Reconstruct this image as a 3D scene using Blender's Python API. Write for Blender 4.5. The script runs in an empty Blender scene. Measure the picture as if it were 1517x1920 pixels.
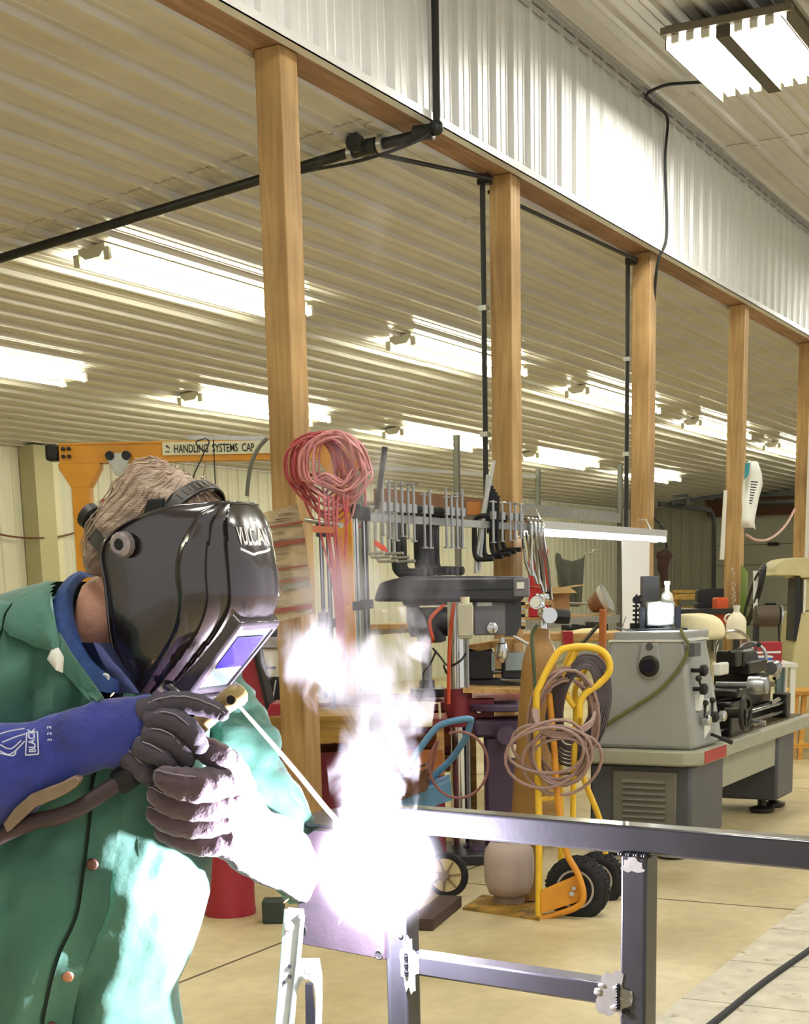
import bpy, bmesh, math, random
from math import sin, cos, pi, radians, sqrt, atan2
from mathutils import Vector as V, Matrix, noise
random.seed(7)
S = bpy.context.scene
COL = S.collection
# ---------------------------------------------------------------- camera frame
PPX, PPY, FOC, EYE = 802.738, 1682.791, 2793.742, 1.5
RR = ((0.46392012, 0.18832138, -0.86562878), (-0.88565426, 0.07668355, -0.45796962), (-0.01986598, 0.97910913, 0.20236268))
RM = Matrix(RR)
def ray(px, py): return RM @ V(((px-PPX)/FOC, -(py-PPY)/FOC, -1.0))
def atZ(px, py, z):
    r = ray(px, py); return r*((z-EYE)/r.z) + V((0, 0, EYE))
def atY(px, py, y):
    r = ray(px, py); return r*(y/r.y) + V((0, 0, EYE))
def atX(px, py, x):
    r = ray(px, py); return r*(x/r.x) + V((0, 0, EYE))
ANG = atan2(-0.88565426, 0.46392012)      # heading of "to the right" across the view
U = V((cos(ANG), sin(ANG), 0)); W = V((-sin(ANG), cos(ANG), 0))
def D(px, py, h):      # point seen at (px, py) on the upright plane h metres ahead
    r = ray(px, py); return r*(h/r.dot(W)) + V((0, 0, EYE))
def floorpt(px, py): return atZ(px, py, 0)
def hd(p): return V(p).dot(W)
KP = 1/2853.0
cam = bpy.data.cameras.new('camera'); co = bpy.data.objects.new('camera', cam); COL.objects.link(co)
co.matrix_world = Matrix.Translation((0, 0, EYE)) @ RM.to_4x4()
cam.sensor_fit = 'VERTICAL'; cam.sensor_height = 36; cam.sensor_width = 36*1517/1920
cam.lens = 36*FOC/1920; cam.shift_x = -(PPX-758.5)/1920; cam.shift_y = (PPY-960)/1920
cam.clip_start = 0.05; cam.clip_end = 200
S.camera = co
# ---------------------------------------------------------------- mesh builder
class MB:
    def __init__(s): s.v = []; s.f = []
    def add(s, vs, fs):
        n = len(s.v); s.v += [V(p) for p in vs]; s.f += [tuple(i+n for i in f) for f in fs]; return s
    def box(s, c, d, rz=0, m=None):
        x, y, z = d[0]/2, d[1]/2, d[2]/2
        p = [V((a*x, b*y, e*z)) for a in (-1, 1) for b in (-1, 1) for e in (-1, 1)]
        M = m if m is not None else Matrix.Rotation(rz, 3, 'Z')
        p = [M @ q + V(c) for q in p]
        return s.add(p, [(0, 1, 3, 2), (4, 6, 7, 5), (0, 4, 5, 1), (2, 3, 7, 6), (0, 2, 6, 4), (1, 5, 7, 3)])
    def bx(s, a, b): return s.box([(a[i]+b[i])/2 for i in range(3)], [abs(b[i]-a[i]) for i in range(3)])
    def hexa(s, b4, t4): return s.add(list(b4)+list(t4), [(3, 2, 1, 0), (4, 5, 6, 7), (0, 1, 5, 4), (1, 2, 6, 5), (2, 3, 7, 6), (3, 0, 4, 7)])
    def bar(s, a, b, w, h=None, up=(0, 0, 1)):
        a = V(a); b = V(b); h = h or w; t = (b-a).normalized(); u = V(up)
        if abs(t.dot(u)) > .98: u = V((1, 0, 0))
        x = t.cross(u).normalized(); y = x.cross(t).normalized()
        q = [x*i*w/2+y*j*h/2 for i, j in ((-1, -1), (1, -1), (1, 1), (-1, 1))]
        return s.hexa([a+k for k in q], [b+k for k in q])
    def frames(s, P, closed=False):
        n = len(P); T = []
        for i in range(n):
            a = P[(i-1) % n] if closed or i else P[0]; b = P[(i+1) % n] if closed or i < n-1 else P[-1]
            t = (b-a); T.append(t.normalized() if t.length > 1e-9 else V((0, 0, 1)))
        u = V((0, 0, 1)) if abs(T[0].z) < .9 else V((1, 0, 0))
        x = T[0].cross(u).normalized(); out = []
        for t in T:
            x = (x-t*x.dot(t)); x = x.normalized() if x.length > 1e-6 else t.orthogonal().normalized()
            out.append((x, t.cross(x)))
        return out
    def tube(s, P, r, n=8, closed=False, cap=True, sy=1.0):
        P = [V(p) for p in P]; fr = s.frames(P, closed); R = r if isinstance(r, (list, tuple)) else [r]*len(P)
        vs = []
        for p, (x, y), q in zip(P, fr, R):
            for k in range(n):
                a = 2*pi*k/n; vs.append(p+x*cos(a)*q+y*sin(a)*q*sy)
        fs = []; m = len(P)
        for i in range(m if closed else m-1):
            for k in range(n):
                a = i*n+k; b = i*n+(k+1) % n; c = ((i+1) % m)*n+(k+1) % n; d = ((i+1) % m)*n+k
                fs.append((a, b, c, d))
        if cap and not closed: fs += [tuple(range(n))[::-1], tuple((m-1)*n+k for k in range(n))]
        return s.add(vs, fs)
    def cyl(s, a, b, r, r2=None, n=20): return s.tube([a, b], [r, r if r2 is None else r2], n)
    def lathe(s, prof, o=(0, 0, 0), ax=(0, 0, 1), n=24, sc=(1, 1)):
        z = V(ax).normalized(); x = z.orthogonal().normalized() if abs(z.z) < .99 else V((1, 0, 0)); y = z.cross(x)
        vs = []; o = V(o)
        for r, h in prof:
            for k in range(n):
                a = 2*pi*k/n; vs.append(o+x*cos(a)*r*sc[0]+y*sin(a)*r*sc[1]+z*h)
        fs = [(i*n+k, i*n+(k+1) % n, (i+1)*n+(k+1) % n, (i+1)*n+k) for i in range(len(prof)-1) for k in range(n)]
        fs += [tuple(range(n))[::-1], tuple((len(prof)-1)*n+k for k in range(n))]
        return s.add(vs, fs)
    def prism(s, poly, e):           # planar polygon (3-D points) pushed along e
        n = len(poly); e = V(e); P = [V(p) for p in poly]
        return s.add(P+[p+e for p in P], [tuple(range(n))[::-1], tuple(range(n, 2*n))]+[(i, (i+1) % n, n+(i+1) % n, n+i) for i in range(n)])
    def rings(s, R, cap=True, closed=True):   # loft through rings of equal length
        n = len(R[0]); vs = [p for r in R for p in r]; fs = []
        for i in range(len(R)-1):
            for k in range(n if closed else n-1):
                fs.append((i*n+k, i*n+(k+1) % n, (i+1)*n+(k+1) % n, (i+1)*n+k))
        if cap and closed: fs += [tuple(range(n))[::-1], tuple((len(R)-1)*n+k for k in range(n))]
        return s.add(vs, fs)
    def torus(s, c, R, r, ax=(0, 0, 1), n=24, m=8, a0=0, a1=2*pi, sx=1, sy=1):
        z = V(ax).normalized(); x = z.orthogonal().normalized() if abs(z.z) < .99 else V((1, 0, 0)); y = z.cross(x); c = V(c)
        full = abs(a1-a0-2*pi) < 1e-6
        P = [c+x*cos(a)*R*sx+y*sin(a)*R*sy for a in [a0+(a1-a0)*i/n for i in range(n if full else n+1)]]
        return s.tube(P, r, m, closed=full)
    def sphere(s, c, r, n=14, m=9, sc=(1, 1, 1)):
        P = [(max(1e-4, sin(pi*i/m)), -cos(pi*i/m)) for i in range(m+1)]
        vs = []
        for a, h in P:
            for k in range(n):
                t = 2*pi*k/n; vs.append(V(c)+V((a*cos(t)*r*sc[0], a*sin(t)*r*sc[1], h*r*sc[2])))
        fs = [(i*n+k, i*n+(k+1) % n, (i+1)*n+(k+1) % n, (i+1)*n+k) for i in range(m) for k in range(n)]
        return s.add(vs, fs)
    def build(s, name, mat, parent=None, bevel=0, sub=0, smooth=35, solid=0, world=False, disp=None):
        me = bpy.data.meshes.new(name); me.from_pydata([tuple(p) for p in s.v], [], s.f); me.update()
        if disp:
            for vv in me.vertices: vv.co = disp(vv.co)
        b = bmesh.new(); b.from_mesh(me); bmesh.ops.recalc_face_normals(b, faces=b.faces)
        b.to_mesh(me); b.free()
        if smooth:
            me.shade_smooth()
            if smooth < 179: me.set_sharp_from_angle(angle=radians(smooth))
        me.materials.append(mat)
        o = bpy.data.objects.new(name, me); COL.objects.link(o)
        if parent is not None:
            o.parent = parent
            if world:
                pw = parent.get('_w'); M = Matrix.Identity(4)
                root = parent
                while root.parent: root = root.parent
                M = Matrix.Translation(root.location) @ Matrix.Rotation(root.rotation_euler.z, 4, 'Z') if parent is root else Matrix.Identity(4)
                o.matrix_parent_inverse = M.inverted()
        if solid:
            md = o.modifiers.new('solid', 'SOLIDIFY'); md.thickness = solid; md.offset = 0
        if bevel:
            md = o.modifiers.new('bevel', 'BEVEL'); md.width = bevel; md.segments = 2; md.limit_method = 'ANGLE'; md.angle_limit = radians(40)
        if sub:
            md = o.modifiers.new('sub', 'SUBSURF'); md.levels = sub; md.render_levels = sub
        return o
def arc(c, r, a0, a1, n, x=(1, 0, 0), y=(0, 0, 1)):
    return [V(c)+V(x)*cos(a0+(a1-a0)*i/n)*r+V(y)*sin(a0+(a1-a0)*i/n)*r for i in range(n+1)]
def smoothpath(P, k=6, closed=False):
    P = [V(p) for p in P]; n = len(P); out = []
    for i in range(n if closed else n-1):
        if closed: p0, p1, p2, p3 = P[(i-1) % n], P[i], P[(i+1) % n], P[(i+2) % n]
        else: p0, p1, p2, p3 = P[max(0, i-1)], P[i], P[i+1], P[min(n-1, i+2)]
        for j in range(k):
            t = j/k; out.append(.5*((2*p1)+(p2-p0)*t+(2*p0-5*p1+4*p2-p3)*t*t+(3*p1-p0-3*p2+p3)*t**3))
    if not closed: out.append(P[-1])
    return out
# ---------------------------------------------------------------- object helpers
def tag(o, label, cat, group=None, kind=None):
    o['label'] = label; o['category'] = cat
    if group: o['group'] = group
    if kind: o['kind'] = kind
    return o
def thing(name, label, cat, loc=(0, 0, 0), rz=0, group=None):
    o = bpy.data.objects.new(name, None); COL.objects.link(o); o.empty_display_size = .1
    o.location = loc; o.rotation_euler = (0, 0, rz); return tag(o, label, cat, group)
def facing(name, label, cat, px, py, d, group=None, turn=0):   # local x to the right, y away from the viewer, z up
    return thing(name, label, cat, D(px, py, d), ANG+turn, group)
def struct(name, mb, mat, **k):
    o = mb.build(name, mat, **k); o['kind'] = 'structure'; return o
def kids(o): return [c for c in bpy.data.objects if c.parent == o]
def dup(root, loc=None, rz=None, label=None, group=None):
    def rec(o, par):
        c = o.copy(); COL.objects.link(c); c.parent = par
        for k in ch.get(o.name, []): rec(k, c)
        return c
    ch = {}
    for k in bpy.data.objects:
        if k.parent: ch.setdefault(k.parent.name, []).append(k)
    r = rec(root, None)
    if loc is not None: r.location = loc
    if rz is not None: r.rotation_euler = (0, 0, rz)
    if label: r['label'] = label
    if group: r['group'] = group
    return r
# ---------------------------------------------------------------- materials
def hexc(h):
    c = [int(h[i:i+2], 16)/255 for i in (0, 2, 4)]
    return tuple((x/12.92 if x < .04045 else ((x+.055)/1.055)**2.4) for x in c)+(1,)
_M = {}
def mat(name, col, rough=.5, metal=0, var=0, vs=8, bump=0, bs=60, emit=None, es=0, alpha=1, trans=0, coat=0, dirt=None, ds=3, dt=.55, stretch=(1, 1, 1), spec=.5, sheen=0):
    if name in _M: return _M[name]
    m = bpy.data.materials.new(name); m.use_nodes = True; nt = m.node_tree; N = nt.nodes; L = nt.links
    p = N['Principled BSDF']; c = hexc(col) if isinstance(col, str) else col
    p.inputs['Base Color'].default_value = c; p.inputs['Roughness'].default_value = rough; p.inputs['Metallic'].default_value = metal
    p.inputs['Specular IOR Level'].default_value = spec
    p.inputs['Coat Weight'].default_value = coat; p.inputs['Transmission Weight'].default_value = trans; p.inputs['Alpha'].default_value = alpha
    p.inputs['Sheen Weight'].default_value = sheen
    if emit: p.inputs['Emission Color'].default_value = hexc(emit) if isinstance(emit, str) else emit; p.inputs['Emission Strength'].default_value = es
    if var or bump or dirt:
        tc = N.new('ShaderNodeTexCoord'); mp = N.new('ShaderNodeMapping'); mp.inputs['Scale'].default_value = stretch
        L.new(tc.outputs['Object'], mp.inputs[0])
    last = None
    if var:
        n = N.new('ShaderNodeTexNoise'); n.inputs['Scale'].default_value = vs; n.inputs['Detail'].default_value = 5; L.new(mp.outputs[0], n.inputs['Vector'])
        r = N.new('ShaderNodeValToRGB'); r.color_ramp.elements[0].position = .3; r.color_ramp.elements[1].position = .7
        r.color_ramp.elements[0].color = tuple(x*(1-var) for x in c[:3])+(1,); r.color_ramp.elements[1].color = tuple(min(1, x*(1+var*.6)) for x in c[:3])+(1,)
        L.new(n.outputs[0], r.inputs[0]); last = r.outputs[0]
    if dirt:
        n = N.new('ShaderNodeTexNoise'); n.inputs['Scale'].default_value = ds; n.inputs['Detail'].default_value = 8; n.inputs['Roughness'].default_value = .65; L.new(mp.outputs[0], n.inputs['Vector'])
        r = N.new('ShaderNodeValToRGB'); r.color_ramp.elements[0].position = dt; r.color_ramp.elements[1].position = dt+.12
        r.color_ramp.elements[0].color = (0, 0, 0, 1); r.color_ramp.elements[1].color = (.8, .8, .8, 1); L.new(n.outputs[0], r.inputs[0])
        mx = N.new('ShaderNodeMix'); mx.data_type = 'RGBA'; L.new(r.outputs[0], mx.inputs[0]); mx.inputs[6].default_value = c
        if last: L.new(last, mx.inputs[6])
        mx.inputs[7].default_value = hexc(dirt); last = mx.outputs[2]
    if last: L.new(last, p.inputs['Base Color'])
    if bump:
        n = N.new('ShaderNodeTexNoise'); n.inputs['Scale'].default_value = bs; n.inputs['Detail'].default_value = 4; L.new(mp.outputs[0], n.inputs['Vector'])
        b = N.new('ShaderNodeBump'); b.inputs['Strength'].default_value = bump; b.inputs['Distance'].default_value = .01; L.new(n.outputs[0], b.inputs['Height']); L.new(b.outputs[0], p.inputs['Normal'])
    _M[name] = m; return m
def wood(name, a, b, c, ax='Z', knots=True, rough=.6, sc=1):
    if name in _M: return _M[name]
    m = bpy.data.materials.new(name); m.use_nodes = True; nt = m.node_tree; N = nt.nodes; L = nt.links; p = N['Principled BSDF']
    tc = N.new('ShaderNodeTexCoord'); mp = N.new('ShaderNodeMapping'); s = [1, 1, 1]; s['XYZ'.index(ax)] = .07
    mp.inputs['Scale'].default_value = s; L.new(tc.outputs['Object'], mp.inputs[0])
    n = N.new('ShaderNodeTexNoise'); n.inputs['Scale'].default_value = 26*sc; n.inputs['Detail'].default_value = 6; n.inputs['Distortion'].default_value = .6; L.new(mp.outputs[0], n.inputs['Vector'])
    r = N.new('ShaderNodeValToRGB'); e = r.color_ramp.elements; e[0].position = .25; e[0].color = hexc(a); e[1].position = .75; e[1].color = hexc(c)
    k = e.new(.5); k.color = hexc(b); L.new(n.outputs[0], r.inputs[0]); out = r.outputs[0]
    n2 = N.new('ShaderNodeTexNoise'); n2.inputs['Scale'].default_value = 1.6; n2.inputs['Detail'].default_value = 3; L.new(tc.outputs['Object'], n2.inputs['Vector'])
    mm = N.new('ShaderNodeMix'); mm.data_type = 'RGBA'; mm.blend_type = 'MULTIPLY'; r2 = N.new('ShaderNodeValToRGB'); r2.color_ramp.elements[0].position = .35; r2.color_ramp.elements[0].color = (.62, .58, .55, 1); r2.color_ramp.elements[1].position = .6; r2.color_ramp.elements[1].color = (1, 1, 1, 1)
    L.new(n2.outputs[0], r2.inputs[0]); mm.inputs[0].default_value = .8; L.new(out, mm.inputs[6]); L.new(r2.outputs[0], mm.inputs[7]); out = mm.outputs[2]
    if knots:
        mp2 = N.new('ShaderNodeMapping'); s = [1, 1, 1]; s['XYZ'.index(ax)] = .45; mp2.inputs['Scale'].default_value = s; L.new(tc.outputs['Object'], mp2.inputs[0])
        v = N.new('ShaderNodeTexVoronoi'); v.inputs['Scale'].default_value = 3.4; L.new(mp2.outputs[0], v.inputs['Vector'])
        r3 = N.new('ShaderNodeValToRGB'); r3.color_ramp.elements[0].position = .06; r3.color_ramp.elements[0].color = (1, 1, 1, 1); r3.color_ramp.elements[1].position = .11; r3.color_ramp.elements[1].color = (0, 0, 0, 1)
        L.new(v.outputs['Distance'], r3.inputs[0]); mx = N.new('ShaderNodeMix'); mx.data_type = 'RGBA'; L.new(r3.outputs[0], mx.inputs[0]); L.new(out, mx.inputs[6]); mx.inputs[7].default_value = hexc('5a3216'); out = mx.outputs[2]
    L.new(out, p.inputs['Base Color']); p.inputs['Roughness'].default_value = rough
    b_ = N.new('ShaderNodeBump'); b_.inputs['Strength'].default_value = .25; b_.inputs['Distance'].default_value = .005; L.new(n.outputs[0], b_.inputs['Height']); L.new(b_.outputs[0], p.inputs['Normal'])
    _M[name] = m; return m
def emis(name, col, st):
    if name in _M: return _M[name]
    m = bpy.data.materials.new(name); m.use_nodes = True; N = m.node_tree.nodes; N.clear()
    e = N.new('ShaderNodeEmission'); e.inputs[0].default_value = hexc(col); e.inputs[1].default_value = st
    o = N.new('ShaderNodeOutputMaterial'); m.node_tree.links.new(e.outputs[0], o.inputs[0]); _M[name] = m; return m
def light(name, kind, loc, power, col=(1, 1, 1), size=.1, size_y=None, rot=(0, 0, 0), spread=None):
    l = bpy.data.lights.new(name, kind); l.energy = power; l.color = col
    if kind == 'AREA':
        l.shape = 'RECTANGLE'; l.size = size; l.size_y = size_y or size
        if spread: l.spread = spread
    elif kind == 'POINT': l.shadow_soft_size = size
    o = bpy.data.objects.new(name, l); COL.objects.link(o); o.location = loc; o.rotation_euler = rot; return o
# text lettering made of real mesh
FONT = {'A': '01110 10001 10001 11111 10001 10001 10001', 'B': '11110 10001 10001 11110 10001 10001 11110', 'C': '01111 10000 10000 10000 10000 10000 01111', 'D': '11110 10001 10001 10001 10001 10001 11110', 'E': '11111 10000 10000 11110 10000 10000 11111',
 'G': '01111 10000 10000 10111 10001 10001 01111', 'H': '10001 10001 10001 11111 10001 10001 10001', 'I': '11111 00100 00100 00100 00100 00100 11111', 'K': '10001 10010 10100 11000 10100 10010 10001', 'L': '10000 10000 10000 10000 10000 10000 11111', 'M': '10001 11011 10101 10101 10001 10001 10001',
 'N': '10001 11001 10101 10101 10011 10001 10001', 'S': '01111 10000 10000 01110 00001 00001 11110', 'T': '11111 00100 00100 00100 00100 00100 00100', 'U': '10001 10001 10001 10001 10001 10001 01110', 'V': '10001 10001 10001 10001 10001 01010 00100', 'Y': '10001 10001 01010 00100 00100 00100 00100', ' ': '00000 00000 00000 00000 00000 00000 00000',
 'P': '11110 10001 10001 11110 10000 10000 10000', 'R': '11110 10001 10001 11110 10100 10010 10001', 'O': '01110 10001 10001 10001 10001 10001 01110', 'F': '11111 10000 10000 11110 10000 10000 10000', '2': '01110 10001 00001 00110 01000 10000 11111', '3': '11110 00001 00001 01110 00001 00001 11110'}
def letters(txt, o, dx, dy, h, th=.001, adv=6, wid=1.0, surf=None):
    # pixel-cell letters joined in horizontal runs; dx, dy unit vectors; surf maps a flat point onto a curved face
    mb = MB(); c = h/7; dx = V(dx); dy = V(dy); nz = dx.cross(dy).normalized(); x0 = 0
    for ch in txt:
        rows = FONT[ch].split()
        for j, row in enumerate(rows):
            for i, b in enumerate(row):
                if b == '1':
                    a = V(o)+dx*(x0+i*c*wid)+dy*(h-(j+1)*c)
                    q = [a, a+dx*c*wid*1.02, a+dx*c*wid*1.02+dy*c*1.02, a+dy*c*1.02]
                    if surf: q = [surf(k) for k in q]; n = (q[1]-q[0]).cross(q[3]-q[0]).normalized()
                    else: n = nz
                    mb.prism([k-n*th for k in q], n*th*2)
        x0 += adv*c*wid
    return mb
def textmb(txt, h, place, th=.0008, wide=1.0, bold=.012):
    # lettering from the built-in typeface; place(x, y) gives the point and the outward normal
    c = bpy.data.curves.new('t', 'FONT'); c.body = txt; c.size = 1; c.offset = bold; c.resolution_u = 3
    o = bpy.data.objects.new('t', c); COL.objects.link(o); me = o.to_mesh(); k = h/.72; mb = MB(); vs = []; top = []
    for v in me.vertices:
        p, n = place(v.co.x*k*wide, v.co.y*k); vs.append(p-n*th); top.append(p+n*th)
    fs = [tuple(f.vertices) for f in me.polygons]; m = len(vs); cnt = {}
    for f in fs:
        for i in range(len(f)):
            a, b = f[i], f[(i+1) % len(f)]; cnt[(a, b)] = 1
    side = [(a, b, m+b, m+a) for (a, b) in cnt if (b, a) not in cnt]
    mb.add(vs+top, [tuple(m+i for i in f) for f in fs]+[f[::-1] for f in fs]+side)
    w = max((v.co.x for v in me.vertices), default=0)*k*wide
    o.to_mesh_clear(); bpy.data.objects.remove(o); bpy.data.curves.remove(c); return mb
# ================================================================ THE BUILDING
m_ceil = mat('ceiling_steel', (.60, .58, .53, 1), .27, 0, var=.06, vs=2, spec=.6, dirt='7d7058', ds=1.7, dt=.66)
m_hall = mat('hall_ceiling_steel', (.62, .60, .55, 1), .28, 0, var=.06, vs=2, spec=.6, dirt='8a7a60', ds=1.7, dt=.64)
m_white = mat('white_steel', (.72, .73, .72, 1), .32, 0, var=.03, vs=3, spec=.5)
m_trim = mat('trim_metal', (.62, .62, .64, 1), .25, .6)
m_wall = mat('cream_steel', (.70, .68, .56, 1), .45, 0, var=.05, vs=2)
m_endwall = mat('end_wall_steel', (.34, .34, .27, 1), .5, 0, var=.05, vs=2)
m_black = mat('black_plastic', '17191c', .4)
m_pipe = mat('black_pipe', '2a2b2a', .45, .3)
m_galv = mat('galvanised', 'b9bbb8', .35, .7, var=.15, vs=25)
m_chrome = mat('chrome', 'd5d8da', .15, 1)
m_steel = mat('bright_steel', 'a9abad', .3, .9, var=.1, vs=20)
m_dsteel = mat('dark_steel', '2b2d33', .38, .7, var=.25, vs=14, bump=.15, bs=90)
m_post = wood('post_fir', '9a774a', 'b8945f', 'cbaa76')
m_postb = wood('beam_fir', '84624a', 'a17c60', 'b8957a', ax='X')
def profile(length, pitch=.245, h=.02, phase=0):
    # one period: flat - two small ribs - big rib; returns (s, height)
    out = []; n = int(length/pitch)+1
    base = [(0, 0), (.30, 0), (.32, .18), (.35, .18), (.37, 0), (.60, 0), (.62, .18), (.65, .18), (.67, 0), (.80, 0), (.85, 1), (.95, 1), (1.0, 0)]
    for i in range(-1, n+1):
        for t, k in base[:-1]:
            s_ = (i+t)*pitch+phase
            if 0 <= s_ <= length: out.append((s_, k*h))
    out = [(0, 0)]+out+[(length, 0)]
    return out
def ribbed(o, ds, de, nrm, length, ext, phase=0, pitch=.245, h=.02, th=.004):
    o = V(o); ds = V(ds); de = V(de); nrm = V(nrm); P = profile(length, pitch, h, phase); mb = MB()
    a = [o+ds*s_+nrm*k for s_, k in P]
    n = len(a); back = [p-nrm*th for p in a]
    vs = a+[p+de*ext for p in a]+back+[p+de*ext for p in back]
    fs = [(i, i+1, n+i+1, n+i) for i in range(n-1)]+[(2*n+i+1, 2*n+i, 3*n+i, 3*n+i+1) for i in range(n-1)]
    fs += [(i+1, i, 2*n+i, 2*n+i+1) for i in range(n-1)]+[(n+i, n+i+1, 3*n+i+1, 3*n+i) for i in range(n-1)]
    return mb.add(vs, fs)
XL, XR = -2.0, 34.0
YF = 3.98          # fascia plane
def ceilz(y): return 3.98-.10*(y-4.1)
sl = V((0, 1, -.10)).normalized()
nrm = V((0, -.10, -1)).normalized()
runs = [(-2, 7.55), (7.5, 13.65), (13.6, 19.65), (19.6, 26.0), (25.9, XR)]
for i, (a, b) in enumerate(runs):
    z = ceilz(4.2)+(.0 if i % 2 else .006)
    struct('ceiling', ribbed((a, 4.2, z), sl, (1, 0, 0), nrm, 7.98, b-a, phase=.05, h=.03), m_ceil, smooth=0)
hr = [(-6, 6.8), (6.7, 12.85), (12.8, 20), (19.9, XR)]
for i, (a, b) in enumerate(hr):
    struct('ceiling', ribbed((a, YF, 4.99+(.006 if i % 2 else 0)), (0, -1, 0), (1, 0, 0), (0, 0, -1), 10, b-a, phase=.1, pitch=.262, h=.03), m_hall, smooth=0)
# fascia above the posts
struct('wall_fascia', ribbed((XL, YF, 3.99), (1, 0, 0), (0, 0, 1), (0, -1, 0), XR-XL, 1.0, phase=.02, h=.027), m_white, smooth=0)
mb = MB(); mb.bx((XL, YF-.028, 3.955), (XR, YF-.022, 4.0)); mb.bx((XL, YF-.028, 3.955), (XR, YF+.03, 3.96)); struct('trim_1', mb, m_white)
mb = MB(); mb.bx((XL, YF-.03, 4.90), (XR, YF-.022, 4.93)); mb.bx((XL, YF-.034, 4.945), (XR, YF-.02, 4.985)); mb.bx((XL, YF-.075, 4.955), (XR, YF-.034, 4.963)); struct('trim_2', mb, m_trim)
mb = MB(); mb.bx((XL, 4.0, 3.965), (XR, 4.235, 4.2)); struct('trim_beam', mb, m_postb)
# walls
struct('wall_left', ribbed((XL, 12.12, 0), (1, 0, 0), (0, 0, 1), (0, -1, 0), XR-XL, 3.17, pitch=.245, h=.022), m_wall, smooth=0)
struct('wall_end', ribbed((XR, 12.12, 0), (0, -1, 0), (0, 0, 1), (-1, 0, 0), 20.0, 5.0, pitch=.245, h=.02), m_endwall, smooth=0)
struct('wall_end_left', ribbed((XL, 4.2, 0), (0, 1, 0), (0, 0, 1), (1, 0, 0), 7.9, 3.95), m_wall, smooth=0)
mb = MB(); mb.bx((-8, -7, -.1), (XR+.5, 12.4, 0))
# floor: sealed concrete with joints
def floor_mat():
    m = bpy.data.materials.new('concrete_floor'); m.use_nodes = True; nt = m.node_tree; N = nt.nodes; L = nt.links; p = N['Principled BSDF']
    tc = N.new('ShaderNodeTexCoord')
    n = N.new('ShaderNodeTexNoise'); n.inputs['Scale'].default_value = 1.3; n.inputs['Detail'].default_value = 8; L.new(tc.outputs['Object'], n.inputs['Vector'])
    r = N.new('ShaderNodeValToRGB'); e = r.color_ramp.elements; e[0].position = .32; e[0].color = hexc('b8a87e'); e[1].position = .68; e[1].color = hexc('e0d2aa'); L.new(n.outputs[0], r.inputs[0])
    n2 = N.new('ShaderNodeTexNoise'); n2.inputs['Scale'].default_value = 14; n2.inputs['Detail'].default_value = 8; L.new(tc.outputs['Object'], n2.inputs['Vector'])
    r2 = N.new('ShaderNodeValToRGB'); r2.color_ramp.elements[0].position = .3; r2.color_ramp.elements[0].color = (.8, .78, .74, 1); r2.color_ramp.elements[1].position = .6; r2.color_ramp.elements[1].color = (1, 1, 1, 1); L.new(n2.outputs[0], r2.inputs[0])
    mx = N.new('ShaderNodeMix'); mx.data_type = 'RGBA'; mx.blend_type = 'MULTIPLY'; mx.inputs[0].default_value = .6; L.new(r.outputs[0], mx.inputs[6]); L.new(r2.outputs[0], mx.inputs[7])
    L.new(mx.outputs[2], p.inputs['Base Color']); p.inputs['Roughness'].default_value = .42
    return m
m_floor = floor_mat(); struct('floor', mb, m_floor, smooth=0)
m_joint = mat('joint_filler', '5b4e3a', .8)
# saw cut joints, found at these floor points
ja = floorpt(430, 1806).y; jb = floorpt(1380, 1697).x
mb = MB(); mb.bx((-4, ja-.006, 0), (XR, ja+.006, .0015)); mb.bx((jb-.005, -6, 0), (jb+.005, 12, .0015)); mb.bx((jb+4.2, -6, 0), (jb+4.21, 12, .0015))
struct('floor_joint', mb, m_joint, smooth=0)
# pale worn floor strip at the right (sheet plates / plank strip)
ys = floorpt(1380, 1797).y
m_plate = mat('worn_plate', 'cfc8b4', .5, 0, var=.18, vs=9, dirt='8d8060', ds=12, dt=.58)
x = floorpt(1340, 1884).x
k = 0
for a in range(-2, 9):
    mb = MB(); xa = x+a*.62; mb.bx((xa+.004, ys-1.4, .001), (xa+.616, ys, .012)); struct('floor_plate', mb, m_plate, smooth=0)
# posts
PX = [6.335+2.54*i for i in range(-2, 10)]
pl = ['tall square timber post nearest the welder, with red cords and a board hung on it', 'square timber post behind the drill press, right face glowing yellow', 'square timber post above the lathe headstock with a switch cord down its right side', 'dark timber post with chalk writing and a curled paper sheet pinned on it', 'square timber post at the right picture edge with a white conduit in front']
for i, X_ in enumerate(PX):
    if i < 1: continue
    mb = MB(); mb.bx((X_, 4.03, 0), (X_+.145, 4.175, 3.965)); o = mb.build('timber_post', m_post, bevel=.006)
    lab = pl[i-2] if 2 <= i <= 6 else 'square timber post in the row beyond the picture edge'
    tag(o, lab, 'post', 'timber posts under the beam')
# ---- fluorescent strips of the low wing (two rows)
m_tube = emis('tube_glow', 'fbf9da', 34.0)
m_fixt = mat('fixture_white', 'd8d6c4', .4)
def strip(loc, lab):
    t = thing('strip_light', lab, 'ceiling light', loc, 0, 'fluorescent strip lights of the low ceiling')
    t.rotation_euler = (-math.atan(.10), 0, 0)
    mb = MB(); mb.bx((0, -.11, -.03), (2.44, .11, .0)); mb.hexa([V((0, -.06, -.075)), V((2.44, -.06, -.075)), V((2.44, .06, -.075)), V((0, .06, -.075))], [V((0, -.11, -.03)), V((2.44, -.11, -.03)), V((2.44, .11, -.03)), V((0, .11, -.03))]); mb.build('housing', m_fixt, t)
    for yy in (-.125, .125):
        mb = MB(); mb.cyl((.02, yy, -.085), (2.42, yy, -.085), .019, n=12); mb.build('tube', m_tube, t)
        for xx in (0, 2.44):
            mb = MB(); mb.box((xx, yy, -.07), (.025, .045, .075)); mb.build('lamp_holder', m_fixt, t)
    return t
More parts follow.
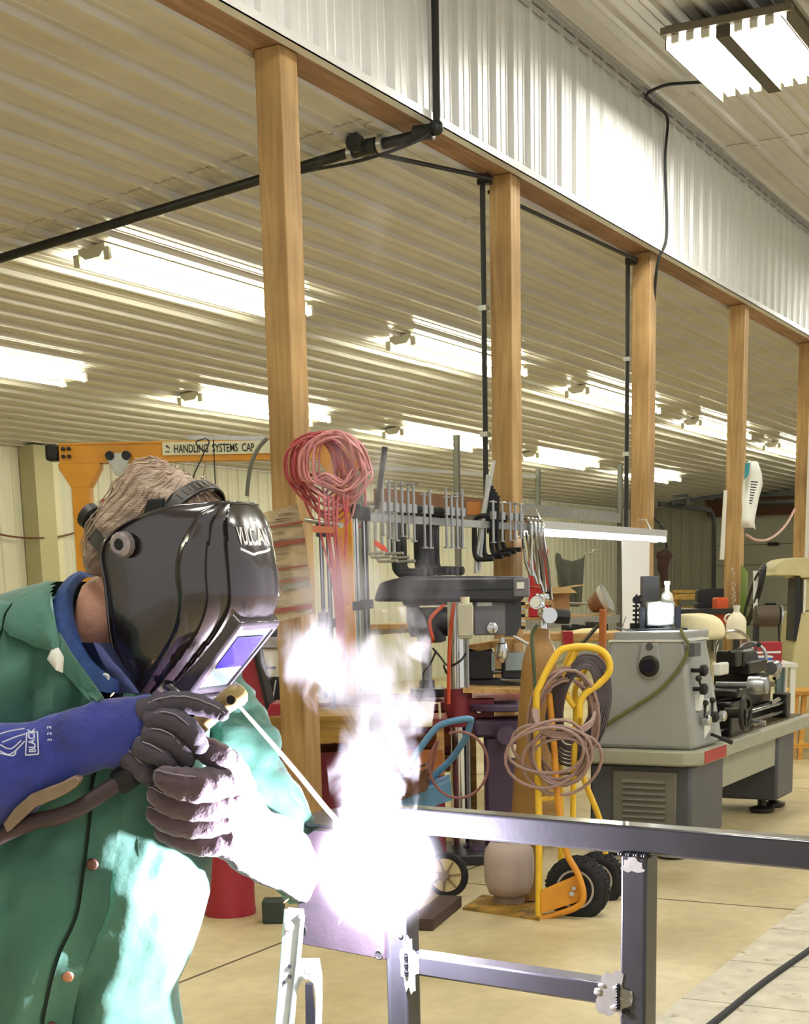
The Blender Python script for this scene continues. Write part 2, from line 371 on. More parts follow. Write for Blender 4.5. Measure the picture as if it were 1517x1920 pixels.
sA = ['nearest strip light, large, left of the first timber post', 'strip light seen between first and second timber posts', 'strip light seen just left of the third timber post', 'strip light seen just left of the fourth timber post', 'strip light seen just left of the timber post at the picture edge', 'farthest strip light of the right hand row']
sB = ['strip light cut by the left picture edge', 'strip light above the yellow crane beam, crossing behind the first post', 'strip light above the galvanised upright with holes', 'strip light just right of the second timber post', 'small distant strip light crossing behind the third timber post']
first = None
for row, (yy, x0, labs) in enumerate(((6.65, 8.1, sA), (9.22, 8.44, sB))):
    for i, lb in enumerate(labs):
        p = (x0+4.15*i, yy, ceilz(yy)-.012)
        if first is None: first = strip(p, lb)
        else: dup(first, p, None, lb).rotation_euler = first.rotation_euler
for i in range(1, 3):      # unseen ones nearer the camera side of the wing
    dup(first, (8.1-4.15*i, 6.65, ceilz(6.65)-.012), None, 'strip light of the low wing outside the left picture edge').rotation_euler = first.rotation_euler
# ---- high-bay fixtures of the hall
m_hb = emis('high_bay_glow', 'fffdf2', 55.0)
m_hbh = mat('high_bay_body', '6d6350', .5)
def highbay(loc, lab):
    t = thing('high_bay_light', lab, 'ceiling light', loc, 0, 'high bay lights of the hall')
    mb = MB(); mb.bx((0, -.76, 0), (1.22, 0, .05)); mb.bx((0, -.008, -.085), (1.22, 0, .05)); mb.bx((0, -.768, -.05), (1.22, -.76, .05)); mb.bx((-.04, -.80, -.01), (.02, .02, .03)); mb.bx((1.2, -.80, -.01), (1.26, .02, .03)); mb.build('housing', m_hbh, t)  # wall-side skirt added to cut the lamp's light on the fascia
    mb = MB(); mb.bx((.0, -.415, -.075), (1.22, -.325, 0)); mb.build('ballast_cover', mat('ballast_grey', '4a4436', .6), t)
    for b in (0, 1):
        mb = MB(); y0 = -.02-b*.40; mb.hexa([V((.03, y0-.29, -.005)), V((1.19, y0-.29, -.005)), V((1.19, y0, -.005)), V((.03, y0, -.005))], [V((.03, y0-.28, .0)), V((1.19, y0-.28, .0)), V((1.19, y0-.03, .0)), V((.03, y0-.03, .0))]); mb.build('reflector', m_chrome, t)
        for k_ in range(3):
            mb = MB(); mb.cyl((.04, y0-.045-k_*.095, -.035), (1.18, y0-.045-k_*.095, -.035), .026, n=12); mb.build('tube', m_hb, t)
            for xx in (.01, 1.21):
                mb = MB(); mb.box((xx, y0-.045-k_*.095, -.03), (.03, .05, .05)); mb.build('lamp_holder', m_fixt, t)
    return t
hb = highbay((9.75, 3.36, 4.86), 'bright high bay light with two banks of tubes at top right')
for p in ((5.2, 2.2, 4.86), (1.0, 2.2, 4.86), (5.2, -2.5, 4.86), (1.0, -2.5, 4.86), (9.75, -1.5, 4.86), (14.0, -1.5, 4.86), (15.2, 2.4, 4.86), (20.5, 3.0, 4.86)):  # unseen lamps added as fill light for the hall
    dup(hb, p, None, 'unseen high bay light added to fill the hall with light')
w = bpy.data.worlds.new('world'); S.world = w; w.use_nodes = True
w.node_tree.nodes['Background'].inputs[0].default_value = (1, .98, .93, 1); w.node_tree.nodes['Background'].inputs[1].default_value = .7
# ================================================================ PIPES, CORDS AND THINGS UP HIGH
m_yel = mat('crane_yellow', 'd9940f', .4, 0, var=.12, vs=5, coat=.2)
m_red = mat('red_paint', '9c1a22', .4, 0, var=.12, vs=6)
m_blk = mat('matt_black', '121315', .6)
m_cream = mat('cream_plastic', 'cfc9ab', .5)
m_wht = mat('white_paint', 'd9d8cf', .45, 0, var=.05)
m_oran = mat('orange_cord', 'c04a22', .5)
m_ink = mat('black_ink', '15150f', .6)
xc = 7.70
# main black conduit crossing under the low ceiling, dropping down from the hall fascia
t = thing('air_pipe', 'thick black pipe crossing under the low ceiling, left of and behind the first post', 'pipe', (xc, 8, 3.5))
mb = MB(); mb.cyl((xc, 9.6, ceilz(9.6)-.07), (xc, 4.42, ceilz(4.42)-.07), .028, n=12); mb.build('pipe', m_pipe, t, world=True)
mb = MB(); mb.cyl((xc, 4.33, ceilz(4.33)-.075), (xc, 3.95, 3.9), .03, n=12); mb.tube([(xc, 4.0, 3.905), (xc, 3.93, 3.905), (xc, 3.925, 3.98), (xc, 3.925, 4.95)], .021, 10); mb.build('pipe', m_pipe, t, world=True)
mb = MB(); mb.cyl((xc, 4.46, ceilz(4.4)-.07), (xc, 4.30, ceilz(4.3)-.075), .043, n=14); mb.cyl((xc-.07, 4.40, ceilz(4.4)-.05), (xc+.06, 4.40, ceilz(4.4)-.07), .036, n=14); mb.cyl((xc-.075, 4.40, ceilz(4.4)-.05), (xc-.04, 4.40, ceilz(4.4)-.05), .05, n=10); mb.build('tee_fitting', m_pipe, t, world=True)
for y in (4.47, 4.28):
    mb = MB(); mb.cyl((xc, y, ceilz(y)-.072), (xc, y-.03, ceilz(y)-.074), .048, n=14); mb.build('clamp_ring', m_galv, t, world=True)
mb = MB(); mb.sphere((xc, 3.93, 3.92), .04, sc=(1, 1, 1)); mb.cyl((xc, 3.95, 3.905), (xc, 4.06, 3.91), .04, n=12); mb.build('elbow', m_pipe, t, world=True)
def fl(px, py, off=.02):  # point under the low ceiling
    r = ray(px, py); k = (3.98+.41-off-EYE)/(r.z+.10*r.y); return r*k+V((0, 0, EYE))
mb = MB(); mb.tube(smoothpath([fl(0, 484, .06), fl(250, 412, .06), fl(480, 345, .07), fl(570, 322, .14), fl(680, 300, .2), fl(780, 265, .17), (xc+.01, 3.95, 3.93)]), .009, 6)
tag(mb.build('cable', m_blk), 'thin black cable sagging just below the thick black pipe', 'cable')
# branch pipe from tee to the second post, then down it
p2 = PX[3]; a = V((xc+.05, 4.40, ceilz(4.4)-.07)); b = V((p2-.06, 4.13, 3.93))
mb = MB(); mb.cyl(a, b, .013, n=10); mb.tube([(p2-.04, 4.19, 3.93), (p2-.03, 4.205, 3.90), (p2-.03, 4.205, 1.9)], .017, 10); 
t = thing('air_line', 'thin black air line running to the second post and down its left side', 'pipe', (p2-.04, 4.0, 3)); mb.build('pipe', m_pipe, t, world=True)
mb = MB(); mb.box((p2-.05, 4.18, 3.93), (.05, .08, .05)); mb.build('elbow', m_pipe, t, world=True)
for z in (3.2, 2.45):
    mb = MB(); mb.box((p2-.03, 4.205, z), (.05, .05, .03)); mb.build('clip', m_galv, t, world=True)
p3 = PX[4]
t = thing('air_line', 'thin black air line running to the third post and down its left side', 'pipe', (p3-.04, 4.0, 3))
mb = MB(); mb.cyl((p2+.1, 4.22, 3.9), (p3-.06, 4.12, 3.9), .013, n=10); mb.tube([(p3-.04, 4.18, 3.9), (p3-.03, 4.2, 3.87), (p3-.03, 4.2, 1.0)], .017, 10); mb.build('pipe', m_pipe, t, world=True)
mb = MB(); mb.box((p3-.04, 4.17, 3.9), (.05, .08, .05)); mb.build('elbow', m_pipe, t, world=True)
for z in (3.2, 2.5, 1.9):
    mb = MB(); mb.box((p3-.03, 4.2, z), (.05, .05, .03)); mb.build('clip', m_galv, t, world=True)
# black power cord: fixture -> hall ceiling -> down fascia -> third post -> shop light
P = [atZ(1340, 153, 4.93), atZ(1267, 157, 4.95), atZ(1238, 163, 4.95), atY(1212, 178, 3.93), atY(1225, 195, 3.93), atY(1245, 210, 3.93), atY(1252, 230, 3.93), atY(1247, 300, 3.93), atY(1250, 400, 3.93), atY(1248, 455, 3.93), atY(1232, 500, 3.99), V((p3+.165, 4.06, 3.4)), V((p3+.165, 4.06, 2.2)), V((p3+.16, 4.03, 2.02)), atY(1240, 985, 3.93), V((p3+.19, 3.94, 1.80)), V((p3+.13, 3.96, 1.72))]
mb = MB(); mb.tube(smoothpath(P, 5), .011, 7)
tag(mb.build('power_cord', m_blk), 'black power cord from the high bay light down the white wall and third post', 'cord')
mb = MB(); mb.bx((PX[6]-.05, 4.0, 0), (PX[6]-.015, 4.035, 3.95)); tag(mb.build('conduit', m_wht), 'pale vertical conduit beside the timber post at the picture edge', 'conduit')
# curled paper on post four
p4 = PX[5]
mb = MB(); R = []
for (l, r_, y) in ((1397, 1420, 866), (1396, 1428, 885), (1394, 1431, 905), (1392, 1424, 930), (1391, 1417, 955), (1389, 1413, 975), (1391, 1416, 990)):
    k = [(l+(r_-l)*i/6) for i in range(7)]
    R.append([D(x_, y+(3 if i in (0, 6) else 0), 12.55)-W*(.05*sin(i/6*pi)+.03*sin(y*.06)) for i, x_ in enumerate(k)])
mb.rings(R, cap=False, closed=False)
m_paper = mat('paper', 'e9ebe6', .6)
t = thing('paper_sheet', 'curled white paper sheet hanging on the right side of the chalk-marked post', 'paper', D(1405, 930, 12.6)); mb.build('sheet', m_paper, t, solid=.004, world=True)
mb = MB(); mb.prism([D(x_, y, 12.46) for x_, y in ((1397, 868), (1407, 868), (1404, 890), (1396, 900))], W*.004); mb.build('teal_corner', mat('teal_print', '2f7f86', .6), t, world=True)
mb = MB()
for i in range(9): y = 902+i*5; mb.prism([D(x_, yy, 12.44) for x_, yy in ((1408-i*.4, y), (1421-i*1.4, y+1), (1421-i*1.4, y+3.2), (1408-i*.4, y+2.2))], W*.003)
mb.build('print_lines', m_ink, t, world=True)
# chalk scribbles on post four
mb = MB(); random.seed(3)
for i in range(17):
    y = 1062+i*4.9+(8 if i > 3 else 0); x_ = 1374+random.uniform(-2, 3)
    mb.tube([atX(x_+random.uniform(-3, 3), y+random.uniform(-2, 2), p4-.004), atX(x_+random.uniform(-3, 4), y+random.uniform(0, 5), p4-.004), atX(x_+random.uniform(-3, 4), y+4, p4-.004)], .0035, 4)
tag(mb.build('chalk_writing', m_paper), 'white chalk scribble running down the dark fourth post', 'writing')
# pinkish hose draped between post four and the edge post
mb = MB(); mb.tube(smoothpath([D(1400, 1003, 13.0), D(1415, 1012, 13.2), D(1435, 1013, 13.5), D(1455, 1003, 13.8), D(1475, 982, 14.1), D(1490, 955, 14.4)]), .012, 6)
tag(mb.build('hose', mat('pink_hose', 'c2a091', .5)), 'thin pinkish hose draped from the fourth post to the edge post', 'hose')
mb = MB(); d_ = 13.6; mb.prism([D(x_, y, d_) for x_, y in ((1359, 919), (1364, 919), (1358, 1049), (1351, 1049))], W*.05); tag(mb.build('batten', m_wht), 'white batten hanging just left of the chalk-marked post', 'batten')
# ---------------------------------------------------------------- yellow gantry crane
g = 10.5
t = thing('gantry_crane', 'yellow gantry crane beam and legs behind the welder, with a lettered plate', 'crane', D(160, 1900, g).xy.to_3d(), ANG)
def Lx(px): return (D(px, 1000, g)-t.location).dot(U)
zt = D(300, 829, g).z; zb = D(300, 867, g).z; x0, x1 = Lx(124), Lx(664)
mb = MB(); mb.bx((x0, -.01, zb), (x1, .01, zt)); mb.bx((x0, -.06, zt-.012), (x1, .06, zt)); mb.bx((x0, -.06, zb), (x1, .06, zb+.012)); mb.bx((x0, -.05, zb), (x1, -.035, zt)); mb.build('beam', m_yel, t)
for a_, n_ in ((160, 1), (644, 1)):
    c_ = Lx(a_); mb = MB(); mb.bx((c_-.062, -.06, .1), (c_+.062, .06, zb-.04)); mb.prism([(c_-.062, -.062, zb-.16), (c_+.062, -.062, zb-.16), (c_+.14, -.062, zb-.03), (c_+.14, -.062, zb), (c_-.14, -.062, zb), (c_-.14, -.062, zb-.03)], (0, .124, 0)); l = mb.build('leg', m_yel, t, bevel=.004)
    mb = MB(); mb.bx((c_-.062, -.45, .1), (c_+.062, .45, .2)); mb.build('foot_bar', m_yel, l)
    for s_ in (-.38, .38):
        mb = MB(); mb.cyl((c_-.03, s_, .06), (c_+.03, s_, .06), .06); mb.build('caster', m_blk, l)
mb = MB(); mb.box((x0-.05, 0, (zt+zb)/2+.01), (.09, .12, .11)); mb.build('end_stop', m_blk, t, bevel=.02)
mb = MB()
for i in (0, 1):
    for j in (0, 1): mb.cyl((x0+.03+i*.04, -.075, zb+.045+j*.05), (x0+.03+i*.04, -.05, zb+.045+j*.05), .013, n=6)
mb.build('bolts', m_blk, t)
px0, px1 = Lx(316), Lx(510); mb = MB(); mb.bx((px0, -.064, zt-.092), (px1+.25, -.06, zt-.008)); pl_ = mb.build('name_plate', mat('plate_cream', 'e2e0c0', .4), t)
mb = textmb('HANDLING  SYSTEMS  CAP', .054, lambda a, b: (V((Lx(337)+a, -.066, zt-.077+b)), V((0, -1, 0))), th=.0012, wide=.60); mb.build('lettering', m_ink, pl_)
mb = MB(); c_ = Lx(325); mb.box((c_, -.066, zt-.035), (.022, .003, .01), m=Matrix.Rotation(.5, 3, 'Y')); mb.box((c_+.008, -.066, zt-.043), (.02, .003, .006), m=Matrix.Rotation(.5, 3, 'Y')); mb.box((c_, -.066, zt-.07), (.03, .003, .006)); mb.build('emblem', m_ink, pl_)
# trolley and hoist
c_ = V(D(222, 858, g-.07)); t = thing('chain_hoist', 'steel trolley with chain and red hoist body hanging from the yellow crane beam', 'hoist', c_, ANG)
mb = MB(); mb.prism([(-.075, -.01, .03), (.075, -.01, .03), (.085, -.01, .0), (.02, -.01, -.12), (-.02, -.01, -.12), (-.085, -.01, 0)], (0, .012, 0)); mb.build('side_plate', m_galv, t, bevel=.003)
for s_ in (-.055, .055):
    mb = MB(); mb.cyl((s_, -.02, .012), (s_, .03, .012), .03, n=16); mb.build('wheel', m_dsteel, t)
mb = MB()
for i in range(5): mb.torus((0, 0, -.135-i*.027), .017, .005, ax=((0, 1, 0) if i % 2 else (1, 0, 0)), n=12, m=6)
mb.build('chain', m_galv, t)
mb = MB(); mb.lathe([(.02, -.13), (.075, -.12), (.09, -.05), (.09, .05), (.075, .12), (.02, .13)], (0, 0, -.34), (1, 0, 0), 20); mb.box((0, 0, -.27), (.07, .05, .06)); mb.build('hoist_body', m_red, t, smooth=50)
mb = MB(); mb.torus((.02, .0, -.6), .05, .013, ax=(0, 1, 0), n=16, m=8, a0=-.5, a1=4.2); mb.cyl((0, 0, -.42), (0, 0, -.55), .012); mb.build('hook', m_dsteel, t)
# column of cream sheet on the side wall, wall cable
mb = MB(); mb.hexa([atY(62, 829, 11.9), atY(97, 829, 11.9), atY(97, 829, 12.05), atY(62, 829, 12.05)][::1], [atY(72, 1300, 11.9), atY(108, 1300, 11.9), atY(108, 1300, 12.05), atY(72, 1300, 12.05)])
xa, xb = atY(64, 900, 11.9).x, atY(98, 900, 11.9).x
mb = MB(); mb.bx((xa, 11.88, 0), (xb, 12.1, 3.17)); struct('trim_column', mb, mat('column_cream', 'b5ae8a', .5))
mb = MB(); mb.bx((xb+.02, 12.06, 0), (xb+.3, 12.11, 3.1)); struct('trim_door_jamb', mb, mat('pale_panel', 'e6e0c2', .5))
mb = MB(); mb.tube(smoothpath([atY(-60, 985, 12.0), atY(0, 1002, 12.0), atY(40, 1008, 12.0), atY(70, 1009, 11.87), atY(112, 1006, 11.98), atY(150, 996, 12.0)]), .012, 6); tag(mb.build('cable', mat('brown_cable', '6e4434', .6)), 'brown cable strung along the cream side wall at far left', 'cable')
# small bracket shelf with hanging wires seen above the helmet
h = 8.2
t = thing('slotted_rail', 'thin slotted rail with hanging wire hooks above the helmet', 'rail', D(420, 819, h), ANG)
mb = MB(); mb.bar(D(352, 820, h), D(500, 822, h), .006, .022); mb.build('rail', m_galv, t, world=True)
mb = MB(); mb.tube(smoothpath([D(386, 822, h), D(368, 828, h), D(372, 838, h), D(384, 845, h), D(392, 828, h), D(384, 822, h)], 4), .004, 5); mb.tube(smoothpath([D(384, 845, h), D(377, 862, h), D(364, 890, h), D(363, 900, h), D(370, 903, h)], 4), .004, 5); mb.build('wire_hook', m_blk, t, world=True)
mb = MB(); mb.tube([D(400, 816, h), D(402, 870, h), D(405, 928, h)], .0035, 5); mb.build('wire', m_blk, t, world=True)
mb = MB(); mb.tube([D(388, 862, h), D(383, 885, h), D(377, 903, h), D(366, 905, h)], .003, 5); mb.sphere(D(380, 895, h), .01); mb.build('fish_hook', m_chrome, t, world=True)
mb = MB(); mb.tube(smoothpath([D(501, 822, 7.5), D(485, 840, 7.5), D(472, 868, 7.5), D(466, 900, 7.5), D(463, 930, 7.5)]), .010, 7); tag(mb.build('hose', mat('grey_hose', '5a5a50', .5)), 'dark grey hose curving off the left side of the first post', 'hose')
# ---------------------------------------------------------------- far end: door, track, coat, bench
mb = MB(); ydl, ydr = atX(1340, 1100, XR-.1).y, atX(1620, 1100, XR-.1).y
m_door = mat('overhead_door', (.36, .36, .30, 1), .5)
zt_ = atX(1420, 967, XR-.1).z
mb.bx((XR-.13, ydl, 0), (XR-.08, ydr, zt_)); 
dr = struct('door_1', mb, m_door)
for y in (1020, 1058, 1134, 1170):
    z = atX(1440, y, XR-.1).z; mb = MB(); mb.bx((XR-.14, ydl, z-.012), (XR-.13, ydr, z)); o = mb.build('seam', m_joint, dr)
for (a_, y) in ((1450, 1020), (1445, 1134)):
    p = atX(a_, y, XR-.16); mb = MB(); mb.box(p, (.04, .25, .07)); mb.build('door_hinge', m_dsteel, dr)
mb = MB(); mb.bx((XR-.5, ydl+.1, zt_), (XR-.05, ydr, zt_+.38)); struct('trim_header', mb, mat('dark_timber', '4a2b1a', .7))
t = thing('door_track', 'dark steel overhead door track and torsion hardware at the far wall', 'door track', (XR-.3, ydl, 0))
mb = MB(); mb.bar(D(1236, 945, 29.0), D(1331, 956, 29.6), .09, .09); mb.tube([D(1331, 956, 29.6), D(1337, 966, 29.6), D(1339, 985, 29.6), D(1338, 1110, 29.6)], .045, 6); mb.build('track', m_blk, t, world=True)
mb = MB(); mb.bar(D(1258, 943, 29.0), D(1362, 928, 29.4), .06, .08); mb.bar(D(1262, 931, 29.0), D(1290, 929, 29.0), .05, .05); mb.bar(D(1290, 930, 29.0), D(1291, 948, 29.0), .06, .06); mb.build('brace', m_blk, t, world=True)
mb = MB(); mb.cyl(D(1420, 943, 29.5), D(1495, 942, 29.5), .06); mb.build('torsion_spring', m_blk, t, world=True)
mb = MB(); R = []
for (y, a_, b_) in ((1030, 1238, 1252), (1036, 1231, 1259), (1044, 1230, 1262), (1050, 1233, 1256), (1068, 1232, 1253), (1078, 1238, 1254), (1098, 1240, 1252), (1102, 1242, 1250)):
    c0 = (a_+b_)/2; R.append([D(c0, y, 26)+U*cos(k*pi/5)*(b_-a_)/2*26*KP+W*sin(k*pi/5)*.12 for k in range(10)])
mb.rings(R); tag(mb.build('work_coat', mat('maroon_cloth', '3b2424', .9), smooth=60), 'dark maroon work coat hanging near the far wall behind the third post', 'coat')
hb_ = 27.0; t = thing('work_bench', 'low yellowish wooden bench at the far end beneath the hanging coat', 'bench', (lambda v: V((v.x, v.y, 0)))(D(1290, 1190, hb_)), ANG)
m_bench = wood('bench_wood', '8b6a2c', 'b08a3e', 'c9a455', ax='X', knots=False)
mb = MB(); mb.hexa([D(x_, 1112, hb_+e) for x_, e in ((1262, -.3), (1318, -.3), (1318, .3), (1262, .3))], [D(x_, 1106, hb_+e) for x_, e in ((1262, -.3), (1318, -.3), (1318, .3), (1262, .3))]); mb.build('top', m_bench, t, world=True)
mb = MB(); mb.prism([D(x_, y, hb_-.3) for x_, y in ((1262, 1114), (1317, 1114), (1317, 1124), (1262, 1124))], W*.04); mb.build('apron', m_bench, t, world=True)
for a_ in (1266, 1314):
    q = D(a_, 1180, hb_); mb = MB(); mb.bar((q.x, q.y, 0), (q.x, q.y, D(a_, 1112, hb_).z), .1); mb.build('leg', m_bench, t, world=True)
mb = MB(); mb.prism([D(x_, y, hb_-.1) for x_, y in ((1262, 1138), (1318, 1138), (1318, 1143), (1262, 1143))], W*.3); mb.build('shelf', m_bench, t, world=True)
# hanging bits at the yard end
def can(name, px, py, h, w_, hh, m, label, cat, grp=None):
    t = thing(name, label, cat, D(px, py, h), ANG, grp); k_ = h*KP
    mb = MB(); mb.lathe([(w_*k_*.46, 0), (w_*k_*.5, hh*k_*.05), (w_*k_*.5, hh*k_*.8), (w_*k_*.42, hh*k_*.86), (w_*k_*.42, hh*k_)], n=16); mb.build('body', m, t); return t
# ================================================================ LATHE
m_lg = mat('lathe_grey', '9a9c98', .45, 0, var=.08, vs=5, dirt='6f6d5c', ds=4, dt=.63)
m_lt = mat('lathe_tray', 'a09f8c', .5, 0, var=.1, vs=6, dirt='6b6550', ds=5, dt=.62)
m_lb = mat('lathe_base', '4f5157', .45, 0, var=.12, vs=5)
m_lv = mat('louvre_panel', '6f6d62', .5, 0, var=.1, vs=9)
m_iron = mat('oily_iron', '35342f', .35, .6, var=.3, vs=12)
m_redl = mat('red_label', 'a8362a', .5)
Yf = 2.50
Xc = atY(1298, 1500, Yf).x; Yb = atX(1104, 1450, Xc).y; XE = 10.35
t = thing('metal_lathe', 'large grey metal lathe on dark cabinet base with a cord across its end', 'lathe', (Xc+.6, 2.9, 0))
def zz(px, py, x=Xc): return atX(px, py, x).z
ztb, ztt = zz(1298, 1437), zz(1298, 1408)      # chip tray
mb = MB(); mb.bx((Xc+.01, Yf+.01, .09), (Xc+.62, Yb, ztb)); c1 = mb.build('cabinet_base', m_lb, t, bevel=.02, world=True)
mb = MB(); a_, b_ = atX(1268, 1500, Xc).y, atX(1150, 1500, Xc).y; z0, z1 = zz(1200, 1600), zz(1210, 1447); mb.bx((Xc-.008, a_, z0), (Xc+.02, b_, z1)); lp = mb.build('louvre_panel', m_lv, t, bevel=.004, world=True)
mb = MB(); n = 12
for i in range(n):
    z = z0+.04+(z1-z0-.1)*i/(n-1); mb.prism([(Xc-.022, a_+.06, z), (Xc-.006, a_+.06, z-.012), (Xc-.006, a_+.06, z+.018)], (0, b_-a_-.12, 0))
mb.build('louvres', m_lv, lp)
mb = MB(); x2 = atY(1461, 1450, Yf).x; mb.bx((x2, Yf+.01, .09), (x2+.42, Yb-.05, ztb)); mb.build('cabinet_base', m_lb, t, bevel=.02, world=True)
for (x_, y_) in ((Xc+.07, Yf+.13), (Xc+.55, Yf+.13), (Xc+.07, Yb-.1), (x2+.08, Yf+.13), (x2+.35, Yf+.13)):
    mb = MB(); mb.lathe([(.075, 0), (.085, .01), (.085, .03), (.03, .045), (.03, .1)], (x_, y_, 0), n=20); mb.build('levelling_foot', m_iron, t, world=True)
mb = MB(); mb.prism([(Xc+.62, Yf+.03, ztb), (x2, Yf+.03, ztb), (x2, Yf+.03, ztb-.20), (Xc+.62, Yf+.03, ztb-.20)], (0, .02, 0)); mb.build('front_panel', m_lt, t, world=True)
mb = MB(); o_ = .05; P = [(Xc-o_+.07, Yf-o_), (XE, Yf-o_), (XE, Yb+.02), (Xc-o_, Yb+.02), (Xc-o_, Yf-o_+.09)]
mb.prism([(x_, y_, ztb) for x_, y_ in P], (0, 0, ztt-ztb)); tr = mb.build('chip_tray', m_lt, t, bevel=.012, world=True)
mb = MB(); mb.bx((Xc+.55, Yf+.0, ztt-.001), (XE-.05, Yb-.04, ztt+.003)); mb.build('tray_floor', mat('oily_tray_floor', '5a4c34', .4, .2, var=.3), tr)
a_, b_ = atY(1321, 1430, Yf-o_).x, atY(1361, 1410, Yf-o_).x
mb = MB(); mb.bx((a_, Yf-o_-.004, ztb+.01), (b_, Yf-o_+.01, ztt-.008)); mb.build('red_label', m_redl, tr)
# headstock end cover, tapering upward
zt_ = zz(1283, 1197)
yb0, yb1, yt0, yt1 = atX(1300, 1408, Xc).y, atX(1110, 1400, Xc).y, atX(1284, 1200, Xc).y, atX(1142, 1200, Xc).y
mb = MB(); dx = .40; mb.hexa([(Xc, yb0, ztt), (Xc+dx, yb0-.02, ztt), (Xc+dx, yb1, ztt), (Xc, yb1, ztt)], [(Xc, yt0, zt_), (Xc+dx, yt0, zt_), (Xc+dx, yt1, zt_), (Xc, yt1, zt_)]); hs = mb.build('headstock_cover', m_lg, t, bevel=.025, world=True)
mb = MB(); mb.hexa([(Xc-.006, yt0, zt_-.018), (Xc+dx, yt0-.01, zt_-.018), (Xc+dx, yt1+.0, zt_-.018), (Xc-.006, yt1, zt_-.018)], [(Xc-.006, yt0, zt_-.008), (Xc+dx, yt0-.01, zt_-.008), (Xc+dx, yt1+.0, zt_-.008), (Xc-.006, yt1, zt_-.008)]); mb.build('cover_seam', mat('pale_edge', 'd6d6cf', .4), hs)
mb = MB(); mb.bx((Xc+.02, yt0+.02, zt_-.01), (Xc+dx+.1, yt1-.02, zt_+.035)); mb.build('top_plate', m_lg, t, bevel=.01, world=True)
k_ = lambda px, py, o=0: atX(px, py, Xc-o)
mb = MB(); c_ = k_(1216, 1252, .006); mb.prism([k_(x_, y_, .012) for x_, y_ in ((1202, 1206), (1234, 1206), (1239, 1250), (1236, 1264), (1227, 1272), (1215, 1275), (1203, 1270), (1196, 1260), (1195, 1248))], (.02, 0, 0)); b2 = mb.build('boss_plate', m_lg, t, bevel=.006, world=True)
c_ = k_(1218, 1249, .01); mb = MB(); mb.lathe([(.058, 0), (.058, .01), (.045, .016), (.036, .016), (.034, -.01)], c_, (-1, 0, 0), 28); mb.build('bore_ring', m_iron, b2)
mb = MB(); mb.lathe([(.035, 0), (.035, .012)], c_, (-1, 0, 0), 24); mb.build('bore', mat('bore_blue', '0c0e2c', .25), b2)
mb = MB(); mb.lathe([(.02, 0), (.02, .006)], k_(1218, 1212, .012), (-1, 0, 0), 16); mb.build('plug', m_lb, b2)
P = [atX(1276, 1190, Xc+.02)+V((0, 0, .03)), k_(1284, 1196, .012), k_(1291, 1208, .012), k_(1289, 1225, .012), k_(1270, 1258, .012), k_(1235, 1295, .012), k_(1190, 1325, .012), k_(1150, 1350, .012), k_(1120, 1372, .012)]
mb = MB(); mb.tube(smoothpath(P, 6), .010, 8); tag(mb.build('cable', mat('olive_cable', '6a6b3c', .6)), 'olive cable drooping diagonally across the grey end of the lathe', 'cable')
# headstock front with dials and levers
F = lambda px, py, o=0: atY(px, py, Yf+.02-o)
mb = MB(); xa, xb = Xc+.12, Xc+.62; mb.hexa([(xa, Yf+.02, ztt), (xb, Yf+.02, ztt), (xb, Yb-.3, ztt), (xa, Yb-.3, ztt)], [(xa, Yf+.10, zt_-.07), (xb-.06, Yf+.10, zt_-.07), (xb-.06, Yb-.3, zt_-.07), (xa, Yb-.3, zt_-.07)]); hf = mb.build('headstock', mat('headstock_white', 'b4b6b4', .4, 0, dirt='7c6a55', ds=7, dt=.6), t, bevel=.012, world=True)
for i, (x_, y_) in enumerate(((1313, 1257), (1313, 1292), (1320, 1350), (1334, 1344), (1349, 1342))):
    c_ = F(x_, y_, .03); mb = MB(); mb.lathe([(.012, -.05), (.012, .0), (.03, .004), (.032, .03), (.02, .04)], c_, (0, -1, 0), 16); mb.build('knob', m_chrome if i in (2, 4) else m_blk, hf)
for i, (x0_, y0_, x1_, y1_) in enumerate(((1336, 1313, 1335, 1345), (1323, 1318, 1321, 1345), (1310, 1272, 1318, 1298))):
    mb = MB(); mb.tube([F(x0_, y0_, .03), F(x1_, y1_, .05)], [.008, .006], 8); mb.sphere(F(x0_, y0_, .035), .018); mb.build('lever', m_iron, hf)
mb = MB(); mb.tube([F(1332, 1376, .02), F(1345, 1381, .08), F(1372, 1392, .14)], [.009, .009, .014], 8); mb.build('lever', m_blk, hf)
for (x_, y_, w_, h_, m_) in ((1303, 1218, 14, 24, m_lb), (1323, 1322, 6, 22, m_wht), (1311, 1316, 9, 30, m_paper), (1322, 1368, 14, 30, m_paper)):
    c_ = F(x_, y_, .01); mb = MB(); mb.box(c_, (w_*.008, .03, h_*.003)); mb.build('dial_plate', m_, hf)
# splash/light guard box + spindle, chuck
mb = MB(); xk = F(1322, 1238).x; mb.lathe([(.05, 0), (.11, .02), (.11, .10), (.06, .11), (.045, .2)], (xk, Yf+.28, zt_-.10), (1, 0, 0), 24); mb.build('chuck', m_iron, t, world=True, smooth=50)
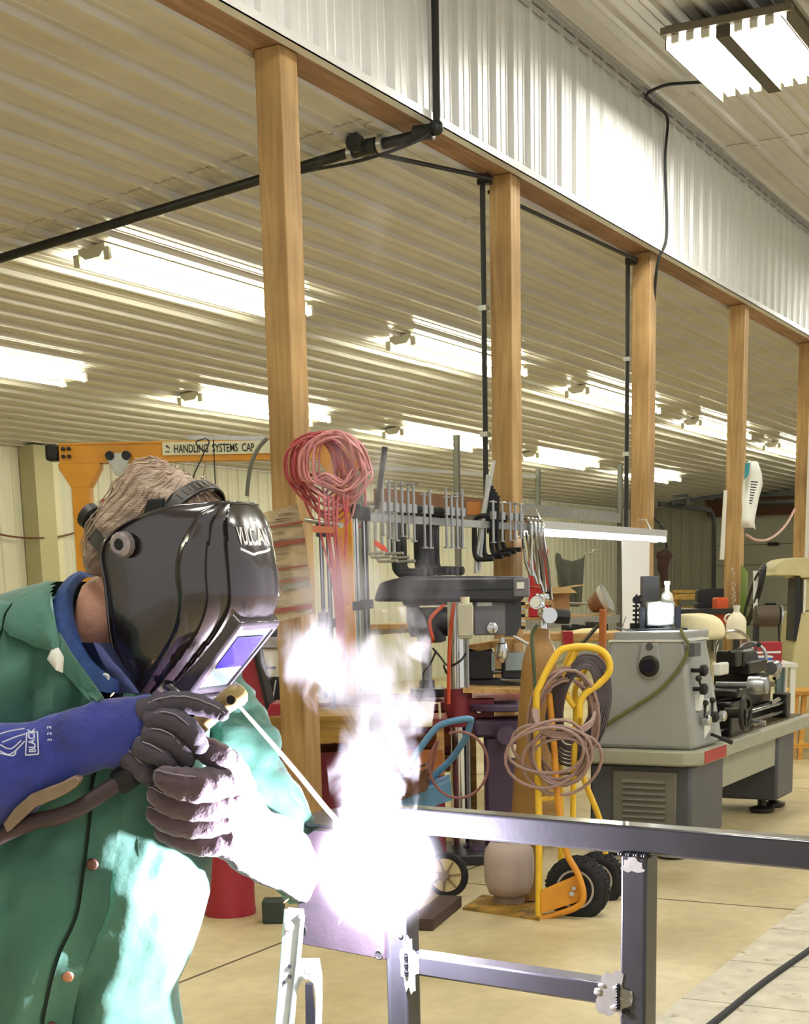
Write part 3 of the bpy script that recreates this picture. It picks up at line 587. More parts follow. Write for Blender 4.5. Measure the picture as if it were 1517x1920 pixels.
# bed and ways
xb0 = Xc+.6
mb = MB(); mb.bx((xb0, Yf+.14, ztt), (x2+.42, Yf+.5, ztt+.10)); mb.bx((xb0, Yf+.18, ztt+.1), (x2+.42, Yf+.46, zt_-.40)); mb.build('bed', m_iron, t, bevel=.01, world=True)
zb_ = zt_-.40
mb = MB()
for y_ in (Yf+.17, Yf+.43): mb.prism([(xb0, y_-.03, zb_), (xb0, y_+.03, zb_), (xb0, y_, zb_+.03)], (x2+.42-xb0, 0, 0))
mb.build('ways', m_chrome, t, world=True)
for z in (zb_-.10, zb_-.16, zb_-.22):
    mb = MB(); mb.cyl((xb0, Yf+.06, z), (x2+.40, Yf+.06, z), .013, n=10); mb.build('feed_rod', m_chrome, t, world=True)
mb = MB(); mb.box((x2+.32, Yf+.08, zb_-.14), (.1, .1, .2)); mb.build('rod_bracket', m_iron, t, bevel=.01, world=True)
# carriage
xc_ = F(1398, 1335).x-.05
mb = MB(); mb.bx((xc_-.25, Yf+.02, zb_-.32), (xc_+.15, Yf+.14, zb_)); mb.bx((xc_-.2, Yf+.0, zb_+.02), (xc_+.2, Yf+.5, zb_+.07)); mb.build('carriage', m_iron, t, bevel=.012, world=True)
c_ = F(1398, 1337, .1); mb = MB(); mb.torus(c_, .095, .015, (0, 1, 0), 28, 8); mb.cyl(c_+V((0, -.01, 0)), c_+V((0, .12, 0)), .03)
for i in range(3): a = i*2.1+.4; mb.bar(c_, c_+V((cos(a), 0, sin(a)))*.09, .018, .018)
hw = mb.build('handwheel', m_iron, t, world=True, smooth=50)
mb = MB(); mb.cyl(c_+V((.07, -.02, -.06)), c_+V((.07, -.10, -.06)), .012, .015); mb.build('crank_grip', m_chrome, hw)
c_ = F(1420, 1285, .12); mb = MB(); mb.lathe([(.02, -.25), (.02, -.05), (.055, -.05), (.055, .02), (.05, .03), (.05, .06), (.02, .07)], c_, (0, -1, 0), 24); mb.build('cross_slide_dial', m_steel, t, world=True, smooth=40)
mb = MB(); c_ = F(1400, 1250, -.2); mb.box(c_, (.42, .16, .075)); mb.box(c_+V((-.2, 0, .06)), (.1, .11, .1)); mb.build('compound_slide', m_iron, t, bevel=.01, world=True)
mb = MB(); c_ = F(1452, 1252, -.2); mb.lathe([(.02, -.1), (.045, -.1), (.045, -.03), (.05, -.02), (.05, .03), (.02, .04)], c_, (1, 0, 0), 20); mb.build('slide_dial', m_steel, t, world=True)
mb = MB(); a_ = F(1367, 1222, -.18); b_ = F(1423, 1208, -.1); mb.tube([a_, b_], [.007, .007], 8); mb.sphere(b_, .017); mb.build('lock_lever', m_blk, t, world=True)
mb = MB(); mb.box(F(1367, 1235, -.2), (.13, .13, .1)); mb.build('tool_post', m_iron, t, bevel=.01, world=True)
mb = MB(); c_ = F(1352, 1254, -.02); mb.box(c_, (.16, .05, .07)); mb.build('pale_guard', m_wht, t, bevel=.01, world=True)
for (x_, y_, s_) in ((1412, 1360, .16), (1445, 1318, .2), (1452, 1272, .1)):
    mb = MB(); a_ = F(x_, y_, .05); mb.cyl(a_, a_+V((s_, 0, .01)), .012, n=10); mb.build('handle_bar', m_chrome, t, world=True)
# tailstock
xt_ = F(1452, 1262).x+.1
mb = MB(); mb.bx((xt_, Yf+.15, zb_+.02), (xt_+.26, Yf+.45, zb_+.1)); mb.lathe([(.05, -.1), (.05, .02), (.075, .03), (.075, .26), (.06, .28)], (xt_, Yf+.3, zb_+.19), (1, 0, 0), 20); mb.bx((xt_+.03, Yf+.24, zb_+.08), (xt_+.22, Yf+.36, zb_+.16)); ts = mb.build('tailstock', m_iron, t, bevel=.006, world=True)
c_ = V((xt_+.36, Yf+.3, zb_+.19)); mb = MB(); mb.torus(c_, .1, .012, (1, 0, 0), 24, 8); mb.cyl(c_+V((-.1, 0, 0)), c_, .02)
for i in range(3): a = i*2.1; mb.bar(c_, c_+V((0, cos(a), sin(a)))*.1, .014, .014)
mb.build('tailstock_wheel', m_steel, ts)
# tall guard wheel ring seen above the carriage
c_ = F(1376, 1224, -.45); mb = MB(); mb.torus(c_, .15, .012, (1, -.35, 0), 32, 8); mb.build('guard_ring', m_chrome, t, world=True)
mb = MB(); P = [F(1440, 1242, -.5), F(1469, 1242, -.5), F(1474, 1250, -.5), F(1472, 1290, -.5), F(1470, 1338, -.5)]; mb.tube(P, .014, 8); mb.build('white_frame', m_wht, t, world=True)
mb = MB(); mb.prism([F(1442, 1246, -.52), F(1471, 1246, -.52), F(1469, 1335, -.52), F(1459, 1335, -.52), F(1456, 1262, -.52)], (0, .02, 0)); mb.build('splash_back', mat('teal_grey', '4c6668', .5), t, world=True)
# ---- work light and clutter on top of the lathe
zs = zt_+.035
def on(px, py, x=Xc+.25):    # point above the headstock top
    return atX(px, py, x)
b_ = on(1232, 1182); b_.z = zs
t = thing('work_light', 'glaring work light standing on the lathe headstock in front of a white sheet', 'lamp', b_, ANG)
mb = MB(); mb.bx((-.16, -.06, 0), (.16, .06, .012)); mb.build('base', m_blk, t)
mb = MB(); mb.bx((-.10, -.02, .012), (-.07, .02, .13)); mb.build('bracket', m_dsteel, t); mb = MB(); mb.bx((.10, -.02, .012), (.13, .02, .13)); mb.build('bracket', m_dsteel, t)
mb = MB(); mb.bx((-.065, -.03, .025), (.095, .05, .16)); ho = mb.build('lamp_body', m_steel, t, bevel=.01)
mb = MB(); mb.sphere((.015, -.03, .095), .062, 20, 12, sc=(1.1, .8, .9)); mb.build('lamp_glass', emis('work_light_glow', 'eaf6ff', 90), ho, smooth=180)
b2_ = on(1215, 1182, Xc+.34); b2_.z = zs
t = thing('charger_box', 'upright black box with ribbed cooling fins behind the glaring work light', 'box', b2_, ANG)
mb = MB(); mb.bx((-.04, -.03, 0), (.055, .05, .30)); mb.build('body', m_lb, t, bevel=.004)
mb = MB()
for i in range(6): mb.prism([(-.04, -.02, .2-i*.035), (-.062, -.02, .185-i*.035), (-.04, -.02, .18-i*.035)], (0, .05, 0))
mb.build('fins', m_blk, t)
b3_ = on(1192, 1182, Xc+.3); b3_.z = zs
t = thing('indicator_stand', 'small dark magnetic indicator stand left of the work light', 'tool stand', b3_, ANG)
mb = MB(); mb.bx((-.03, -.03, 0), (.03, .03, .04)); mb.build('base', m_blk, t)
mb = MB(); mb.cyl((0, 0, .04), (.004, 0, .2), .006); mb.lathe([(.022, 0), (.022, .02)], (0, -.01, .17), (0, -1, 0), 16)
for i in range(5): mb.box((0, 0, .06+i*.025), (.035, .02, .012))
mb.build('dial_post', m_dsteel, t)
b4_ = on(1250, 1182, Xc+.3); b4_.z = zs
t = thing('spray_bottle', 'white plastic bottle standing right of the black box on the lathe', 'bottle', b4_, ANG)
mb = MB(); mb.lathe([(.03, 0), (.036, .01), (.036, .17), (.03, .2), (.014, .215), (.014, .25)], n=20); mb.build('body', m_wht, t, smooth=60)
mb = MB(); mb.lathe([(.018, .25), (.018, .27)], n=14); mb.build('cap', m_wht, t)
mb = MB(); mb.tube([on(1152, 1176, Xc+.1), on(1200, 1186, Xc+.1)], .005, 6); mb.tube([on(1174, 1156, Xc+.05), on(1166, 1180, Xc+.05)], .004, 6); tag(mb.build('wire_probe', m_steel), 'thin steel rods resting on the left end of the lathe top', 'rod')
# white sheet panel behind
p_ = 10.9
mb = MB(); mb.prism([D(x_, y_, p_) for x_, y_ in ((1166, 1012), (1218, 1014), (1217, 1190), (1168, 1190))], W*.02)
tag(mb.build('white_sheet', mat('bright_white', 'f2f2ee', .6)), 'tall white sheet panel standing behind the lathe, lit by the work light', 'panel')
# white bag
mb = MB(); R = []
for i, (y, a_, b_) in enumerate(((1150, 1282, 1312), (1153, 1270, 1332), (1160, 1262, 1345), (1172, 1260, 1353), (1188, 1264, 1356), (1202, 1268, 1350))):
    c0 = (a_+b_)/2; R.append([atX(c0, y, Xc+.75)+V((0, -1, 0))*cos(k*pi/7)*(b_-a_)/2*.0036+V((1, 0, 0))*sin(k*pi/7)*.14 for k in range(14)])
mb.rings(R); tag(mb.build('cloth_bag', mat('cream_cloth', 'e6ddb4', .9, bump=.4, bs=14), smooth=80, sub=1), 'crumpled cream cloth bag lying on the lathe beside the work light', 'bag')
t = thing('plastic_jug', 'white plastic jug standing behind the lathe carriage', 'jug', (lambda q: V((q.x, q.y, q.z)))(D(1380, 1198, 11.2)), ANG)
mb = MB(); mb.lathe([(.07, 0), (.075, .01), (.075, .13), (.06, .16), (.03, .19), (.022, .2), (.022, .225)], n=20, sc=(1, .8)); mb.build('body', mat('jug_plastic', 'e3dcc0', .4), t, smooth=60)
mb = MB(); mb.lathe([(.026, .22), (.026, .245)], n=14); mb.build('cap', m_wht, t)
mb = MB(); mb.torus((-.055, 0, .15), .03, .008, (0, 1, 0), 14, 6); mb.build('handle', m_wht, t)
# side bench behind lathe with boxes, motor grinder, rods
tb = thing('side_table', 'low table behind the lathe carrying the red and blue boxes', 'table', (lambda q: V((q.x, q.y, 0)))(D(1425, 1236, 11.6)), ANG)
q = D(1425, 1243, 11.6); w_ = .30; mb = MB(); mb.bx((-w_, -.15, q.z-.03), (w_*.85, .35, q.z)); mb.build('table_top', m_wht, tb)
for x_ in (-w_+.03, w_*.85-.03):
    for y_ in (-.12, .32):
        mb = MB(); mb.bx((x_-.02, y_-.02, 0), (x_+.02, y_+.02, q.z-.03)); mb.build('leg', m_wht, tb)
def bxpx(name, x0_, x1_, y0_, y1_, h, dep, m, label, cat, grp=None, zbase=None, bev=.004):
    a = D(x0_, y0_, h); b = D(x1_, y1_, h); zt2 = a.z; zb2 = zbase if zbase is not None else b.z; wd = (D(x1_, y1_, h)-D(x0_, y1_, h)).length
    c = D((x0_+x1_)/2, y1_, h); t = thing(name, label, cat, (c.x, c.y, zb2), ANG, grp)
    mb = MB(); mb.bx((-wd/2, 0, 0), (wd/2, dep, zt2-zb2)); mb.build('body', m, t, bevel=bev); return t, wd, zt2-zb2
t, w_, h_ = bxpx('plastic_bin', 1403, 1466, 1205, 1240, 11.65, .2, m_red, 'red box behind the lathe, beside the grinder', 'box', zbase=q.z)
mb = MB(); mb.bx((-w_/2+.01, -.004, h_*.45), (w_/2-.01, 0, h_*.55)); mb.build('white_stripe', m_wht, t)
t, w_, h_ = bxpx('storage_tray', 1400, 1448, 1232, 1243, 11.5, .12, mat('blue_plastic', '2f62c4', .4), 'small blue tray in front of the red box', 'tray', zbase=q.z)
mb = MB(); mb.bx((-w_/2-.005, -.005, h_-.008), (w_/2+.005, .125, h_+.004)); mb.build('white_rim', m_wht, t)
t = facing('bench_grinder', 'dark cylindrical grinder motor on a thin stand right of the fourth post', 'motor', 1437, 1155, 12.2)
mb = MB(); mb.lathe([(.06, -.1), (.085, -.09), (.085, .09), (.06, .1)], ax=(1, 0, 0), n=24); mb.build('motor_body', mat('brown_iron', '55493c', .5, .4), t)
mb = MB(); mb.lathe([(.05, .1), (.085, .105), (.085, .125), (.03, .13)], ax=(1, 0, 0), n=24); mb.build('end_cap', m_steel, t)
mb = MB(); q2 = D(1417, 1200, 12.2); mb.bx((-.1, -.03, -.5), (-.06, .03, -.05)); mb.tube([(.1, 0, -.07), (.13, 0, -.4)], .008, 6); mb.build('stand', m_blk, t)
mb = MB()
for i in range(7): mb.tube(smoothpath([D(1391+i*1.6, 1060+i*2, 12.6+.01*i), D(1389+i*2.0, 1130, 12.6), D(1393+i*1.9, 1198, 12.6)], 5), .007, 5)
tag(mb.build('green_rods', mat('green_rod', '6f7f35', .5), None), 'bundle of green rods leaning beside the chalk-marked post', 'rods', kind='stuff')
mb = MB()
for i in range(4): mb.torus(D(1410+i*1.5, 1120, 12.4+i*.03), .06+i*.006, .009, U*1.0+W*.2, 24, 6, sx=1, sy=4.2)
tag(mb.build('hose_coil', mat('coil_black', '23262b', .4)), 'black hose coil hanging beside the green rods', 'hose')
mb = MB(); mb.prism([D(x_, y, 12.35) for x_, y in ((1413, 1070), (1421, 1070), (1421, 1170), (1413, 1150))], W*.02); tag(mb.build('white_rag', m_paper), 'narrow white rag hanging beside the black hose coil', 'rag')
t = thing('far_bench', 'dark bench behind the lathe carrying the orange can and tool boxes', 'bench', (lambda v: V((v.x, v.y, 0)))(D(1335, 1170, 14)), ANG)
z_ = D(0, 1168, 14).z; mb = MB(); mb.bx((-.5, -.2, z_-.05), (.25, .5, z_)); mb.build('bench_top', m_iron, t)
for x_ in (-.45, .17):
    mb = MB(); mb.bx((x_, -.15, 0), (x_+.06, -.09, z_-.05)); mb.build('leg', m_iron, t)
mb = MB(); mb.box(D(1350, 1145, 14), (.12, .2, .24), rz=ANG); tag(mb.build('fuel_can', mat('orange_can', 'd4521c', .5), bevel=.02), 'orange red can on the far bench left of the chalk-marked post', 'can')
mb = MB(); mb.box(D(1332, 1120, 14.4), (.26, .2, .16), rz=ANG); mb.box(D(1318, 1140, 14.4), (.14, .2, .12), rz=ANG); tag(mb.build('tool_clutter', m_blk, bevel=.02), 'dark tool boxes heaped left of the orange can', 'tools')
# ---- cream bandsaw / milling machine at the right edge
m_mach = mat('machine_cream', 'c3bb8c', .5, 0, var=.04)
b_ = floorpt(1535, 1395); h = hd(b_)
t = thing('cream_machine', 'tall cream machine with an overhanging rounded head at the right edge', 'machine', b_, ANG)
def Lp(px, py, dy=0): q = D(px, py, h); return V(((q-b_).dot(U), dy, q.z))
mb = MB(); poly = [(1440, 1078), (1440, 1071), (1446, 1058), (1458, 1050), (1472, 1047), (1620, 1047), (1620, 1084), (1486, 1084), (1486, 1080), (1440, 1080)]
mb.prism([Lp(x_, y_, -.3) for x_, y_ in poly], (0, .6, 0)); mb.build('head', m_mach, t, bevel=.02)
mb = MB(); mb.prism([Lp(x_, y_, -.25) for x_, y_ in ((1493, 1084), (1620, 1084), (1620, 1145), (1493, 1145))], (0, .5, 0)); mb.build('neck', m_mach, t, bevel=.01)
mb = MB(); mb.prism([Lp(x_, y_, -.3) for x_, y_ in ((1484, 1146), (1620, 1146), (1640, 1392), (1464, 1392), (1470, 1240))], (0, .6, 0)); mb.build('body', m_mach, t, bevel=.015)
mb = MB(); mb.prism([Lp(x_, y_, -.31) for x_, y_ in ((1478, 1084), (1484, 1084), (1488, 1146), (1478, 1200), (1473, 1200))], (0, .3, 0)); mb.build('blade_guard', m_blk, t)
mb = MB(); mb.prism([Lp(x_, y_, -.32) for x_, y_ in ((1492, 1088), (1496, 1088), (1494, 1148), (1490, 1148))], (0, .04, 0)); mb.build('guide_bar', m_wht, t)
mb = letters('A', Lp(1511, 1099, -.255), (1, 0, 0), (0, 0, 1), .06); mb.build('emblem', m_iron, t)
m_stool = wood('stool_pine', 'b9802b', 'd79c3e', 'e2b35c', ax='X', knots=False)
b_ = floorpt(1520, 1418); h = hd(b_); t = thing('wooden_table', 'small yellow pine table with spindle legs in front of the cream machine', 'table', b_, ANG)
a_, c_ = D(1472, 1293, h), D(1472, 1301, h); x0_ = (a_-b_).dot(U); mb = MB(); mb.bx((x0_, -.25, c_.z), (x0_+1.0, .25, a_.z)); mb.build('table_top', m_stool, t, bevel=.006)
for x_ in (x0_+.05, x0_+.12, x0_+.27, x0_+.95):
    mb = MB(); mb.bar((x_, -.2, c_.z), (x_-.03, -.22, 0), .04); mb.build('leg', m_stool, t)
for z in (.12, .3):
    mb = MB(); mb.bar((x0_, -.22, z), (x0_+1, -.22, z), .03, .04); mb.build('rail', m_stool, t)
# ================================================================ HAND TRUCK WITH GAS BOTTLES AND HOSES
m_hty = mat('truck_yellow', 'f0c436', .38, 0, var=.1, vs=9, dirt='8a6a20', ds=14, dt=.68)
m_hto = mat('truck_orange', 'e0982c', .4, 0, var=.1, vs=9)
m_rub = mat('rubber', '1d1d21', .75, bump=.2, bs=120)
m_hose = mat('welding_hose', 'a08580', .5)
m_hoseg = mat('hose_green', '4b5a42', .5)
ph = floorpt(1010, 1722); h0 = hd(ph)
def HP(px, py, dh=0): return D(px, py, h0+dh)
t = thing('hand_truck', 'yellow tubular hand truck with a toe plate, holding gas bottles and hoses', 'hand truck', (ph.x, ph.y, 0), ANG)
def T(name, pts, r, m, par, dh=0, k=5, n=10):
    mb = MB(); P = [HP(p[0], p[1], (p[2] if len(p) > 2 else 0)+dh) for p in pts]; mb.tube(smoothpath(P, k) if k > 1 else P, r, n); return mb.build(name, m, par, world=True, smooth=60)
# near looped handle, from foot up, over the top and back down to the axle
T('handle_loop', [(1010, 1722), (1011, 1600), (1010, 1500), (1008, 1400), (1006, 1310), (1013, 1285), (1030, 1250), (1048, 1222), (1070, 1214), (1105, 1213), (1130, 1222), (1142, 1240), (1141, 1262), (1122, 1283), (1098, 1300), (1088, 1318), (1086, 1345)], .016, m_hty, t)
T('handle_loop', [(1052, 1690, .18), (1052, 1560, .18), (1050, 1450, .18), (1040, 1330, .18), (1040, 1300, .18), (1056, 1262, .18), (1072, 1225, .14), (1090, 1214, .1)], .015, m_hty, t)
T('handle_bar', [(1080, 1222, .05), (1062, 1262, .05), (1058, 1280, .05), (1063, 1303, .04), (1078, 1326, .02)], .014, m_hty, t)
T('handle_bar', [(1112, 1226, .1), (1100, 1250, .1), (1083, 1282, .1), (1078, 1300, .1), (1080, 1330, .1), (1076, 1450, .1), (1074, 1560, .1)], .014, m_hty, t)
T('side_rail', [(1030, 1300, .06), (1040, 1410, .03), (1044, 1480, 0), (1060, 1590, -.02), (1082, 1635, -.04), (1093, 1668, -.05), (1092, 1690, -.05), (1075, 1704, -.03), (1040, 1715, 0), (1012, 1722, 0)], .015, m_hto, t, k=4)
T('side_rail', [(1088, 1330, .2), (1090, 1440, .2), (1124, 1535, .22), (1135, 1600, .25)], .014, m_hty, t)
for (y_, dd) in ((1370, .0), (1500, .0)):
    T('cross_bar', [(1008, y_, 0), (1052, y_-6, .18)], .012, m_hty, t, k=1)
mb = MB(); mb.prism([HP(x_, y_, -.02) for x_, y_ in ((1014, 1670), (1084, 1640), (1092, 1655), (1088, 1690), (1014, 1714))], W*.012); o = mb.build('axle_bracket', m_hto, t, bevel=.003, world=True)
mb = MB(); mb.cyl(HP(1072, 1676, -.035), HP(1072, 1676, .0), .012, n=6); mb.cyl(HP(1076, 1666, -.035), HP(1076, 1666, .0), .01, n=6); mb.build('bolts', m_galv, o)
# toe plate on the floor
a, b, c, d = [floorpt(*p) for p in ((868, 1706), (1012, 1727), (1014, 1700), (905, 1681))]
mb = MB(); e_ = V((0, 0, .012)); mb.hexa([a, b, c, d], [a+e_, b+e_, c+e_, d+e_]); o = mb.build('toe_plate', mat('worn_plate_yellow', 'a8863c', .55, 0, var=.3, vs=12, dirt='5c4b2c', ds=10, dt=.5), t, world=True)
mb = MB()
for i in range(9):
    for j in range(3):
        p = a.lerp(b, .08+i*.1).lerp(d.lerp(c, .08+i*.1), .2+.3*j)+V((0, 0, .012)); mb.box(p, (.02, .006, .004), rz=ANG+(.7 if (i+j) % 2 else -.7))
mb.build('tread_pattern', m_hto, o)['kind'] = 'stuff'
# wheels
def wheel(px, py, dh, R, wd, ax, rimc, lab=None, par=t, tread=True):
    c = HP(px, py, dh); ax = V(ax).normalized()
    mb = MB(); mb.lathe([(R*.60, -wd*.42), (R*.72, -wd*.5), (R*.9, -wd*.48), (R*.98, -wd*.3), (R, 0), (R*.98, wd*.3), (R*.9, wd*.48), (R*.72, wd*.5), (R*.60, wd*.42)], c, ax, 36)
    w_ = mb.build('wheel', m_rub, par, world=True, smooth=60)
    mb = MB(); mb.lathe([(.02, -wd*.62), (R*.2, -wd*.6), (R*.22, -wd*.42), (R*.5, -wd*.36), (R*.58, -wd*.46), (R*.62, -wd*.46), (R*.62, wd*.4)], c, ax, 32); mb.build('rim', rimc, w_, smooth=40)
    mb = MB(); mb.lathe([(.03, -wd*.72), (.035, -wd*.7), (.035, -wd*.5)], c, ax, 16); mb.build('hub_cap', m_galv, w_)
    if tread:
        mb = MB(); x_ = ax.orthogonal().normalized(); y_ = ax.cross(x_)
        for i in range(44):
            a_ = 2*pi*i/44; r_ = x_*cos(a_)+y_*sin(a_)
            for s_ in (-.28, 0, .28): mb.box(c+r_*R*(.995 if s_ == 0 else .975)+ax*wd*(s_+(.06 if i % 2 else -.06)), (.013, .013, .012), m=Matrix((r_, ax, r_.cross(ax))).transposed())
        mb.build('tread', m_rub, w_)
    return w_
m_rim = mat('wheel_rim', 'cbc4bc', .5, .1)
AX = -(W*.93+U*.40)
wheel(1083, 1665, .06, .148, .09, -AX, m_rim)
wheel(1122, 1648, .42, .13, .08, -AX, m_rim)
mb = MB(); mb.cyl(HP(1083, 1665, .06), HP(1128, 1648, .46), .012); mb.build('axle', m_galv, t, world=True)
# tan gas bottle
cg = HP(980, 1690, .40); cg.z = .015
t2 = thing('gas_bottle', 'tall tan brown gas bottle with chrome regulator standing on the hand truck', 'gas bottle', cg, ANG)
t2.rotation_euler = (0, .078, ANG); R_ = .084; zt_ = HP(1012, 1193, .4).z; zs_ = HP(1012, 1235, .4).z
mb = MB(); mb.lathe([(R_*.9, 0), (R_, .02), (R_, zs_-.06), (R_*.95, zs_-.01), (R_*.8, zs_+.04), (R_*.55, zs_+.075), (.036, zs_+.095), (.036, zs_+.13)], n=32); mb.build('cylinder_body', mat('bottle_tan', '9a7440', .5, 0, var=.22, vs=5, dirt='6a3e28', ds=5, dt=.6), t2, smooth=60)
mb = MB(); mb.cyl((0, 0, zs_+.12), (0, 0, zs_+.17), .022, .016); mb.cyl((0, 0, zs_+.17), (-.01, 0, zs_+.26), .014, .012); mb.lathe([(.03, 0), (.034, .008), (.034, .022), (.03, .03)], (-.01, 0, zs_+.26), n=10); mb.build('valve', m_chrome, t2)
mb = MB(); mb.lathe([(.032, 0), (.036, .004), (.036, .03)], (.02, -.05, zs_+.19), (.2, -1, .1), 20); mb.lathe([(.026, 0), (.03, .004), (.03, .025)], (-.035, -.05, zs_+.245), (-.3, -1, .1), 20); mb.sphere((.0, -.03, zs_+.2), .03); rg = mb.build('regulator', m_chrome, t2)
mb = MB(); mb.lathe([(.022, 0), (.022, .005)], (-.045, -.077, zs_+.247), (-.3, -1, .1), 16); mb.build('gauge_face', m_wht, rg)
mb = MB(); mb.lathe([(.03, 0), (.034, .01), (.034, .07), (.028, .075)], (.05, -.02, zs_+.19), (1, 0, 0), 8); mb.build('black_knob', m_blk, rg)
# propane tank
cp = floorpt(958, 1706); cp = cp+W*.13+V((0, 0, .013))
t3 = thing('propane_tank', 'squat whitish propane tank standing on the toe plate of the hand truck', 'gas bottle', cp, ANG)
hp = hd(cp); r_ = 49*hp*KP; zt_ = D(958, 1580, hp).z
mb = MB(); mb.lathe([(r_*.5, .03), (r_*.8, .045), (r_*.97, .1), (r_, .16), (r_, zt_*.72), (r_*.95, zt_*.86), (r_*.75, zt_*.97), (r_*.4, zt_*1.02)], n=36); mb.build('tank_body', mat('tank_white', 'b9a9a2', .5, 0, var=.12, vs=6, dirt='7c5f52', ds=7, dt=.62), t3, smooth=70)
mb = MB(); mb.lathe([(r_*.62, 0), (r_*.62, .05), (r_*.58, .05)], n=28); mb.build('foot_ring', mat('tank_foot', '8d7a70', .6), t3)
mb = MB(); mb.torus((0, 0, zt_*1.07), r_*.55, .012, n=24, a0=.4, a1=5.8); mb.lathe([(.025, 0), (.02, .1)], (0, 0, zt_*1.0)); mb.build('collar', m_galv, t3)
# welding hoses coiled on the hand truck
def hose(name, pts, r, m, lab, grp=None, k=6):
    mb = MB(); mb.tube(smoothpath([HP(*p) for p in pts], k), r, 7); return tag(mb.build(name, m, smooth=60), lab, 'hose', grp)
random.seed(11)
mb = MB(); mb2 = MB()
def loop(cx, cy, rx, ry, tilt, dd, n=26, jit=.03):
    P = []; ph_ = random.uniform(0, 6)
    for i in range(n):
        a_ = 2*pi*i/n; k_ = 1+jit*sin(2*a_+ph_)+jit*.6*sin(3*a_+ph_*2)
        x_ = cos(a_)*rx*k_; y_ = sin(a_)*ry*k_
        P.append(HP(cx+x_*cos(tilt)-y_*sin(tilt), cy+x_*sin(tilt)+y_*cos(tilt), dd+.05*sin(a_)))
    return P
for i in range(6): mb.tube(loop(1058+random.uniform(-6, 6), 1362+random.uniform(-10, 10), 60+random.uniform(-8, 6), 112+random.uniform(-22, 8), .12+random.uniform(-.15, .15), .03+.014*i, jit=.05), .0075, 7, closed=True)
for i in range(6): mb.tube(loop(1038+random.uniform(-16, 16), 1420+random.uniform(-14, 10), 64+random.uniform(-14, 10), 60+random.uniform(-22, 12), random.uniform(-.6, .6), -.05-.012*i, jit=.07), .0075, 7, closed=True)
for i in range(3): mb.tube(smoothpath([HP(1000+i*3, 1330, -.05), HP(1010+i*4, 1362+i*5, -.1), HP(1060, 1374+i*4, -.12), HP(1105, 1355+i*4, -.08), HP(1115, 1335, -.04)]), .0085, 7)
tag(mb.build('welding_hose', m_hose, smooth=60), 'tangled brownish pink welding hoses looped over the yellow hand truck', 'hose')
for i in range(9): mb2.tube(loop(1085, 1315+i*2, 28+i*3.6, 66+i*5, .25, .03+.008*i, jit=.01), .0075, 6, closed=True)
tag(mb2.build('coiled_cable', mat('dark_cable', '554c55', .5), smooth=60), 'tight coil of dark grey purple cable inside the hand truck handle', 'cable')
hose('gas_hose', [(1008, 1170, .05), (998, 1190, .06), (1000, 1230, .05), (1003, 1290, .05), (1004, 1330, 0), (1000, 1360, -.05)], .009, m_hoseg, 'green hose running down the tan gas bottle from its regulator')
mb = MB(); mb.bar(HP(1131, 1142, .5), HP(1128, 1300, .5), .035, .02); o = tag(mb.build('wooden_stick', mat('orange_wood', 'a8602c', .6, 0, var=.15), bevel=.006), 'reddish brown wooden stick standing upright left of the lathe', 'stick')
mb = MB(); mb.bar(HP(1120, 1300, .52), HP(1126, 1700, .52), .05, .03); 
mb = MB(); mb.bar(HP(1085, 1214, .55), HP(1122, 1172, .6), .02, .012); tag(mb.build('steel_strip', m_iron), 'dark steel strip leaning behind the hand truck handle', 'strip')
# ================================================================ DRILL PRESSES, BENCHES
m_dp = mat('drill_dark', '2d2e35', .4, 0, var=.1); m_dpg = mat('drill_grey', '6c6c74', .45)
m_pur = mat('drill_base', '4c3a52', .5, 0, var=.15, vs=5)
m_maroon = mat('maroon_paint', '7a2430', .5, 0, var=.2, vs=4)
hq = 8.35
def DP(px, py, dd=0): return D(px, py, hq+dd)
b_ = DP(862, 1500); t = thing('drill_press', 'large floor drill press with dark belt housing, grey head and steel column', 'drill press', (b_.x, b_.y, 0), ANG)
def DL(px, py, dd=0): q = DP(px, py, dd); return V(((q-b_).dot(U), dd, q.z))
mb = MB(); P = [DL(x_, y_, -.17) for x_, y_ in ((700, 1128), (968, 1130), (984, 1124), (984, 1080), (760, 1080), (712, 1092))]; mb.prism(P, (0, .34, 0)); bh = mb.build('belt_housing', m_dp, t, bevel=.02)
mb = MB(); mb.bx(DL(772, 1106, -.175)-V((0, 0, .003)), DL(962, 1106, -.17)+V((0, .01, .003))); mb.build('seam', m_blk, bh)
mb = MB(); a_ = DL(962, 1120, -.18); c_ = DL(986, 1083, 0); mb.bx((a_.x, -.18, a_.z), (c_.x+.01, .15, c_.z)); mb.build('front_cap', m_dpg, bh, bevel=.01)
mb = MB(); a_ = DL(969, 1104, -.185); mb.bx(a_-V((0, .003, 0)), a_+V((.04, .003, .035))); mb.build('sticker', m_wht, bh)
a_, c_ = DL(888, 1190), DL(946, 1124); mb = MB(); mb.bx((a_.x, -.13, a_.z), (c_.x, .13, c_.z+.005)); hd_ = mb.build('head', m_dpg, t, bevel=.006)
a_, c_ = DL(946, 1192), DL(975, 1124); mb = MB(); mb.prism([(a_.x, -.13, a_.z), (c_.x-.03, -.1, a_.z), (c_.x, -.1, a_.z+.06), (c_.x, -.1, c_.z), (a_.x, -.13, c_.z)], (0, .22, 0)); mb.build('head_front', m_dp, hd_)
mb = MB(); a_ = DL(893, 1132); mb.bx((a_.x, -.134, a_.z-.012), (a_.x+.08, -.13, a_.z+.022)); mb.build('name_plate', m_galv, hd_)
c_ = DL(921, 1176); mb = MB(); mb.lathe([(.03, 0), (.032, .01), (.03, .035), (.012, .04)], (c_.x, -.13, c_.z), (0, -1, 0), 20); mb.build('feed_hub', m_chrome, hd_)
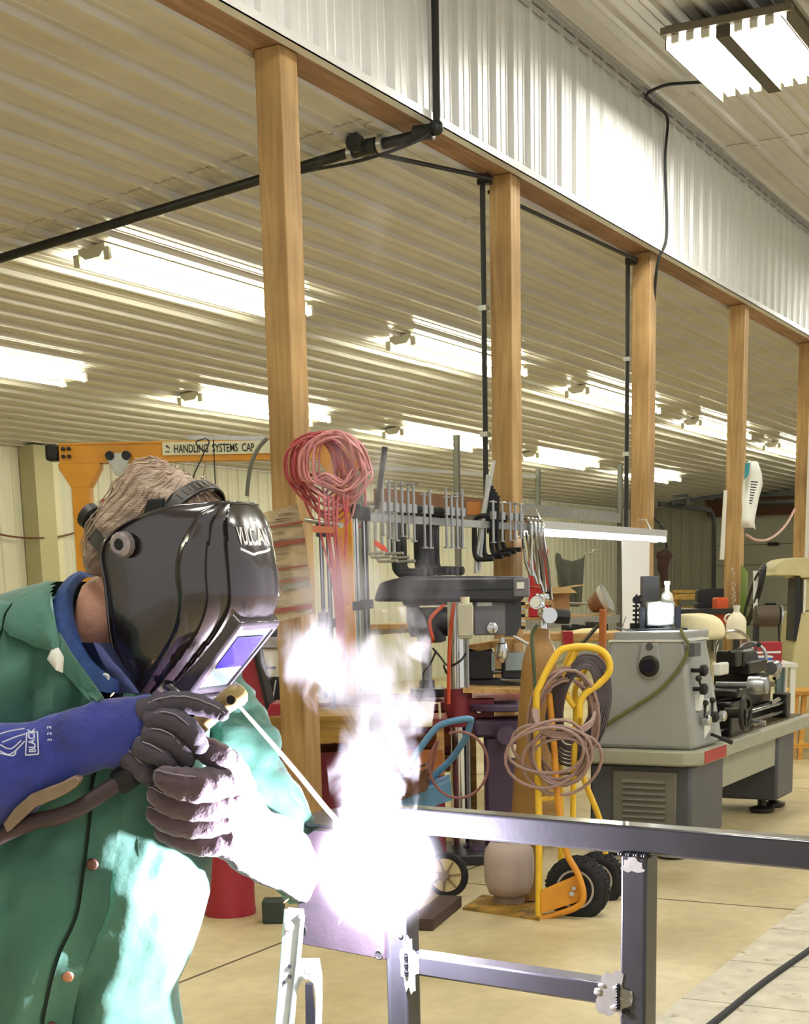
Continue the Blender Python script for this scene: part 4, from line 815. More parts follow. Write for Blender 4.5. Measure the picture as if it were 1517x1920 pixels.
mb = MB(); a_ = DL(965, 1190); mb.cyl((a_.x-.02, -.1, a_.z), (a_.x+.1, -.12, a_.z-.07), .008); mb.sphere((a_.x+.1, -.12, a_.z-.07), .018); mb.build('feed_handle', m_chrome, hd_)
for i in range(5):
    mb = MB(); a_ = DL(975, 1132+i*11); mb.cyl((a_.x, -.05, a_.z), (a_.x+.025, -.05, a_.z), .009, n=8); mb.build('switch_knob', m_wht if i % 2 else m_blk, hd_)
c_ = DL(941, 1195); mb = MB(); mb.lathe([(.02, 0), (.02, -.03), (.03, -.035), (.034, -.06), (.036, -.1), (.03, -.115), (.022, -.13), (.006, -.14)], (c_.x, 0, c_.z), n=20); mb.build('chuck', m_chrome, t, smooth=40)
c_ = DL(862, 1500); mb = MB(); mb.cyl((c_.x, 0, 0), (c_.x, 0, DL(0, 1130).z), .052, n=28); cl = mb.build('column', m_chrome, t)
mb = MB(); mb.cyl((c_.x+.055, -.02, 0.2), (c_.x+.055, -.02, DL(0, 1150).z), .010, n=10); mb.build('rack_bar', m_steel, cl)
a_ = DL(838, 1345); c2 = DL(906, 1310); mb = MB(); mb.cyl((c_.x, 0, a_.z-.05), (c_.x, 0, c2.z+.06), .078, n=24); mb.bx((c_.x, -.05, a_.z), (c_.x+.2, .05, c2.z)); mb.build('table_bracket', m_maroon, t)
mb = MB(); q = DL(897, 1330); mb.cyl((q.x, -.1, q.z), (q.x, -.05, q.z), .014, n=8); mb.build('clamp_bolt', m_chrome, t)
q = DL(945, 1330); mb = MB(); mb.lathe([(.19, 0), (.2, .005), (.2, .03), (.19, .035)], (q.x, 0, q.z-.0), n=32); mb.build('work_table', m_pur, t)
mb = MB(); mb.bx((c_.x-.16, -.25, 0), (c_.x+.2, .25, .06)); mb.build('foot', m_dp, t, bevel=.01)
# motor behind the column and its own smaller press
hq2 = 8.9
b3 = D(805, 1320, hq2); t = thing('drill_press', 'smaller black bench drill press with round motor, left of the big steel column', 'drill press', (b3.x, b3.y, D(0, 1322, hq2).z), ANG); zb3 = b3.z
def EL(px, py, dd=0): q = D(px, py, hq2+dd); return V(((q-b3).dot(U), dd, q.z-zb3))
q = EL(803, 1187); mb = MB(); mb.lathe([(.06, -.1), (.085, -.09), (.085, .09), (.06, .1)], (q.x+.02, 0, q.z), n=24); mb.lathe([(.05, -.12), (.085, -.1), (.085, .12), (.05, .14)], (q.x, 0, q.z+.02), (1, 0, 0), 24); mb.build('motor', m_dp, t, smooth=50)
q = EL(775, 1165); mb = MB(); mb.box((q.x, 0, q.z), (.08, .1, .12)); mb.build('switch_box', m_dpg, t, bevel=.01)
q = EL(800, 1140); mb = MB(); mb.bx((q.x-.14, -.1, q.z-.03), (q.x+.15, .1, q.z+.05)); mb.build('belt_housing', m_dp, t, bevel=.02)
q = EL(801, 1300); mb = MB(); mb.cyl((q.x, 0, 0), (q.x, 0, EL(0, 1205).z), .03, n=20); mb.build('column', m_steel, t)
mb = MB(); mb.bx((q.x-.1, -.12, 0), (q.x+.1, .12, .05)); mb.cyl((q.x, 0, .04), (q.x, 0, .1), .045); mb.build('foot', m_dp, t, bevel=.008)
# its workbench
tb = thing('workbench', 'long cluttered workbench with reddish drawers behind the drill press', 'workbench', (lambda v: V((v.x, v.y, 0)))(D(800, 1400, 9.0)), ANG)
zt3 = D(0, 1324, 9.0).z-.005
m_benchw = wood('bench_top_wood', '9a7440', 'c49a5c', 'd9b679', ax='X', knots=False)
mb = MB(); mb.bx((-.7, -.35, zt3-.05), (.8, .5, zt3)); mb.build('bench_top', m_maroon, tb, bevel=.004)
for x_ in (-.65, .2, .7):
    mb = MB(); mb.bx((x_, -.3, 0), (x_+.09, -.2, zt3-.05)); mb.build('leg', m_benchw, tb)
mb = MB(); mb.bx((-.55, -.28, .45), (.18, .4, .55)); mb.build('lower_shelf', m_benchw, tb)
mb = MB(); mb.bx((-.55, -.29, .56), (.18, .38, zt3-.06)); dr_ = mb.build('drawer_block', m_maroon, tb)
mb = MB(); mb.bx((-.52, -.31, .60), (.15, -.29, .68)); mb.build('drawer', mat('rust_orange', '9a5326', .6, 0, var=.3, vs=6), dr_)
# boards and vise on the big press table / bench
b_ = D(925, 1298, 8.3); mb = MB(); P = [D(x_, y_, 8.25) for x_, y_ in ((868, 1299), (980, 1301), (980, 1293), (868, 1291))]; mb.prism(P, W*.34)
tag(mb.build('wooden_board', m_benchw), 'pale wooden board lying on the drill press table', 'board')
mb = MB(); P = [D(x_, y_, 8.6) for x_, y_ in ((873, 1214), (898, 1221), (978, 1204), (978, 1198), (950, 1198), (873, 1211))]; mb.prism(P, W*.2); tag(mb.build('wooden_board', m_benchw), 'pale wooden board balanced on the steel vise behind the chuck', 'board')
t = facing('bench_vise', 'grey steel machine vise with pale jaws behind the drill chuck', 'vise', 935, 1290, 8.6)
mb = MB(); mb.bx((-.2, 0, 0), (.12, .16, .05)); mb.bx((-.17, 0, .05), (-.03, .15, .22)); mb.bx((.02, .0, .05), (.13, .14, .2)); mb.build('vise_body', m_dp, t, bevel=.01)
mb = MB(); mb.bx((.04, -.02, .1), (.15, 0, .2)); mb.bx((-.04, -.01, .1), (-.02, .1, .2)); mb.build('jaw', mat('pale_blue_grey', '9fb0b4', .35, .3), t)
mb = MB(); mb.cyl((-.25, .05, .08), (.18, .05, .1), .014); mb.cyl((.15, -.08, .04), (-.1, .1, .05), .012); mb.build('screw', m_steel, t)
mb = MB()
for i in range(14):
    p = D(900+random.uniform(-20, 80), 1280+random.uniform(-6, 12), 8.8+random.uniform(0, .4)); mb.box(p, (random.uniform(.03, .14), .05, .03), rz=random.uniform(0, 3))
tag(mb.build('scrap_offcuts', m_iron, bevel=.004), 'heap of dark metal offcuts on the bench behind the drill press', 'scrap', kind='stuff')
# pale bottle hanging on drill press
t = facing('coolant_bottle', 'pale grey squeeze bottle hung upright in front of the drill column', 'bottle', 873, 1198, 8.1)
mb = MB(); z1 = 62*8.1*KP; mb.prism([(-.042, -.03, .012), (.042, -.03, .012), (.044, -.03, z1), (.03, -.03, z1+.01), (-.03, -.03, z1+.01), (-.044, -.03, z1)], (0, .06, 0)); mb.prism([(-.03, -.02, 0), (.03, -.02, 0), (.042, -.03, .013), (-.042, -.03, .013)], (0, .05, 0)); mb.build('body', mat('bottle_grey', 'b6b39e', .5), t, bevel=.008)
mb = MB(); mb.cyl((0, 0, z1), (0, 0, z1+.045), .025, n=18); mb.build('cap', mat('cap_cream', 'd8d2b2', .5), t)
# cords: orange
mb = MB(); mb.tube(smoothpath([D(832, 1135, 8.2), D(815, 1150, 8.1), D(806, 1165, 8.1), D(808, 1185, 8.1), D(811, 1200, 8.1), D(795, 1212, 8.2)]), .010, 8); tag(mb.build('extension_cord', m_oran, smooth=60), 'short curved orange cord in front of the small drill press motor', 'cord')
mb = MB(); mb.tube(smoothpath([D(852, 1130, 8.15), D(846, 1170, 8.15), D(843, 1215, 8.15), D(842, 1260, 8.15), D(841, 1320, 8.15)]), .011, 8); tag(mb.build('extension_cord', m_oran, smooth=60), 'straight orange cord hanging beside the steel drill column', 'cord')
mb = MB(); mb.tube(smoothpath([D(873, 1226, 8.2), D(862, 1240, 8.1), D(840, 1248, 8.3), D(826, 1232, 8.6), D(812, 1216, 8.7)]), .006, 7); mb.tube(smoothpath([D(832, 1248, 8.3), D(838, 1262, 8.4), D(848, 1272, 8.5)]), .006, 7); mb.tube(smoothpath([D(818, 1220, 8.7), D(806, 1246, 8.7), D(794, 1262, 8.8), D(793, 1290, 8.8)]), .006, 7); tag(mb.build('black_cord', m_blk, smooth=60), 'black cord slung behind the steel drill column', 'cord')
# mug, bottles on the bench edge
t = facing('plastic_jug', 'beige plastic measuring jug with square handle below the small drill press', 'jug', 791, 1362, 7.9)
mb = MB(); k_ = 7.9*KP; mb.lathe([(20*k_, 0), (22*k_, .006), (24*k_, 46*k_), (22*k_, 46*k_), (20*k_, .012)], n=24); mb.build('body', m_cream, t)
mb = MB(); mb.tube([(22*k_, 0, 42*k_), (34*k_, 0, 44*k_), (35*k_, 0, 12*k_), (21*k_, 0, 10*k_)], .007, 8); mb.build('handle', m_cream, t)
t = can('spray_can', 757, 1362, 7.95, 22, 62, m_wht, 'white capped bottle left of the beige jug', 'bottle')
mb = MB(); mb.bx(D(720, 1366, 7.95)-V((0, 0, .0)), D(720, 1366, 7.95)+V((.001, .001, .001)))
tb2 = thing('low_shelf', 'low maroon shelf unit beneath the jug and bottle', 'shelf', (lambda v: V((v.x, v.y, 0)))(D(770, 1400, 8.0)), ANG)
z_ = D(0, 1362, 7.95).z-.003; mb = MB(); mb.bx((-.18, -.12, z_-.04), (.2, .3, z_)); mb.build('shelf_board', m_maroon, tb2)
mb = MB(); mb.bx((-.16, -.1, .0), (.18, .28, z_-.30)); mb.build('cabinet', m_maroon, tb2)
mb = MB(); mb.bx((-.17, -.14, z_-.28), (.17, -.10, z_-.16)); mb.build('front_board', mat('rusty_board', 'a3622e', .6, 0, var=.3, vs=6), tb2)
for x_ in (-.16, .14):
    mb = MB(); mb.bx((x_, -.1, z_-.3), (x_+.04, -.06, z_-.04)); mb.build('upright', m_benchw, tb2)
# ---- blue cart with tray of chain
hb2 = hd(floorpt(835, 1683))
t = thing('blue_cart', 'blue tubular hand cart with a spoked wheel and a rusty chain basket', 'cart', (lambda v: V((v.x, v.y, 0)))(D(790, 1683, hb2)), ANG)
m_bl = mat('cart_blue', '5b8fb8', .4, 0, var=.1, vs=8)
def CP(px, py, dd=0): return D(px, py, hb2+dd)
mb = MB(); mb.tube(smoothpath([CP(740, 1470), CP(762, 1440), CP(790, 1400), CP(815, 1368), CP(832, 1357), CP(860, 1350), CP(880, 1348), CP(882, 1356, .02), CP(872, 1385, .05), CP(845, 1425, .1), CP(812, 1458, .12), CP(800, 1500, .12)], 4), .0165, 10); mb.build('handle', m_bl, t, world=True, smooth=60)
mb = MB(); mb.prism([CP(x_, y_, -.05) for x_, y_ in ((745, 1500), (845, 1465), (848, 1500), (760, 1530))], W*.3); mb.build('cart_panel', m_bl, t, world=True)
mb = MB(); mb.bx((0, 0, 0), (.001, .001, .001))
c_ = CP(838, 1640, .0); ax = AX; R_ = 44*hb2*KP
mb = MB(); mb.torus(c_, R_*.86, R_*.16, ax, 36, 10); w_ = mb.build('wheel', m_rub, t, world=True, smooth=60)
mb = MB(); mb.lathe([(R_*.74, -.02), (R_*.74, .02)], c_, ax, 30); mb.build('rim', mat('cream_rim', 'd9c79a', .5), w_)
mb = MB(); x_ = ax.orthogonal().normalized(); y_ = ax.cross(x_)
for i in range(7): a_ = 2*pi*i/7; r_ = x_*cos(a_)+y_*sin(a_); mb.bar(c_+ax*.024, c_+ax*.024+r_*R_*.72, .006, .012, up=ax)
mb.lathe([(.025, 0), (.025, .05)], c_, ax, 14); mb.build('spokes', mat('spoke_brown', '8a7a66', .5), w_)
mb = MB(); mb.bar(CP(838, 1640, .05), CP(790, 1500, .1), .03, .03); mb.bar(CP(838, 1640, .3), CP(700, 1640, .3), .03, .03); mb.build('frame_bar', m_dp, t, world=True)
tt = thing('chain_basket', 'rusty wire basket heaped with chain beside the blue cart handle', 'basket', CP(770, 1480, -.08), ANG)
mb = MB(); P = [CP(x_, y_, -.12) for x_, y_ in ((748, 1462), (800, 1443), (808, 1450), (798, 1480), (752, 1498))]; mb.tube(P, .008, 6, closed=True); mb.tube([p+W*.25 for p in P], .008, 6, closed=True)
for p in P: mb.tube([p, p+W*.25], .007, 6)
mb.prism([P[0], P[1], P[3], P[4]], W*.01); mb.build('basket_frame', mat('rust', '6c4a38', .7, .2, var=.3, vs=20), tt, world=True)
mb = MB()
for i in range(60):
    p = CP(754+random.uniform(0, 44), 1482-random.uniform(0, 30), -.10+random.uniform(0, .25)); mb.torus(p, .018, .005, (random.uniform(-1, 1), random.uniform(-1, 1), random.uniform(-1, 1)), 8, 5)
o = mb.build('chain', mat('rusty_chain', '8a6a54', .6, .4, var=.3, vs=20), tt, world=True)
mb = MB(); P = []
for i in range(33): a_ = 1.9-2*pi*i/32*.93; P.append(CP(860+55*cos(a_), 1434-62*sin(a_), -.1-.003*i))
mb.tube(smoothpath(P+[CP(805, 1462, -.14)], 2), .007, 7); tag(mb.build('cable_loop', mat('mauve_cable', '8a5a58', .5), smooth=60), 'large loop of mauve cable hanging over the blue cart', 'cable')
# purple cast column seen behind cart loop
t = thing('machine_pedestal', 'violet grey cast machine pedestal behind the hand truck', 'pedestal', (lambda v: V((v.x, v.y, 0)))(D(945, 1400, 8.35)), ANG)
q0 = D(945, 1352, 8.35).z-.08; mb = MB(); mb.bx((-.11, -.1, .0), (.13, .12, q0)); mb.bx((-.2, -.12, 0), (.2, .15, .08)); mb.build('pedestal_body', m_pur, t, bevel=.02)
mb = MB(); mb.bx((-.17, -.12, q0), (.16, .15, q0+.10)); mb.build('pedestal_head', m_pur, t, bevel=.02)
mb = MB(); mb.lathe([(.05, 0), (.06, .05), (.05, .1)], (.0, -.14, q0+.02), (0, -1, 0), 16); mb.build('lug', m_pur, t)
t = can('cup', 962, 1420, 7.9, 22, 24, m_cream, 'cream cup at the left of the hand truck hoses', 'cup')
mb = MB()
for i in range(8):
    p = D(905+i*9+random.uniform(-3, 3), 1512+random.uniform(-3, 3), 7.9); mb.box(p, (.05, .06, .03), rz=random.uniform(0, 3))
# ---- left red cabinet/ cream vending, trash can
m_redc = mat('cabinet_red', '9f2637', .45, 0, var=.08)
t = thing('red_cabinet', 'red sloping tool cabinet standing on a wood bench left of the first post', 'cabinet', (lambda v: V((v.x, v.y, D(0, 1342, 8.0).z)))(D(500, 1342, 8.0)), ANG)
mb = MB(); mb.prism([D(x_, y_, 8.0) for x_, y_ in ((415, 1342), (505, 1338), (474, 1216), (468, 1205), (415, 1205))], W*.25); cb = mb.build('side_panel', m_redc, t, bevel=.01, world=True)
mb = MB(); mb.prism([D(x_, y_, 7.98) for x_, y_ in ((500, 1336), (507, 1334), (478, 1212), (472, 1216))], W*.3); mb.build('rubber_edge', m_blk, t, world=True)
mb = MB(); mb.prism([D(x_, y_, 7.96) for x_, y_ in ((460, 1350), (560, 1350), (560, 1318), (505, 1320), (500, 1336), (462, 1340))], W*.3); mb.build('base_drawer', m_redc, t, bevel=.008, world=True)
t = thing('wood_bench', 'yellowish wood bench carrying the red cabinet left of the first post', 'bench', (lambda v: V((v.x, v.y, 0)))(D(500, 1400, 8.0)), ANG)
z_ = D(0, 1351, 8.0).z; mb = MB(); mb.bx((-.5, -.15, z_-.14), (.56, .5, z_)); mb.build('bench_top', m_bench, t)
for x_ in (-.45, .45):
    mb = MB(); mb.bx((x_, -.1, 0), (x_+.09, 0, z_-.14)); mb.build('leg', m_bench, t)
mb = MB(); mb.bx((-.3, -.05, .3), (.4, .4, z_-.2)); mb.build('lower_block', m_maroon, t)
t = facing('cream_appliance', 'cream cabinet with a dark slot behind the red cabinet and first post', 'cabinet', 520, 1330, 8.8)
mb = MB(); mb.bx((-.22, 0, 0), (.4, .3, .36)); mb.build('body', m_cream, t, bevel=.02)
mb = MB(); mb.bx((-.09, -.01, .24), (0.0, 0, .25)); mb.bx((-.10, -.012, .02), (.05, .01, .19)); mb.build('dark_slot', m_blk, t)
mb = MB(); mb.bar((-.12, -.02, .2), (-.06, -.03, .04), .025, .02); mb.bar((.0, -.02, .17), (-.03, -.03, .02), .008); mb.bx((-.2, -.02, .36), (.3, .2, .42)); mb.build('rail_parts', m_galv, t)
mb = MB(); mb.bx((-.2, .0, .42), (.3, .2, .5)); mb.build('upper_clutter', m_dp, t, bevel=.02)
cb = floorpt(420, 1731); t = thing('trash_can', 'round red metal drum on the floor behind the welder', 'drum', cb+W*.22, ANG)
mb = MB(); r_ = 52*hd(cb)*KP; mb.lathe([(r_, 0), (r_*1.01, .02), (r_*.985, .04), (r_*.985, .42), (r_*1.02, .44), (r_*.96, .46)], n=36); mb.build('drum_body', m_redc, t, smooth=50)
mb = MB(); mb.lathe([(r_*1.03, .44), (r_*1.04, .46), (r_*.9, .52), (r_*.3, .56), (.02, .57)], n=36); mb.build('lid', m_redc, t, smooth=50)
cb = floorpt(512, 1733); mb = MB(); mb.bx((-.05, 0, 0), (.05, .1, .11)); o = mb.build('block', mat('dark_green', '2e3b33', .6), bevel=.01); o.location = cb; o.rotation_euler = (0, 0, ANG); tag(o, 'small dark green block on the floor left of the ladder leg', 'block')
# rods on the floor / leaning pieces behind glare
mb = MB(); mb.bar(floorpt(790, 1745)+V((0, 0, .03)), floorpt(845, 1700)+V((0, 0, .03)), .11, .05); tag(mb.build('timber_offcut', mat('charred_wood', '4a3934', .8)), 'dark timber offcut lying on the floor beyond the weld', 'offcut')
# ================================================================ CLAMPS AND CORDS ON THE POSTS, RACK BEHIND
YR = 3.95; ZR = 1.872
def RX(px, py=980): return atY(px, py, YR)
xa, xb, xe = RX(668).x, RX(986, 985).x, RX(1240, 1003).x
mb = MB(); mb.bx((xa, YR-.02, ZR-.02), (xb+.1, YR+.02, ZR+.02)); t = tag(mb.build('clamp_rail', m_galv), 'galvanised rail carrying the clamps between first and second post', 'rail')
t = thing('shop_light', 'long bright double tube shop light running past the second and third posts', 'lamp', (xb, YR, ZR))
mb = MB(); mb.bx((xb, YR-.05, ZR-.005), (xe, YR+.06, ZR+.045)); mb.build('housing', mat('aluminium', 'dcdcd8', .3, .6), t, world=True)
mt = emis('shop_tube', 'f2f2ff', 5)
for y_ in (-.03, .04):
    mb = MB(); mb.cyl((xb+.02, YR+y_, ZR-.028), (xe-.02, YR+y_, ZR-.028), .016, n=12); mb.build('tube', mt, t, world=True)
    for x_ in (xb, xe-.03):
        mb = MB(); mb.box((x_+.015, YR+y_, ZR-.025), (.03, .035, .045)); mb.build('lamp_holder', m_wht, t, world=True)
for x_ in (xb+.25, xe-.25):
    mb = MB(); mb.tube([(x_, YR, ZR+.045), (x_, YR+.04, ZR+.12), (x_, YR+.1, ZR+.12)], .006, 6); mb.build('hanger', m_galv, t, world=True)
def cclamp(x, H=.27, wd=.13, th=.028, m=m_blk, lab='', grp='large black C clamps on the rail', sc=.13, tilt=0, turn=0):
    t = thing('c_clamp', lab, 'clamp', (x, YR, ZR+.02), turn, grp); k_ = th
    mb = MB(); P = [(0, -wd*.5, .03), (0, wd*.32, .03), (0, wd*.5, 0), (0, wd*.55, -.04), (0, wd*.55, -H+.05), (0, wd*.45, -H+.01), (0, wd*.3, -H), (0, -wd*.5, -H)]
    Q = smoothpath(P, 3); mb.tube(Q, [k_*.5 if 3 < i < len(Q)-4 else k_*.42 for i in range(len(Q))], 8, sy=1.0); mb.build('frame', m, t, smooth=60)
    mb = MB(); mb.cyl((0, -wd*.5, -H*.55), (0, -wd*.5, sc), .008, n=8); mb.cyl((0, -wd*.5, .01), (0, -wd*.5, .055), .02, n=12); mb.cyl((0, -wd*.5, -H*.58), (0, -wd*.5, -H*.55), .018, n=12); mb.build('screw', m_steel, t)
    mb = MB(); a_ = tilt; mb.cyl((-cos(a_)*.045, -wd*.5-sin(a_)*.045, sc-.01), (cos(a_)*.045, -wd*.5+sin(a_)*.045, sc-.01), .005, n=6); mb.build('tee_handle', m_steel, t)
    return t
names = ['first', 'second', 'third', 'fourth', 'fifth', 'sixth']
for i, px in enumerate((770, 781, 812, 822, 832, 842)):
    cclamp(RX(px).x, .29 if i > 1 else .30, .17, .058, m_blk, '%s of the large black C clamps counted from the left' % names[i], sc=.12+.02*(i % 3), tilt=i*.7)
for i, px in enumerate((700, 712, 724, 736, 748, 758)):
    cclamp(RX(px).x, .20+.02*(i % 3), .12, .02, m_galv, '%s of the small steel C clamps right of the red cords' % names[i], 'small steel C clamps on the rail', sc=.15+.02*(i % 2), tilt=i*.9)
for i, px in enumerate((908, 925, 940, 950, 960)):
    cclamp(RX(px).x, .22-.015*i, .12, .034, m_dsteel if i % 2 else m_blk, '%s of the dark C clamps hung beside the second post' % names[i], 'dark C clamps beside the second post', sc=.12, tilt=i)
for i, px in enumerate((970, 978, 985, 992)):
    x_ = RX(px).x; mb = MB(); L_ = .30+.05*i
    t = thing('locking_clamp', '%s of the chrome locking clamps at the rail end by the red cooler' % names[i], 'clamp', (x_, YR-.06, ZR), 0, 'chrome locking clamps at the rail end')
    mb.tube(smoothpath([(0, .04, .03), (0, 0, .05), (.01, -.03, .02), (.01, -.03, -.06), (.03+.03*i, -.02, -L_*.6), (.05+.04*i, -.02, -L_)], 3), [.012]*15+[.014], 6); mb.build('jaw_arm', m_chrome, t, smooth=60)
    mb = MB(); mb.tube([(0, .03, -.03), (.03+.03*i, .02, -L_*.7), (.04+.04*i, -.01, -L_)], [.008, .012, .012], 6); mb.build('lever', m_chrome if i < 3 else m_blk, t)
# tall tools standing among the clamps
def stick(pts, r, m, name, lab, cat, grp=None, n=8):
    mb = MB(); mb.tube([V(p) for p in pts], r, n); return tag(mb.build(name, m, smooth=50), lab, cat, grp)
stick([D(722, 838, 7.7), D(706, 955, 7.7)], [.016, .012], m_pipe, 'pry_bar', 'dark grey pry bar standing up among the small clamps', 'bar')
stick([D(926, 864, 9.2), D(905, 975, 9.2), D(893, 1050, 9.2), D(893, 1075, 9.2)], [.012, .02, .012, .016], m_galv, 'bar_clamp', 'long pale bar clamp leaning left of the second post', 'clamp')
stick([D(915, 890, 9.2), D(898, 1070, 9.2)], .012, m_steel, 'bar_clamp', 'thin steel bar clamp just behind the long pale one', 'clamp')
mb = MB()
for i in range(5):
    x_ = 918+i*4; mb.tube([D(x_, 905+i*6, 9.2), D(x_-2, 1000, 9.2)], .012, 6)
tag(mb.build('threaded_rods', m_dsteel, None), 'dark threaded rods bundled left of the second post', 'rods', kind='stuff')
t = facing('wood_block', 'orange wooden block resting on the rail left of the second post', 'block', 889, 965, 9.3); mb = MB(); mb.bx((-.04, 0, 0), (.04, .08, .075)); mb.build('body', mat('orange_block', 'c07a35', .6), t)
# tall bar clamps and red cords hanging on the first post
PF = 6.62
for i, (x0_, x1_, y0_, y1_, m_, lb) in enumerate(((597, 606, 985, 1310, m_blk, 'black long bar clamp hanging leftmost on the first post'), (610, 620, 985, 1330, m_dsteel, 'dark steel long bar clamp hanging second from the left'), (661, 672, 950, 1300, m_chrome, 'chrome long bar clamp hanging right of the red cords'), (676, 690, 955, 1290, m_blk, 'black long bar clamp hanging rightmost beside the chrome one'))):
    t = thing('long_bar_clamp', lb, 'clamp', D(x0_, y0_, PF+.15+.02*i), ANG, 'long bar clamps hanging on the first post')
    hh = PF+.15+.02*i; w2 = (x1_-x0_)*hh*KP; dz = D(x0_, y1_, hh).z-D(x0_, y0_, hh).z
    mb = MB(); mb.bx((0, 0, dz), (w2*.85, .012, 0)); mb.build('bar', m_, t, bevel=.002)
    mb = MB(); mb.bx((w2*.35, -.004, dz), (w2*.5, 0, 0)); mb.build('bar_edge', m_chrome if i != 2 else m_dsteel, t)
    mb = MB(); mb.bx((-.01, -.03, -.05), (w2+.01, .03, .01)); mb.cyl((w2*.5, -.05, -.02), (w2*.5, .04, -.02), .008); mb.build('jaw', mat('jaw_red', 'b03028', .5) if i == 1 else m_dsteel, t, bevel=.004)
    mb = MB(); mb.bx((-.012, -.04, dz*.55), (w2+.012, .03, dz*.55+.04)); mb.build('slide_head', m_dsteel, t, bevel=.004)
random.seed(5)
m_rc = [mat('cord_red', 'b04a50', .5), mat('cord_pink', 'c98486', .5), mat('cord_orange', 'b8683a', .5)]
def cord_bundle(label, k, m, cx, dd):
    mb = MB()
    for i in range(k):
        ox = random.uniform(-10, 10); w_ = random.uniform(32, 62); b_ = random.uniform(905, 985); top = random.uniform(808, 822)
        P = [(cx+ox-w_*.9, 900), (cx+ox-w_, 860), (cx+ox-w_*.75, top+16), (cx+ox, top), (cx+ox+w_*.7, top+22), (cx+ox+w_, 880), (cx+ox+w_*.95, b_-30), (cx+ox+w_*.4, b_), (cx+ox-w_*.3, b_-18)]
        q = [D(a_, b2, PF+dd+.04*sin(j+i)) for j, (a_, b2) in enumerate(P)]
        mb.tube(smoothpath(q, 4, closed=True), .0055, 6, closed=True)
    return tag(mb.build('extension_cord', m, smooth=60), label, 'cord', 'red cords hung on the first post')
cord_bundle('dark red extension cord bundle at the back of the hanging cords', 13, m_rc[0], 600, .12)
cord_bundle('pinkish extension cord coils at the front of the hanging cords', 13, m_rc[1], 628, .04)
mb = MB()
for i in range(7):
    x0_ = 598+i*9; mb.tube(smoothpath([D(x0_, 930, PF), D(x0_+random.uniform(-4, 8), 1000, PF-.02), D(622+i*4, 1080, PF-.02), D(630+i*2.4, 1150, PF), D(634+i*2, 1240, PF)], 4), .0055, 6)
tag(mb.build('extension_cord', m_rc[0], smooth=60), 'red cord tails hanging straight down from the coiled bundles', 'cord', 'red cords hung on the first post')
mb = MB(); mb.prism([D(x_, y, PF-.03) for x_, y in ((632, 1005), (641, 1003), (655, 1135), (645, 1135))], W*.006); mb.prism([D(x_, y, PF-.04) for x_, y in ((586, 985), (625, 988), (625, 1000), (586, 998))], W*.01); tag(mb.build('orange_strap', m_rc[2]), 'orange strap hanging through the red cords', 'strap')
mb = MB(); mb.tube(smoothpath([D(640, 828, PF+.3), D(672, 860, PF+.3), D(684, 920, PF+.3), D(682, 975, PF+.3), D(668, 985, PF+.3), D(665, 930, PF+.3), D(655, 870, PF+.3)], 5), .007, 6); tag(mb.build('wire_loop', m_rc[0], smooth=60), 'large thin red wire loop outlining the right of the cord bundle', 'wire')
mb = MB(); mb.cyl(D(575, 975, PF+.2), D(640, 985, PF), .012); tag(mb.build('hook', m_galv), 'galvanised hook arm behind the red cords on the first post', 'hook')
mb = MB(); mb.prism([D(x_, y, PF-.05) for x_, y in ((703, 1012), (722, 1024), (729, 1036), (716, 1032), (702, 1022))], W*.02); tag(mb.build('pliers_grip', mat('orange_red', 'd5452c', .45)), 'orange red plier grip among the small steel clamps', 'tool')
# weathered board on the first post
t = thing('wooden_chart', 'weathered striped board fixed across the first post beside the helmet', 'board', D(545, 1060, 6.75), ANG)
mb = MB(); mb.prism([D(x_, y, 6.78) for x_, y in ((480, 965), (557, 945), (572, 1010), (582, 1080), (589, 1150), (500, 1172), (480, 1174))], W*.015); mb.build('panel', wood('chart_wood', 'ab9878', 'c0ad8a', 'd2c3a2', ax='X', knots=False, sc=.6), t, bevel=.003, world=True)
mb = MB()
for (y, hgt) in ((980, 4), (1012, 9), (1062, 3), (1085, 3), (1136, 9)): mb.prism([D(x_, yy, 6.765) for x_, yy in ((498, y+8), (565+(y-945)*.1, y-4), (565+(y-945)*.1, y-4+hgt), (498, y+8+hgt))], W*.004)
mb.build('red_stripes', mat('faded_red', '97503f', .7), t, world=True)
mb = MB()
for i in range(26):
    y = 965+i*7.4+random.uniform(-2, 2); x_ = 500+random.uniform(0, 25); mb.prism([D(a_, b2, 6.768) for a_, b2 in ((x_, y), (x_+random.uniform(15, 45), y-4), (x_+random.uniform(15, 45), y-3), (x_, y+1.3))], W*.003)
mb.build('faded_lines', mat('faded_ink', '7c6e58', .8), t, world=True)
mb = MB(); mb.prism([D(x_, y, 6.765) for x_, y in ((530, 1099), (578, 1090), (579, 1098), (530, 1107))], W*.004); mb.build('grey_stripe', mat('faded_grey', '8b8d80', .7), t, world=True)
